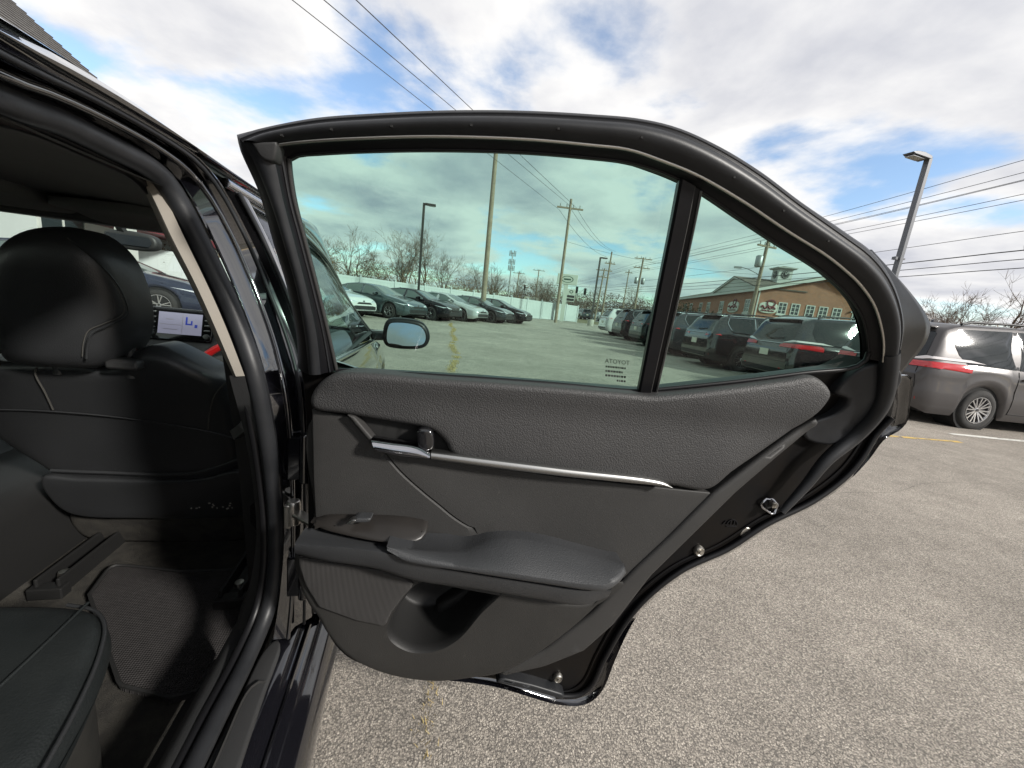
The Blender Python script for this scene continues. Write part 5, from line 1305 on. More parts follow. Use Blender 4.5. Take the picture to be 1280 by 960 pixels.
    if h: MB().prism([(-.10, 0), (.08, 0), (-.07, .065), (-.09, .06)], -.02, .02, lambda q, t: (t, h.y + q[0], h.z + q[1] - .01)).build('antenna_fin', opt.get('mirror', 'paint_black'), root, smooth=False)
    wh = opt['wheel']
    for a in S['axles']:
        for sg in (-1, 1):
            w = copy_tree(wh, root); w.location = (sg * (wm * .985 - .125), a, S['R']); w.rotation_euler = (0, 0, 0 if sg > 0 else pi)
            w.rotation_euler[0] = rnd.uniform(0, 1)
    PROTO.append(root)
    return root
def purge(o):
    for c in list(o.children): purge(c)
    bpy.data.objects.remove(o)
PAINTED = ('body', 'door_handle', 'side_mirror', 'spoiler', 'antenna_fin', 'rear_valance_never')
def place(proto, loc, rz, paint, label, cat, group, name=None, rim=None):
    c = copy_tree(proto)
    if name: c.name = name
    c.location = (loc[0], loc[1], gz(loc[1])); c.rotation_euler = (0, 0, rz)
    tag(c, label, cat, group)
    for ch in c.children:
        if ch.name.split('.')[0] in PAINTED: set_mat(ch, paint)
        if rim and ch.name.split('.')[0] == 'wheel':
            for g in ch.children:
                if g.name.split('.')[0] == 'rim': set_mat(g, rim)
    return c
w_sedan = wheel_proto(.335, 5, False, 1, .215); w_suv = wheel_proto(.37, 6, False, 1, .24); w_van = wheel_proto(.345, 8, False, 1, .225)
P_sedan = vehicle_proto('sedan', dict(name='parked_sedan', wheel=w_sedan, chrome='all'))
P_suv = vehicle_proto('suv', dict(name='parked_suv', wheel=w_suv, chrome='last', rails='gloss_black', pillar='gloss_black'))
P_van = vehicle_proto('minivan', dict(name='parked_minivan', wheel=w_van, rails='rubber', pillar='gloss_black'))
# row of sedans, noses towards the aisle
u_row = Vector((.55, .835)); nose = Vector((.955, -.30)); rz_s = atan2(-nose.x, nose.y)
first = Vector((-6.95, 16.2))
seds = [('white_paint', 'white sedan mostly hidden behind the side mirror', 'alloy'), ('teal_paint', 'blue grey sedan, first whole car behind the side mirror', 'alloy'),
        ('car_black', 'black sedan between the blue grey and silver sedans', 'alloy'), ('silver_paint', 'silver sedan with dark wheels in the fence row', 'alloy_dark'),
        ('charcoal_paint', 'charcoal sedan beside the silver sedan', 'alloy_dark'), ('car_black', 'last black sedan of the row, nearest the fence corner', 'alloy')]
for k, (pt, lb, rim) in enumerate(seds):
    wheel = first + u_row * (2.42 * k) + nose * (-.35 if k == 0 else rnd.uniform(-.15, .15))
    c = wheel - nose * 1.45
    place(P_sedan, c, rz_s + rnd.uniform(-.02, .02), pt, lb, 'car', 'sedans parked along the fence', rim=rim)
# row of vans and suvs, tails towards the aisle
sp = Vector((1, .07)).normalized(); rz_v = atan2(-sp.x, sp.y)
def tail_at(proto, L, x, ynear, w, paint, label, cat, rim=None):
    c = Vector((x, ynear)) + sp * (L / 2) + Vector((-sp.y, sp.x)) * (w)
    return place(proto, c, rz_v + rnd.uniform(-.012, .012), paint, label, cat, 'vans and suvs parked tail out along the street', rim=rim)
van = tail_at(P_van, 5.12, 6.80, 6.45, .99, 'grey_paint', 'warm grey minivan with roof rack parked beyond the open door', 'minivan')
tail_at(P_van, 5.12, 6.5, 9.25, .99, 'paint_black', 'black minivan next to the grey one, seen through the quarter glass', 'minivan')
tail_at(P_suv, 4.95, 5.85, 11.95, .96, 'paint_black', 'black suv with chrome window hook beside the black minivan', 'suv')
tail_at(P_suv, 4.95, 5.75, 14.9, .96, 'charcoal_paint', 'charcoal suv right of the window divider bar', 'suv')
tail_at(P_suv, 4.95, 5.65, 18.0, .96, 'car_black', 'black suv directly left of the window divider bar', 'suv')
tail_at(P_suv, 4.95, 5.5, 21.1, .96, 'car_black', 'black suv beside the white suv', 'suv')
tail_at(P_suv, 4.95, 5.35, 24.3, .96, 'white_paint', 'white suv at the far end of the tail out row', 'suv')
# traffic waiting on the street far off
for x, y, rz, pt, pr, lb, ct in ((10.5, 66, .1, 'teal_paint', P_suv, 'distant dark suv on the street behind the small lamp post', 'suv'),
                                 (13.8, 68, .1, 'white_paint', P_sedan, 'distant white car on the street left of the white suv', 'car'),
                                 (14.6, 59, .1, 'silver_paint', P_sedan, 'distant pale car on the street touching the white suv roof', 'car')):
    place(pr, (x, y), rz, pt, lb, ct, 'distant traffic')
# the trim badge on the grey minivan's tailgate
text_mesh('badge', 'XLE', .075, 'chrome', van, Matrix.Translation((.52, -2.568, .70)) @ Matrix.Rotation(pi / 2, 4, 'X'), .003)

# ------------------------------------------------------------------ the black sedan we stand beside
PSI = 0.260542
CAMXY = Vector((1.055, -0.77))
loc = Matrix.Rotation(PSI, 2) @ (-CAMXY)
car = empty('open_sedan', (loc.x, loc.y, 0), PSI, 'black sedan with its rear door wide open and black leather seats', 'car')
TH = radians(83)

# ---- outer body
HS = dict(L=4.96, wmax=.888, top=[(2.48, .60), (2.44, .66), (2.2, .77), (1.9, .84), (1.33, .94), (.48, 1.315), (.1, 1.362), (-.5, 1.375), (-1.25, 1.33), (-2.0, 1.08), (-2.3, 1.05), (-2.48, .8)],
          belt=[(2.48, .58), (2.2, .72), (1.33, .88), (.0, .955), (-1.6, 1.0), (-2.48, .98)], roofw=.705, zroof=1.325, axles=(1.52, -1.28), R=.335, arch=.385, bot=.20)
YC = .27
def hero_body():
    ys, rows = body_mesh(HS)
    rows = [[(x, y + YC, z) for x, y, z in r] for r in rows]; ys = [y + YC for y in ys]
    n = len(rows[0]); half = 19        # index of the centre line
    skin, side_r, side_l, ws, rear = MB(), MB(), MB(), MB(), MB()
    for i in range(len(rows) - 1):
        y = (ys[i] + ys[i + 1]) / 2
        for k in range(n - 1):
            kk = k if k < half else n - 2 - k
            q = [rows[i][k], rows[i][k + 1], rows[i + 1][k + 1], rows[i + 1][k]]
            right = k < half
            tgt = skin
            if 7 <= kk < 13:
                if .10 < y < 1.62: tgt = side_r if right else side_l
                elif -1.30 < y <= .10: tgt = None if right else (side_l if not -.03 < y else skin)
            elif kk >= 13:
                if .78 < y < 1.60: tgt = ws
                elif -1.72 < y < -1.02: tgt = rear
            if right and kk < 13 and -1.06 < y < .10: tgt = None
            if tgt is not None: tgt.add(q, [(0, 1, 2, 3)])
    skin.f.append(tuple(range(len(skin.v), len(skin.v) + n))); skin.v += rows[0]
    skin.f.append(tuple(range(len(skin.v), len(skin.v) + n))); skin.v += rows[-1]
    skin.build('body', 'hero_paint', car, sharp=38)
    side_r.build('front_door_window', 'wind_glass', car); side_l.build('far_side_window', 'wind_glass', car)
    ws.build('windscreen', 'wind_glass', car); rear.build('rear_window', 'wind_glass', car)
    for sg, nm in ((1, 'pillar_frame'), (-1, 'pillar_frame')):
        P = [Vector(r[13] if sg > 0 else r[n - 14]) for r, y in zip(rows, ys) if .14 < y < 1.66]
        P = [p + Vector((-sg * .012, 0, -.022)) for p in P]
        mb = MB().tube(P, .018, 8)
        mb.build(nm, 'gloss_black', car)
        P2 = [p + Vector((sg * .020, 0, .004)) for p in P]
        MB().tube(P2, .006, 6).build('window_trim', 'chrome', car)
        B = [Vector(r[7] if sg > 0 else r[n - 8]) + Vector((sg * .006, 0, .004)) for r, y in zip(rows, ys) if .10 < y < 1.66]
        MB().tube(B, .009, 6).build('window_trim', 'chrome', car)
    return rows, ys
HROWS, HYS = hero_body()
MB().box((0, .27, .235), (1.50, 4.5, .07)).build('underbody', 'well', car, smooth=False)
for a in HS['axles']:
    for sg in (-1, 1):
        w = copy_tree(w_sedan, car); w.location = (sg * .76, a + YC, .335); w.rotation_euler = (0, 0, 0 if sg > 0 else pi)
for a in HS['axles']:
    for sg in (-1, 1): MB().lathe([(.39, 0), (.39, .30), (0, .30)], 22, 'X', (sg * .82 - (.30 if sg > 0 else 0), a + YC, .335)).build('wheel_well', 'well', car)

# ---- door opening: painted pillar and rail, weather seal, sill
N1 = 72
LOW = [(.808, .024, .56), (.800, .004, .485), (.790, -.07, .448), (.783, -.18, .440), (.779, -.45, .440), (.779, -.80, .440), (.779, -1.02, .47)]
sealP = [p for p in T['seal'] if p[2] > .60 ]
sealC = crom([(.700, -.95, 1.255), (.696, -.62, 1.272)] + [tuple(p) for p in sealP] + LOW, 150)
MB().tube(sealC, .0148, 12).build('door_seal', 'rubber', car)
MB().tube([p + Vector((-.022, .004, -.010 if p.z > 1.2 else 0)) for p in sealC], .009, 8).build('door_seal', 'rubber_dark', car)
def curve(name, n=N1, zmin=.0, pre=(), post=()):
    return crom(list(pre) + [tuple(p) for p in T[name] if p[2] > zmin] + list(post), n)
c_out = curve('outer', N1, .45, [(.742, -.95, 1.275), (.738, -.62, 1.294)], [(.868, .082, .40)])
c_fl = curve('flange', N1, .59, [(.726, -.95, 1.262), (.722, -.62, 1.280)], [(.842, .020, .52), (.84, .0, .42)])
c_so = curve('sealo', N1, .60, [(.712, -.95, 1.262), (.708, -.62, 1.278)], [(.822, .010, .52), (.815, -.01, .43)])
c_mid1 = [a.lerp(b, .5) + Vector((-.012, 0, 0)) for a, b in zip(c_out, c_fl)]
MB().loft([c_out, [a.lerp(b, .12) + Vector((.003, 0, 0)) for a, b in zip(c_out, c_fl)], c_mid1, [p + Vector((-.004, 0, 0)) for p in c_fl], c_fl, [a.lerp(b, .5) + Vector((-.012, 0, 0)) for a, b in zip(c_fl, c_so)], c_so]).build('pillar_skin', 'hero_paint', car, sharp=50)
MB().tube(c_fl, .0045, 6).build('pillar_bead', 'hero_paint', car)
MB().tube([a.lerp(b, .45) + Vector((.004, 0, .002)) for a, b in zip(c_out, c_fl)], .0035, 6).build('pillar_bead', 'rubber', car)
# roof side above the rail
c_rt = crom([(.728, -.95, 1.290), (.727, -.62, 1.308)] + [tuple(p) for p in T['rooftop']] + [(.71, 1.0, 1.20)], 60)
c_r2 = crom([(.742, -.95, 1.275), (.738, -.62, 1.294)] + [tuple(p) for p in T['outer'][:4]] + [(.728, .05, 1.318), (.728, .30, 1.316), (.73, .6, 1.29), (.735, .80, 1.25), (.74, 1.0, 1.18)], 60)
c_in = [p + Vector((-.05, 0, .010)) for p in c_rt]
MB().loft([c_in, c_rt, [a.lerp(b, .55) + Vector((.010, 0, 0)) for a, b in zip(c_rt, c_r2)], c_r2, [p + Vector((-.03, 0, -.002)) for p in c_r2]]).build('roof_rail_skin', 'hero_paint', car, sharp=60)
# gloss strip and chrome on the rear edge of the front door
fd = [Vector(p) for p in T['outer'] if p[2] < 1.29 and p[2] > .95]
fo = crom([p + Vector((.010, .018, 0)) for p in fd], 24); fo2 = crom([p + Vector((.006, .085, 0)) for p in fd], 24)
MB().loft([[p + Vector((-.03, 0, 0)) for p in fo], fo, [a.lerp(b, .5) + Vector((.004, 0, 0)) for a, b in zip(fo, fo2)], fo2]).build('pillar_strip', 'gloss_black', car)
MB().tube([p + Vector((.004, 0, 0)) for p in fo], .004, 6).build('pillar_strip_edge', 'rubber', car)
tp = [Vector(p) for p in c_r2 if p.y > .0]
MB().tube([p + Vector((.012, 0, -.020)) for p in tp], .008, 6).build('window_trim', 'chrome', car)
# front door lower edge
fe = crom([(.872, .050, .95), (.880, .075, .80), (.886, .085, .60), (.875, .085, .40)], 20)
MB().loft([[p + Vector((-.05, .0, 0)) for p in fe], fe, [p + Vector((.004, .05, 0)) for p in fe]]).build('front_door_edge', 'hero_paint', car)
# beige cloth on the upper pillar, dark trim below and the belt
o_, i_ = crom(T['trimwhite_o'], 30), crom(T['trimwhite_i'], 30)
MB().loft([o_, [a.lerp(b, .3) + Vector((-.004, -.012, 0)) for a, b in zip(o_, i_)], [a.lerp(b, .7) + Vector((-.004, -.010, 0)) for a, b in zip(o_, i_)], i_, [p + Vector((-.01, .06, 0)) for p in i_]]).build('pillar_trim', 'beige', car)
lo = crom([tuple(T['trimwhite_o'][-1]), (.800, -.02, .86), (.795, .03, .72), (.79, .05, .60), (.775, .03, .50), (.765, -.04, .43)], 24)
li = crom([tuple(T['trimwhite_i'][-1]), (.765, .03, .86), (.755, .09, .72), (.745, .12, .58), (.735, .10, .46), (.725, .03, .40)], 24)
MB().loft([lo, [a.lerp(b, .5) + Vector((-.01, -.014, 0)) for a, b in zip(lo, li)], li, [p + Vector((-.02, .10, 0)) for p in li]]).build('pillar_trim', 'dark_plastic', car)
bl = crom([(.748, .03, 1.14), (.742, .09, .96), (.735, .15, .76), (.728, .20, .55), (.722, .24, .34)], 24)
MB().loft([[p + Vector((-.045, .012, 0)) for p in bl], bl, [p + Vector((.003, .003, 0)) for p in bl], [p + Vector((-.042, .016, 0)) for p in bl]], closed_v=True).build('seat_belt', 'belt', car)
MB().bar((.742, .10, .86), (.700, .13, .82), .012, .02).lathe([(.0, -.006), (.012, -.006), (.012, .006), (0, .006)], 10, 'Y', (.735, .10, .855)).build('belt_guide', 'satin', car)
# sill: section swept along the car
def run(sec, y0, y1, name, m, parent=car, n=10, sharp=40):
    return MB().loft([[(x, y0 + (y1 - y0) * k / n, z) for k in range(n + 1)] for x, z in sec]).build(name, m, parent, sharp=sharp)
run([(.905, .185), (.914, .225), (.917, .27), (.909, .315), (.897, .333), (.886, .338), (.878, .352), (.868, .362), (.860, .366), (.852, .372), (.846, .384), (.838, .392), (.826, .394), (.80, .394)], -1.30, .30, 'rocker_panel', 'paint_black', sharp=70)
MB().tube([(.862, -1.2 + k * .15, .370) for k in range(10)], .0035, 5).build('rocker_bead', 'hero_paint', car)
sp_ = pad([(.790, -.95), (.790, -.10), (.797, -.005), (.812, .02), (.824, .005), (.829, -.10), (.829, -.95)], .404, .006, lambda a, b, h: Vector((a, b, h)), .02, .05)
sp_.build('scuff_plate', 'dark_plastic', car)
sr = MB().tube(crom([(.826, -.085, .4075), (.818, -.082, .4085), (.808, -.088, .4085), (.801, -.105, .4085), (.799, -.20, .4085), (.799, -.45, .4085)], 30), .0022, 5).build('scuff_plate_rib', 'plastic', car)
run([(.762, .446), (.748, .446), (.732, .436), (.712, .395), (.69, .335), (.66, .312)], -1.02, .06, 'sill_trim', 'dark_plastic')
bs = crom([(.762, .06, .446), (.752, .09, .47), (.745, .12, .53)], 8)
# ---- floor
fl = MB()
fl.loft([[(x, y, .305 + (.15 * exp(-((x) / .13) ** 4) if True else 0) + (.10 * max(0, (y - .62) / .25) if y > .62 else 0)) for x in [-.70 + .05 * i for i in range(29)]] for y in [-.9 + .1 * j for j in range(26)]])
fl.build('floor_carpet', 'carpet', car)
tn = MB().loft([[(x, y, z) for y in (-.15, .1, .3, .5, .8, 1.3)] for x, z in ((-.15, .30), (-.135, .50), (-.10, .56), (0, .575), (.10, .56), (.135, .50), (.15, .30))])
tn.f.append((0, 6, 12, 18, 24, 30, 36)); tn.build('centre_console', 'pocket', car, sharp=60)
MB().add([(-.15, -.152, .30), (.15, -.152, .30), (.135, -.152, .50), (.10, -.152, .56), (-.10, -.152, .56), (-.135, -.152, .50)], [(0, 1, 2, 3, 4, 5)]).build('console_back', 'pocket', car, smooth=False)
for x, y0 in ((.22, .30), (.645, .22)):
    t = MB()
    for dx in (-.022, .022): t.box((x + dx, y0 + .28, .345), (.008, .56, .05))
    t.box((x, y0 + .28, .328), (.05, .56, .012)).box((x, y0 + .005, .335), (.07, .03, .03))
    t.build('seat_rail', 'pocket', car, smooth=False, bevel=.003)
    MB().lathe([(0, .012), (.011, .011), (.013, 0)], 8, 'Z', (x + .004, y0 + .045, .349)).build('rail_bolt', 'steel', car)
hv = MB().box((.44, .56, .375), (.17, .05, .045)).box((.535, .545, .375), (.012, .05, .05))
hv.build('floor_vent', 'sign_black', car, smooth=False)
fm = pad([(p[0], p[1]) for p in T['mat']], .324, .005, lambda a, b, h: Vector((a, b, h)), .012, .04, smooth_line=False)
fmo = fm.build('floor_mat', 'mat_carpet'); fmo.matrix_world = car.matrix_basis.copy()
fmo.location = (loc.x, loc.y, 0); fmo.rotation_euler = (0, 0, PSI)
tag(fmo, 'dark ribbed carpet floor mat in front of the rear seat', 'floor mat')
ed = even([Vector((p[0], p[1], .326)) for p in T['mat']] + [Vector((T['mat'][0][0], T['mat'][0][1], .326))], 90, True)
MB().tube(ed, .004, 5, closed=True).build('binding', 'belt', fmo)
# ---- front seats
def front_seat(dx):
    k_, y0, z0 = -.42, .25, .95
    put = lambda a, b, h: Vector((a, y0 + k_ * (b - z0) - h, b))
    def rel(a, b):
        s = -.030 * ((a - .37) / .27) ** 4            # sides fall away
        s += .018 * max(0, (b - .78) / .15) if b > .78 else 0
        return s - .030 * max(0, (b - .90) / .08) ** 2
    bo = pad([(min(p[0], .60 + (p[0] - .60) * .4), p[2]) for p in T['backrest']], 0.0, .030, put, .11, .022, rel).build('front_seat', 'leather', car)
    # front half of the backrest and the cushion
    MB().loft([[(.37 + .25 * cos(t) * (1 if abs(cos(t)) > .2 else 1), y, .46 + .0 + z + .05 * sin(t)) for t in [2 * pi * i / 16 for i in range(16)]] for y, z in ((.62, -.02), (.90, .02), (1.02, .0))], closed_u=True).build('seat_cushion', 'leather', bo)
    put2 = lambda a, b, h: Vector((a, .20 - .25 * (b - 1.0) - h, b))
    def relh(a, b): return .020 - .050 * abs((a - .365) / .14) ** 3 - .03 * max(0, (b - 1.12) / .09) ** 2
    pad([(.245 + (p[0] - .245) * .85, p[2] - .026 * max(0, min(1, (1.03 - p[2]) / .06))) for p in T['headrest']], 0.0, .035, put2, .09, .016, relh).build('headrest', 'leather', bo)
    hl_ = [put2(.245 + (p[0] - .245) * .84, p[2], .003 + relh(.245 + (p[0] - .245) * .84, p[2])) for p in T['headline'][2:]]
    MB().tube(crom(hl_, 60), .0010, 5).build('stitching', 'thread', bo)
    MB().tube(crom([p + Vector((.006, .0, -.004)) for p in hl_], 60), .0022, 5).build('stitching', 'leather', bo)
    for nm, off in (('seamA', .004), ('seamB', .006), ('seamC', .004), ('pocketline', .002)):
        P = crom([put(p[0], p[2], rel(p[0], p[2]) + off) for p in T[nm]], 50)
        MB().tube(P, .0018 if nm != 'pocketline' else .005, 5).build('seam', 'thread' if nm in ('seamB', 'seamC') else 'leather', bo)
    # map pocket: a second skin over the lower back
    pk = [(.17, .60), (.24, .595), (.50, .592), (.618, .62), (.612, .50), (.61, .45), (.34, .44), (.175, .47)]
    pad(pk, .014, .010, put, .02, .03).build('map_pocket', 'leather', bo)
    sk = [(p[0], p[2]) for p in T['skirtline']]
    pad(sk, -.012, .02, put, .06, .03).build('seat_skirt', 'carpet', bo)
    for hx in (.32, .45): MB().lathe([(0, .985), (.010, .985), (.010, .90), (0, .90)], 8, 'Z', (hx, .262, 0)).build('headrest_post', 'dark_plastic', bo)
    MB().box((.455, .245, .937), (.060, .05, .022)).build('headrest_guide', 'dark_plastic', bo, bevel=.006)
    rg_ = random.Random(4); ss = MB()
    for i in range(16):
        a, b = rg_.uniform(.46, .58), .475 + abs(rg_.gauss(0, .014)); ss.box(put(a, b, .0155), (.004 * rg_.uniform(.5, 1.3), .001, .003))
    ss.build('scuff_marks', 'dust', bo, smooth=False)
    return bo
fs = front_seat(0)
fs2 = copy_tree(fs, car); fs2.location = (-.76, .02, 0)
# ---- rear seat
def rear_seat():
    put = lambda a, b, h: Vector((a, b, h))
    ol = [(.585 * -1.0, -.06), (0, -.035), (.4266, -.045), (.527, -.053), (.572, -.068), (.606, -.10), (.632, -.15), (.652, -.21), (.672, -.30), (.70, -.48), (.70, -.80), (-.60, -.80), (-.64, -.2)]
    def rel(a, b): return -.035 * max(0, (-b - .15) / .6) + .006 * cos((a - .30) * 9) - .014 * max(0, (a - .56) / .1) ** 2
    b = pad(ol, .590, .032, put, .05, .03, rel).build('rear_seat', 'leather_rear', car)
    lo_ = [(a * .975 - .006, min(bb - .012, bb * .97)) for a, bb in ol]
    pad(lo_, .545, .03, put, .24, .06).build('cushion_side', 'seat_side', b)
    P = crom([put(p[0], p[1], .592 + rel(p[0], p[1])) for p in T['rearpipe']] + [Vector((.55, -.5, .585))], 40)
    MB().tube(P, .0024, 6).build('piping', 'leather_rear', b)
    E_ = [put(a, bb, .566 + rel(a, bb) * .6) for a, bb in ol[3:10]]
    MB().tube(crom([p + Vector((-.004, -.004, .016)) for p in E_], 60), .0030, 6).build('piping', 'leather', b)
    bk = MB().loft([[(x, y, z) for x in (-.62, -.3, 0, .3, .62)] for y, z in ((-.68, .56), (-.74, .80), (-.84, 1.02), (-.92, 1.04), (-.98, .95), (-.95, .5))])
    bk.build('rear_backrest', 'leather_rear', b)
    for x in (-.38, .38): pad([(x - .12, 1.02), (x + .12, 1.02), (x + .11, 1.17), (x - .11, 1.17)], 0, .03, lambda a, bb, h: Vector((a, -.86 + h, bb)), .10, .05).build('rear_headrest', 'leather_rear', b)
rear_seat()
MB().loft([[(x, y, z) for x in (-.66, 0, .66)] for y, z in ((-.95, .95), (-1.6, .96))]).build('parcel_shelf', 'carpet', car)
# ---- roof lining, visors, mirror
hd = MB()
hd.loft([[(x, y, (1.262 + .040 * (1 - (x / .70) ** 4)) - .10 * max(0, (y - .62)) + (-.04 * max(0, -y - .7))) for x in [-.70, -.685, -.66, -.6, -.5, -.3, 0, .3, .5, .6, .66, .685, .70]] for y in [-1.25 + .1 * k for k in range(21)] + [.80, .84]])
hd.build('roof_lining', 'headliner', car)
for sx in (-.34, .34):
    pad([(sx - .19, .52), (sx + .19, .50), (sx + .20, .60), (sx + .19, .70), (sx - .19, .72), (sx - .20, .6)], .012, .010, lambda a, b, h: Vector((a, b, 1.288 - .12 * max(0, b - .6) - .02 * abs(a - sx) - h)), .02, .05).build('sun_visor', 'headliner', car)
ov = pad([(-.13, .25), (.13, .25), (.14, .50), (.12, .66), (-.12, .66), (-.14, .5)], .025, .018, lambda a, b, h: Vector((a, b, 1.302 - h - .06 * max(0, b - .5))), .03, .05).build('overhead_console', 'headliner', car)
MB().bar((-.70, .80, 1.275), (.70, .80, 1.275), .07, .03).build('windscreen_header', 'dark_plastic', car, smooth=False, bevel=.01)
ap = crom([(.695, .62, 1.275), (.72, .95, 1.19), (.755, 1.3, 1.04), (.79, 1.62, .90)], 16)
for sg in (-1, 1): MB().tube([Vector((sg * p.x - sg * .02, p.y, p.z)) for p in ap], .040, 8).build('pillar_lining', 'dark_plastic', car)
rm = pad([(-.075, 1.212), (.062, 1.212), (.075, 1.236), (.062, 1.262), (-.075, 1.262), (-.085, 1.236)], .0, .010, lambda a, b, h: Vector((a, 1.08 + .15 * a - h, b)), .035, .03).build('mirror_housing', 'sign_black', car)
MB().add([Vector((a, 1.073 + .15 * a, b)) for a, b in [(-.067, 1.219), (.054, 1.219), (.064, 1.236), (.054, 1.255), (-.067, 1.255), (-.075, 1.236)]], [(0, 1, 2, 3, 4, 5)]).build('mirror_glass', 'mirror', rm, smooth=False)
MB().bar((-.03, 1.10, 1.25), (-.03, 1.06, 1.30), .02).build('mirror_stem', 'sign_black', rm, smooth=False)
# ---- dashboard
dp = [(1.30, .62), (1.24, .70), (1.25, .78), (1.30, .84), (1.33, .90), (1.40, .925), (1.55, .925), (1.75, .885), (1.75, .5), (1.32, .5)]
ds = MB().loft([[(x, y - .05 * (1 - abs(x) / .75) * 0, z) for x in (-.76, -.4, -.2, .0, .2, .4, .76)] for y, z in dp]).build('dashboard', 'dark_plastic', car, sharp=50)
fr = Matrix.Translation((.034, 1.315, .905)) @ Matrix.Scale(.90, 4) @ Matrix.Rotation(radians(-14), 4, 'X')
def dput(a, b, h): return fr @ Vector((a, -h, b))
pad([(-.135, -.082), (.135, -.082), (.140, 0), (.135, .082), (-.135, .082), (-.140, 0)], .012, .006, dput, .05, .05, smooth_line=False).build('screen_unit', 'gloss_black', ds)
MB().add([dput(a, b, .014) for a, b in ((-.093, -.050), (.093, -.050), (.093, .058), (-.093, .058))], [(0, 1, 2, 3)]).build('screen', 'screen', ds, smooth=False, fix=False)
mk = MB()
for a0, b0, a1, b1 in ((.022, .000, .030, .040), (.022, .0, .050, .007), (.045, .0, .052, .022), (.062, -.012, .074, .004)):
    mk.add([dput(a, b, .0152) for a, b in ((a0, b0), (a1, b0), (a1, b1), (a0, b1))], [(0, 1, 2, 3)])
mk.build('screen_graphic', 'screen_blue', ds, smooth=False, fix=False)
mk = MB()
for a0, b0, a1, b1 in ((-.085, -.004, .004, -.0025), (-.06, .022, -.03, .024), (-.07, -.028, -.01, -.026), (.008, -.045, .0095, .052)):
    mk.add([dput(a, b, .0152) for a, b in ((a0, b0), (a1, b0), (a1, b1), (a0, b1))], [(0, 1, 2, 3)])
mk.build('screen_graphic', 'dust', ds, smooth=False, fix=False)
for sx in (-.117, .117):
    for j in range(5):
        bb = .055 - j * .026
        if j < 4: pad([(sx - .013, bb - .004), (sx + .013, bb - .004), (sx + .013, bb + .004), (sx - .013, bb + .004)], .018, .002, dput, .008, .02, smooth_line=False, seg=.006).build('button', 'satin', ds)
        else: MB().lathe([(0, .026), (.012, .025), (.014, .012)], 16, 'Z', (0, 0, 0)).build('knob', 'satin', ds).matrix_local = fr @ Matrix.Translation((sx, 0, bb - .004)) @ Matrix.Rotation(pi / 2, 4, 'X')
for x0, x1 in ((-.13, .0), (.03, .15)):
    MB().box(((x0 + x1) / 2 + .0, 1.243, .775), (x1 - x0, .03, .035)).build('air_vent', 'sign_black', ds, smooth=False)
    MB().box(((x0 + x1) / 2, 1.225, .775), (.05, .012, .006)).build('vent_tab', 'satin', ds, smooth=False)
MB().box((.018, 1.226, .765), (.016, .01, .035)).build('hazard_button', 'satin', ds, smooth=False)
rt_ = crom([(.10, 1.215, .735), (.17, 1.20, .79), (.25, 1.19, .845), (.40, 1.20, .875), (.62, 1.25, .885)], 24)
MB().tube(rt_, .016, 8).build('red_trim', 'red', ds)
MB().lathe([(0, .006), (.006, .004), (.007, 0)], 10, 'Y', (.255, 1.165, .885)).build('red_light', 'red_led', ds)
MB().tube(crom([(.21, 1.21, .81), (.235, 1.20, .86), (.245, 1.205, .90)], 8), .006, 6).build('vent_tab', 'satin', ds)
st = MB().tube([(-.38 + .185 * cos(t), 1.02 - .07 * sin(t), .80 + .175 * sin(t)) for t in [2 * pi * i / 32 for i in range(32)]], .016, 8, closed=True)
st.bar((-.56, 1.03, .80), (-.20, 1.03, .80), .05, .03).bar((-.38, 1.03, .80), (-.38, 1.09, .63), .05, .03).lathe([(0, -.03), (.06, -.02), (.07, .02)], 16, 'Y', (-.38, 1.03, .80))
st.build('steering_wheel', 'dark_plastic', car)
for y0, y1, nm in ((.10, 1.45, 'far_door_panel'), (-.95, -.02, 'far_door_panel')):
    MB().loft([[(-.80, y, .32), (-.775, y, .36), (-.765, y, .55), (-.73, y, .62), (-.73, y, .66), (-.775, y, .70), (-.785, y, .90), (-.82, y, .95), (-.84, y, .95)] for y in (y0, y1)]).build(nm, 'plastic', car, sharp=50)
MB().loft([[(.80, y, .32), (.775, y, .36), (.765, y, .55), (.73, y, .62), (.73, y, .66), (.775, y, .70), (.785, y, .90), (.82, y, .945), (.85, y, .945)] for y in (.12, 1.55)]).build('front_door_panel', 'plastic', car, sharp=50)
# ---- the mirror on the front door
mh = [(.904, .905), (.904, .985), (.922, 1.020), (.965, 1.031), (1.055, 1.030), (1.103, 1.016), (1.134, .978), (1.141, .932), (1.126, .896), (1.090, .878), (.975, .871), (.924, .880)]
mr = pad(mh, .0, .018, lambda a, b, h: Vector((a, 1.36 - h + .12 * (a - 1.02), b)), .07, .03).build('side_mirror', 'frame', car)
mg = inset([(p.x, p.y) for p in crom([Vector((a, b, 0)) for a, b in mh], 40, True)], .023)
MB().add([Vector((a, 1.340 + .12 * (a - 1.02) + .02 * (a - 1.02) + .22 * (b - .95), b)) for a, b in mg], [tuple(range(len(mg)))]).build('mirror_glass', 'mirror', mr, smooth=False)
MB().bar((.84, 1.40, .93), (.95, 1.40, .935), .09, .05).build('mirror_arm', 'gloss_black', mr, bevel=.012)

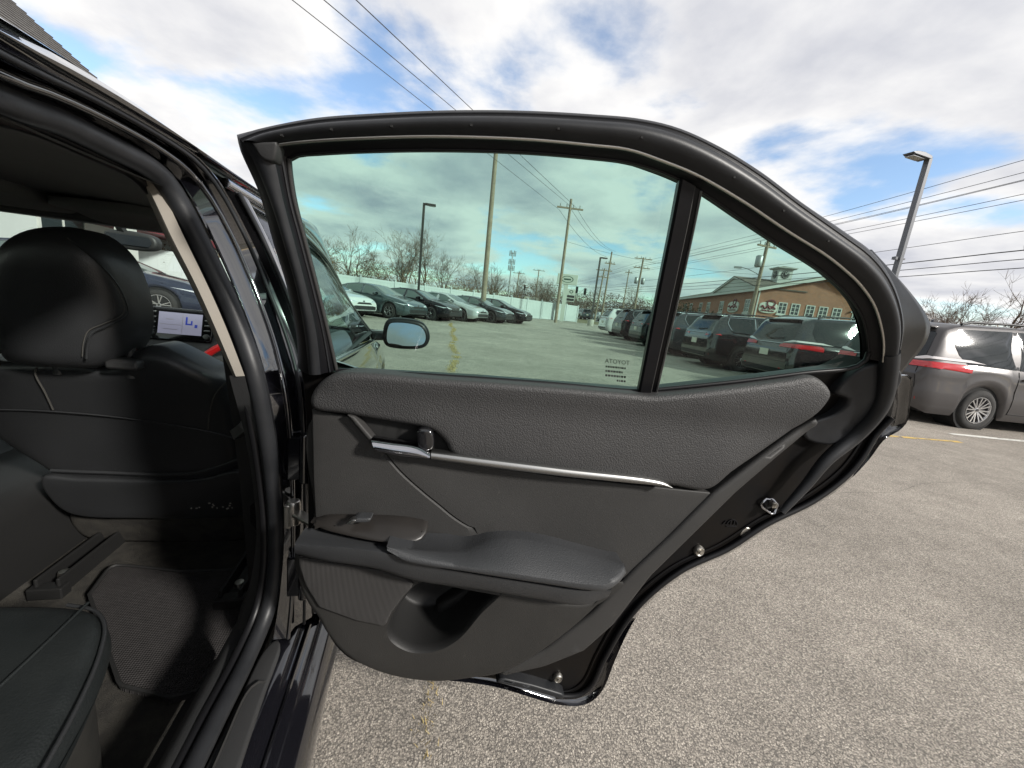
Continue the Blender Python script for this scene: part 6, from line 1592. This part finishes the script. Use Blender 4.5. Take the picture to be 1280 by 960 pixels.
# ------------------------------------------------------------------ the open rear door (its axes: x along the door, y outwards, z up)
ZB = .985
def wbase(z): return .07 + .35 * max(0.0, z - ZB)
def dp_(a, b, h): return Vector((a, -(wbase(b) + h), b))
def xz(name): return [(p[0], p[2]) for p in T[name]]
pk_ = [(p.x, p.y) for p in crom([Vector((a, b, 0)) for a, b in xz('pocket')], 60, True)]
sh = pad(xz('shell'), -.020, .006, dp_, .055, .05, smooth_line=False, seg=.015, holes=[inset(pk_, .002)])
door = sh.build('rear_door', 'shell', car, sharp=30)
door.location = (.86, 0, 0); door.rotation_euler = (0, 0, TH - pi / 2)
D = door
# outer skin, seen from behind and past the edge
sk_low = xz('skinlow'); shl = xz('shell')
ol = [shl[0], shl[2], shl[4], (.04, .45), (.10, .36), (.25, .315)] + sk_low + [(1.13, 1.06), (1.04, 1.09), (.8, 1.03), (.5, .995), (.2, .985)]
pad(ol, -.02, .014, lambda a, b, h: Vector((a, (.035 + .03 * sin(max(0, min(1, (b - .3) / .7)) * pi)) + h - .35 * max(0, b - ZB), b)), .004, .06).build('outer_skin', 'hero_paint', D)
# --- window frame
NF = 96
O = [crom(T[k], NF) for k in ('O0', 'O1', 'O2', 'O3')]
Lf = [crom(T[k], 40) for k in ('L0', 'L1', 'L2', 'L3')]
Yv = Vector((0, -1, 0))
def strip(c0, c1, bulge, n=6, lift=0.0):
    out = []
    for k in range(n + 1):
        t = k / n; out.append([a.lerp(b, t) + Yv * (bulge * sin(pi * t) ** .8 + lift) for a, b in zip(c0, c1)])
    return out
for A, nm in ((O, 0), (Lf, 1)):
    back = [[a.lerp(b, .75) + Vector((0, .035, 0)) for a, b in zip(A[3], A[2])], [p + Vector((0, .050, 0)) for p in A[0]]]
    lip = strip(A[0], A[1], .004, 3)
    MB().loft([back[1]] + lip).build('frame_lip', 'rubber_dark', D, sharp=60)
    MB().loft(strip(A[1], A[2], .013 if nm == 0 else .006, 8)).build('weather_seal', 'rubber', D, sharp=60)
    MB().loft([[p for p in A[2]]] + [[a.lerp(b, .12) + Yv * -.006 for a, b in zip(A[2], A[3])]] + [[a.lerp(b, .5) + Yv * -.002 for a, b in zip(A[2], A[3])]] + [[a.lerp(b, .92) + Yv * -.001 for a, b in zip(A[2], A[3])], A[3], [a.lerp(b, .10) + Vector((0, .014, 0)) for a, b in zip(A[3], A[2])]]).build('window_frame', 'frame', D, sharp=60)
    MB().loft(back).build('frame_back', 'hero_paint', D)
MB().tube([p + Yv * .001 for p in O[2]], .0022, 6).build('frame_bead', 'steel', D)
MB().tube([a.lerp(b, .30) + Yv * .001 for a, b in zip(O[0], O[1])], .0014, 5).build('frame_bead', 'rubber', D)
MB().tube([a.lerp(b, .72) + Yv * .003 for a, b in zip(O[0], O[1])], .0014, 5).build('frame_bead', 'rubber', D)
MB().tube([a.lerp(b, .55) + Yv * -.001 for a, b in zip(Lf[2], Lf[3])], .0016, 5).build('frame_bead', 'rubber', D)
MB().tube([p + Yv * .001 for p in Lf[3]], .0030, 6).build('glass_run', 'plastic', D)
MB().tube([p + Yv * .000 for p in O[3]], .0022, 6).build('glass_run', 'rubber_dark', D)
# corner cap, seal clips
cp = MB(); c0 = Vector(T['L1'][0]); 
for i in (3, 8, 14, 22, 31, 40, 52, 60, 68):
    a, b = O[1][i], O[2][i]; p = a.lerp(b, .58) + Yv * .0135
    MB().box(p + Yv * -.0025, (.0030, .003, .005)).build('seal_clip', 'well', D, smooth=False)
pc = [Vector(T['L1'][0]).lerp(Vector(T['L2'][0]), .45), Vector(T['O2'][1]), Vector(T['L2'][1]).lerp(Vector(T['L3'][1]), .3), Vector(T['L1'][1]).lerp(Vector(T['L2'][1]), .55)]
pad([(p.x, p.z) for p in pc], .022, .003, dp_, .02, .02, smooth_line=False, seg=.008).build('corner_cap', 'dark_plastic', D)
# door skin that bulges past the frame behind the quarter glass
i0 = max(range(NF), key=lambda i: -abs(O[0][i].x - .905) + (0 if O[0][i].z > 1.2 else -9))
tail = even(O[0][i0:], 30); skc = crom(T['skin'], 30)
MB().loft([[p + Vector((0, .004, 0)) for p in tail], [a.lerp(b, .35) + Vector((.0, .012, 0)) for a, b in zip(tail, skc)], [a.lerp(b, .8) for a, b in zip(tail, skc)], skc, [p + Vector((.004, .012, .002)) for p in skc], [p + Vector((-.01, .03, -.004)) for p in skc]]).build('skin_corner', 'shell', D, sharp=60)
# rubber and edge along the lower rear rim
rim = crom([tuple(p) for p in T['shell'][9:23]], 90)
MB().tube([p + Vector((-.012, .000, .006)) + Yv * .006 for p in rim], .0062, 8).build('rim_seal', 'rubber_dark', D)
so_ = crom([tuple(p) for p in T['skinlow']][1:], 90)
MB().loft([[p + Vector((0, .012, 0)) for p in rim], [p + Vector((.002, .02, -.003)) for p in rim], so_, [p + Vector((0, .012, 0)) for p in so_]]).build('skin_hem', 'hero_paint', D, sharp=60)
MB().tube([p + Vector((-.030, 0, .014)) + Yv * .002 for p in rim], .0022, 5).build('rim_crease', 'shell', D)
MB().tube(crom(T['sealrun'], 50), [.015] * 22 + [.015 - .0003 * k for k in range(28)], 10).build('seal_run', 'rubber', D)
wp_ = [(.42, .380), (.50, .357), (.572, .331), (.574, .345), (.50, .372), (.43, .392)]
pad(wp_, .004, .004, dp_, .03, .05, smooth_line=False).build('bottom_seal', 'rubber', D)
# --- glass
def pane(name, key, m, off):
    P = [(p.x, p.y) for p in even([Vector((a, b, 0)) for a, b in xz(key)] + [Vector((*xz(key)[0], 0))], 110, True)]
    V, F = fill(P, .08)
    mb = MB().add([Vector((a, -(wbase(b) - off), b)) for a, b in V], F)
    return mb.build(name, m, D, fix=False)
gl = pane('window_glass', 'glass', 'tinted', .022); pane('quarter_glass', 'quarter', 'tinted', .022)
b0, b1 = crom(T['B0'], 24), crom(T['B1'], 24)
MB().loft([[a.lerp(b, .12) + Vector((0, .016, 0)) for a, b in zip(b0, b1)], b0, [a.lerp(b, .08) + Yv * .004 for a, b in zip(b0, b1)], [a.lerp(b, .62) + Yv * .005 for a, b in zip(b0, b1)], [a.lerp(b, .66) - Yv * .002 for a, b in zip(b0, b1)], [a.lerp(b, .95) - Yv * .001 for a, b in zip(b0, b1)], b1, [a.lerp(b, .9) + Vector((0, .016, 0)) for a, b in zip(b0, b1)]]).build('divider_bar', 'frame', D, sharp=40)
MB().tube([a.lerp(b, .64) + Yv * .003 for a, b in zip(b0, b1)], .0016, 5).build('divider_bead', 'plastic', D)
MB().tube([p + Yv * .001 for p in b1], .0018, 5).build('divider_bead', 'satin', D)
MB().tube(crom(T['belt'], 60), .0045, 6).build('belt_seal', 'rubber_dark', D)
# etched maker's mark, read from inside so mirrored
mk0 = Vector(T['marks'][6]); mk0.y = -(wbase(mk0.z) - .022) - .0015
tilt = Matrix.Translation(mk0) @ Matrix.Rotation(pi / 2 - atan(.35), 4, 'X')
text_mesh('etched_mark', 'TOYOTA', .0115, 'etch', gl, tilt @ Matrix.Translation((.0, .018, 0)), 0, True)
em = MB()
rge = random.Random(3)
for j, n_ in enumerate((9, 7, 8, 4)):
    x = -.022 if n_ > 5 else .0
    for k in range(n_):
        w = rge.uniform(.002, .005); em.add([tilt @ Vector((x + dx, .006 - j * .008 + dz, 0)) for dx, dz in ((0, 0), (w, 0), (w, .0035), (0, .0035))], [(0, 1, 2, 3)]); x += w + .0012
em.build('etched_mark', 'etch', gl, smooth=False, fix=False)
def sstep(x): x = max(0.0, min(1.0, x)); return x * x * (3 - 2 * x)
# --- trim panels
pad(xz('backing'), .004, .003, dp_, .02, .05, seg=.02, holes=[inset(pk_, .001)]).build('panel_backing', 'plastic_low', D)
pad_rel = lambda a, b: -.016 * max(0, (b - .985) / .09) ** 2 - .006 * max(0, (.90 - b) / .06)
pad(xz('pad'), .035, .012, dp_, .05, .02, pad_rel, seg=.010).build('upper_pad', 'vinyl', D)
mi = xz('mid'); cr = [(p.x, p.y) for p in crom([Vector((a, b, 0)) for a, b in xz('crease')], 26)]
def crease_side(a, b):
    """distance to the fold line, positive on the hollow side"""
    best, sg = 9.0, 1.0
    for (x0, z0), (x1, z1) in zip(cr, cr[1:]):
        dx, dz = x1 - x0, z1 - z0; L = dx * dx + dz * dz
        t = max(0, min(1, ((a - x0) * dx + (b - z0) * dz) / L)); d = sqrt((a - x0 - t * dx) ** 2 + (b - z0 - t * dz) ** 2)
        if d < best: best = d; sg = 1.0 if dx * (b - z0) - dz * (a - x0) > 0 else -1.0
    return best * sg
def rel_mid(a, b):
    d = crease_side(a, b); r = -.012 * max(0, (.14 - a) / .14) ** 2
    if d > 0:
        fade = max(0.0, 1 - max(0.0, (a - .30)) / .42)
        r -= .007 * sstep(d / .11) * (1 - sstep((d - .11) / .24)) * fade
    r -= .0035 * max(0.0, 1 - abs(d) / .0028)
    return r
mid_all = mi[0:10] + [(mi[10][0], mi[10][1]), mi[11], mi[12], mi[13]]
pad(mid_all, .020, .003, dp_, .05, .014, rel_mid, smooth_line=False, seg=.010, lines=[cr[1:-3]] + [[(x + o * .72, z + o * .69) for x, z in cr[2:-4]] for o in (-.003, .003)]).build('door_insert', 'plastic', D, sharp=20)
bd = xz('border')
pad(bd, .027, .009, dp_, .05, .02, smooth_line=False, seg=.012).build('rear_border', 'plastic', D)
low_rel = lambda a, b: -.020 * max(0, (.47 - b) / .10) ** 2 + .006 * max(0, (.60 - b) / .2)
def lower_panel():
    mb = pad(xz('lower'), .027, .012, dp_, .05, .02, low_rel, seg=.012, holes=[pk_])
    lo_ = mb.build('lower_panel', 'plastic_low', D)
    # pocket: lip, walls and bottom
    ring = lambda d, h: [dp_(a, b, h + low_rel(a, b)) for a, b in inset(pk_, d)]
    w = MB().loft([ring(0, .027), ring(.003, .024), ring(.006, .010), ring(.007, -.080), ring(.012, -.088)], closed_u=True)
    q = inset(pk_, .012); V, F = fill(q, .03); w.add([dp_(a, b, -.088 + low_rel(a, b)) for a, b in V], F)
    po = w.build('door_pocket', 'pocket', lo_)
    # the bottle step and the rounded divider inside
    wd = [Vector(p) for p in T['marks']][8]
    pad([(wd.x - .028, wd.z + .018), (wd.x + .010, wd.z + .026), (wd.x + .036, wd.z + .012), (wd.x + .040, wd.z - .028), (wd.x + .005, wd.z - .030), (wd.x - .012, wd.z - .012)], -.030, .006, dp_, .06, .02).build('bottle_step', 'plastic_low', po)
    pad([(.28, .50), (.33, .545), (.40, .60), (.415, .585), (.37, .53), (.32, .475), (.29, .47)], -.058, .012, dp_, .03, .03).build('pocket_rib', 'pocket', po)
    sy = Vector(T['marks'][5]); s = MB()
    for a0, b0, a1, b1 in ((0, -.014, -.014, .006), (0, -.014, .014, .006), (-.014, .006, .014, .006), (-.006, -.003, .004, .006), (-.001, -.008, .009, .003)):
        s.bar(dp_(sy.x + a0, sy.z + b0, -.087), dp_(sy.x + a1, sy.z + b1, -.087), .0016)
    s.build('embossed_mark', 'armrest', po, smooth=False)
lower_panel()
gr = xz('grille')
pad(gr, .034, .005, dp_, .02, .02, low_rel, smooth_line=False, seg=.012).build('speaker_grille', 'grille', D)
def tilt_rel(pts, up, dn):
    zs = [p[1] for p in pts]; z0, z1 = min(zs), max(zs)
    return lambda a, b: dn + (up - dn) * max(0, min(1, (b - z0) / (z1 - z0)))
def fit(name, h0, top, bot):
    # height falls evenly from the top edge of the outline to its bottom edge
    pl = [(p.x, p.y) for p in crom([Vector((a, b, 0)) for a, b in xz(name)], 160, True)]
    xs = [p[0] for p in pl]; xa, xb = min(xs), max(xs); K = 40; tz, bz = [], []
    for i in range(K + 1):
        x = xa + (xb - xa) * (i + .5) / (K + 1); zz = []
        for j in range(len(pl)):
            p, q = pl[j - 1], pl[j]
            if (p[0] > x) != (q[0] > x): zz.append(p[1] + (q[1] - p[1]) * (x - p[0]) / (q[0] - p[0]))
        tz.append(max(zz)); bz.append(min(zz))
    sm = lambda L: [sum(L[max(0, min(K, i + d))] for d in range(-3, 4)) / 7 for i in range(K + 1)]
    tz, bz = sm(tz), sm(bz)
    def h(a, b):
        f = max(0, min(K - 1e-6, (a - xa) / (xb - xa) * K)); i = int(f); f -= i
        t, u = tz[i] + (tz[i + 1] - tz[i]) * f, bz[i] + (bz[i + 1] - bz[i]) * f
        s_ = max(0.0, min(1.0, (t - b) / max(t - u, .03)))
        return top(a) + (bot(a) - top(a)) * s_ - h0
    return h
NE = 70
def rowc(k): return crom(T[k], NE)
e1, e2, e3 = rowc('E1'), rowc('E2'), rowc('E3')
back = lambda c, d: [p + Vector((0, d, 0)) for p in c]
mixc_ = lambda c0, c1, t, up=0.0, out=0.0: [p.lerp(q, t) + Vector((0, -out, up)) for p, q in zip(c0, c1)]
ar = [back(e1, .05), e1, mixc_(e1, e2, .08, .002, 0), mixc_(e1, e2, .35, .003, .001), mixc_(e1, e2, .65, .003, .001), mixc_(e1, e2, .88, .0015, .0005), e2, mixc_(e2, e3, .35, .0, .003), mixc_(e2, e3, .75, .0, .003), e3, back(e3, .012)]
am = MB().loft(ar); n_ = len(ar)
am.f.append(tuple(i * NE + NE - 1 for i in range(n_)))
am.build('armrest_pad', 'armrest', D, sharp=50)
g0, g1, g2, g3 = rowc('G0'), rowc('G1'), rowc('G2'), rowc('G3')
br_ = [back(g0, .03), g0, mixc_(g0, g1, .8, .002, 0), g1, mixc_(g1, g2, .2, 0, .002), mixc_(g1, g2, .85, 0, .002), g2, mixc_(g2, g3, .12, -.002, 0), g3]
bm_ = MB().loft(br_); n_ = len(br_)
bm_.f.append(tuple(i * NE + NE - 1 for i in range(n_))); bm_.f.append(tuple(i * NE for i in range(n_)))
bm_.build('armrest_base', 'armrest', D, sharp=50)
sw_ = xz('switch'); pad(sw_, .050, .008, dp_, .05, .014, fit('switch', .050, lambda a: .030, lambda a: .075), seg=.010).build('switch_panel', 'switch', D)
q = Vector(T['marks'][0])
sx, sz = T['sw'][0][0], T['sw'][0][2]
s0 = pad([(sx + .004, sz), (sx + .034, sz + .002), (sx + .040, sz + .010), (sx + .012, sz + .009)], .058, .003, dp_, .02, .01, smooth_line=False, seg=.006)
s0.build('window_switch', 'armrest', D)
pad([(sx + .0, sz + .0), (sx + .010, sz + .0), (sx + .016, sz + .009), (sx + .008, sz + .009)], .062, .002, dp_, .012, .01, smooth_line=False, seg=.006).build('switch_tip', 'satin', D)
# --- inner handle
pad(xz('recess'), .012, .002, dp_, .03, .02, smooth_line=False, seg=.008).build('handle_recess', 'well', D)
def blade(top, bot, bul, name, m, n=40, dep=.02):
    a, b = crom(top, n), crom(bot, n)
    rows = [[p + Vector((0, dep, 0)) for p in a]] + [[p.lerp(q, t) + Yv * (bul * sin(pi * t)) for p, q in zip(a, b)] for t in (0, .1, .3, .5, .7, .9, 1)] + [[p + Vector((0, dep, 0)) for p in b]]
    return MB().loft(rows).build(name, m, D, sharp=70)
pu = T['pull']; blade([pu[0], pu[1], pu[2], pu[3]], [pu[6], pu[5], tuple(Vector(pu[5]).lerp(Vector(pu[4]), .5)), pu[4]], .010, 'pull_handle', 'chrome')
pad(xz('lever'), .044, .005, dp_, .03, .012, seg=.005).build('lock_knob', 'gloss_black', D)
st_ = T['strip']; blade(st_[0:5], [st_[8], st_[7], st_[6], st_[5], st_[4]], .003, 'bright_strip', 'satin', 60)
pad(xz('diag'), .036, .003, dp_, .02, .012, smooth_line=False, seg=.006).build('diagonal_trim', 'plastic', D)
# --- latch, screws, check arm on the edge
mkp = [Vector(p) for p in T['marks']]
lx, lz = mkp[0].x, mkp[0].z
lt = MB()
lt.tube([dp_(lx - .021, lz + .002, -.014), dp_(lx - .016, lz - .006, -.014), dp_(lx + .008, lz - .020, -.014), dp_(lx + .016, lz - .018, -.014), dp_(lx + .019, lz + .002, -.014), dp_(lx + .004, lz + .013, -.014), dp_(lx - .012, lz + .014, -.014)], .0032, 6, closed=True)
lt.build('latch_plate', 'chrome', D)
pad([(lx - .013, lz + .006), (lx - .002, lz - .012), (lx + .012, lz - .008), (lx + .008, lz + .008), (lx - .008, lz + .012)], -.017, .002, dp_, .006, .02, smooth_line=False, seg=.006).build('latch_slot', 'well', D)
MB().box(dp_(lx + .004, lz + .003, -.010), (.010, .010, .010)).build('latch_claw', 'steel', D, smooth=False)
for i, r in ((2, .012), (3, .011)):
    p = mkp[i]; c = dp_(p.x, p.z, -.019)
    MB().lathe([(0, -.012), (.004, -.012), (.005, -.006), (r * .75, -.008), (r, -.004), (r, 0)], 16, 'Y', tuple(c)).build('screw', 'steel', D)
p = mkp[1]; pad([(p.x - .010, p.z - .008), (p.x + .004, p.z - .010), (p.x + .012, p.z + .008), (p.x - .002, p.z + .012)], -.0185, .002, dp_, .004, .02, seg=.005).build('drain_slot', 'steel', D)
p = mkp[4]; s = MB()
for k in range(14):
    a = pi * k / 13; a2 = pi * (k + 1) / 13
    if k < 13: s.bar(dp_(p.x + .012 * cos(a), p.z + .012 * sin(a), -.0185), dp_(p.x + .012 * cos(a2), p.z + .012 * sin(a2), -.0185), .002)
s.bar(dp_(p.x - .012, p.z - .004, -.0185), dp_(p.x + .012, p.z - .004, -.0185), .002).bar(dp_(p.x - .004, p.z, -.0185), dp_(p.x - .004, p.z + .010, -.0185), .002).bar(dp_(p.x + .004, p.z, -.0185), dp_(p.x + .004, p.z + .010, -.0185), .002).bar(dp_(p.x - .022, p.z, -.0185), dp_(p.x - .016, p.z + .008, -.0185), .002)
s.build('embossed_mark', 'frame', D, smooth=False)
# rear triangle cover where the pad meets the frame
tri = [(1.0, 1.062), (1.035, 1.05), (1.03, 1.02), (.985, .985), (.99, .96), (1.06, .955), (1.10, 1.03), (1.105, 1.10), (1.06, 1.13), (1.02, 1.115)]
pad(tri, .004, .006, dp_, .03, .03, lambda a, b: .006 * sin(a * 30)).build('corner_trim', 'rubber', D)
# check arm between pillar and door
ck = MB().bar((.845, .012, .705), (.905, -.035, .700), .022, .008).lathe([(0, .03), (.012, .03), (.014, .02), (.014, -.02), (0, -.02)], 10, 'Z', (.846, .010, .70)).box((.838, .015, .70), (.012, .035, .05))
ck.build('check_arm', 'steel', car, bevel=.002)
for hz in (.56, .82): MB().box((.850, .02, hz), (.03, .03, .09)).lathe([(0, hz + .05), (.010, hz + .05), (.010, hz - .05), (0, hz - .05)], 10, 'Z', (.866, .006, 0)).build('hinge', 'paint_black', car, smooth=False, bevel=.004)
# small dried leaf stuck on the upper pad
p = mkp[7]; lf = MB().add([dp_(p.x - .004, p.z, .0365), dp_(p.x, p.z + .0025, .037), dp_(p.x + .004, p.z - .0005, .0365), dp_(p.x, p.z - .002, .037)], [(0, 1, 2, 3)])
lfo = lf.build('dry_leaf', 'leaf', None, smooth=False, fix=False)
lfo.matrix_world = Matrix.Translation((loc.x, loc.y, 0)) @ Matrix.Rotation(PSI, 4, 'Z') @ Matrix.Translation((.86, 0, 0)) @ Matrix.Rotation(TH - pi / 2, 4, 'Z')
tag(lfo, 'tiny dry leaf fleck stuck on the grained upper door pad', 'leaf')

# ------------------------------------------------------------------ white building and car seen through the windscreen
CW = Matrix.Translation((loc.x, loc.y, 0)) @ Matrix.Rotation(PSI, 4, 'Z')
def white_building():
    root = empty('white_building', tuple(CW @ Vector((-10.5, 8, 0))), PSI, 'white building with grey shingled roof on the far side of the black sedan', 'building')
    X0, Y0, Y1, EV, RXX, RZ = 0.0, -22.0, 19.0, 5.9, -11.0, 5.9 + 11 * .8333
    MB().prism([(0, 0), (0, EV), (RXX, RZ - .2), (2 * RXX, EV), (2 * RXX, 0)], Y0, Y1, lambda p, t: (p[0], t, p[1])).build('wall', 'stucco', root, smooth=False)
    rf = MB().add([(.6, Y0 - .4, EV - .5), (.6, Y1 + .4, EV - .5), (RXX, Y1 + .4, RZ), (RXX, Y0 - .4, RZ), (2 * RXX - .6, Y1 + .4, EV - .5), (2 * RXX - .6, Y0 - .4, EV - .5)], [(0, 1, 2, 3), (3, 2, 4, 5)]).build('roof', 'shingle_grey', root, smooth=False)
    # shingle courses, each lapping the one below
    n = 34; sl = Vector((RXX - .6, RZ - EV + .5)); L = sl.length; u = sl / L; nn = Vector((-u.y, u.x)) * -1
    for k in range(n):
        a = u * (L * k / n); b = u * (L * (k + 1) / n + .03)
        pa = Vector((.6, EV - .5)) + a + nn * .085; pb = Vector((.6, EV - .5)) + b + nn * .022
        pa2 = pa - nn * .062
        j = rnd.uniform(-.05, .05)
        MB().add([(pa.x, Y0 - .4, pa.y), (pa.x, Y1 + .4 + j, pa.y), (pb.x, Y1 + .4 + j, pb.y), (pb.x, Y0 - .4, pb.y), (pa2.x, Y0 - .4, pa2.y), (pa2.x, Y1 + .4 + j, pa2.y)], [(0, 1, 2, 3), (0, 4, 5, 1), (1, 5, 2), (0, 3, 4)]).build('shingle_course', 'shingle_grey', rf, smooth=False)
    for y in (-6, -1.5, 3, 8.2, 12): window_part(root, (0, y, 2.0), (0, 1, 0), (1, 0, 0), 1.9, 1.5, False, 2, 1)
    MB().box((.9, 12.5, 2.55), (1.6, 8.0, .30)).build('awning', 'maroon', root, smooth=False)
    for y in (8.6, 16.4):
        c = MB().box((1.5, y, 1.9), (.42, .42, 1.9)).build('porch_column', 'white_trim', root, smooth=False)
        for j in range(4): MB().box((1.5, y, .14 + j * .235), (.60 - .01 * (j % 2), .60 - .01 * ((j + 1) % 2), .22)).build('stone', 'stone', c, smooth=False, bevel=.02)
        MB().box((1.5, y, 1.0), (.68, .68, .06)).build('capstone', 'white_trim', c, smooth=False)
white_building()
pw = CW @ Vector((1.055 - .506 * 11.2, -.77 + 11.2, 0))
hd_ = PSI - radians(78)
fwd = Vector((-sin(hd_), cos(hd_)))
cc = Vector((pw.x, pw.y)) - fwd * 1.45
nv = place(P_sedan, cc, hd_, 'navy_paint', 'navy car parked by the white building, seen through the windscreen', 'car', None)
pl = Vector((0, 0, 0))
for p_ in PROTO + [w_sedan, w_suv, w_van]: purge(p_)
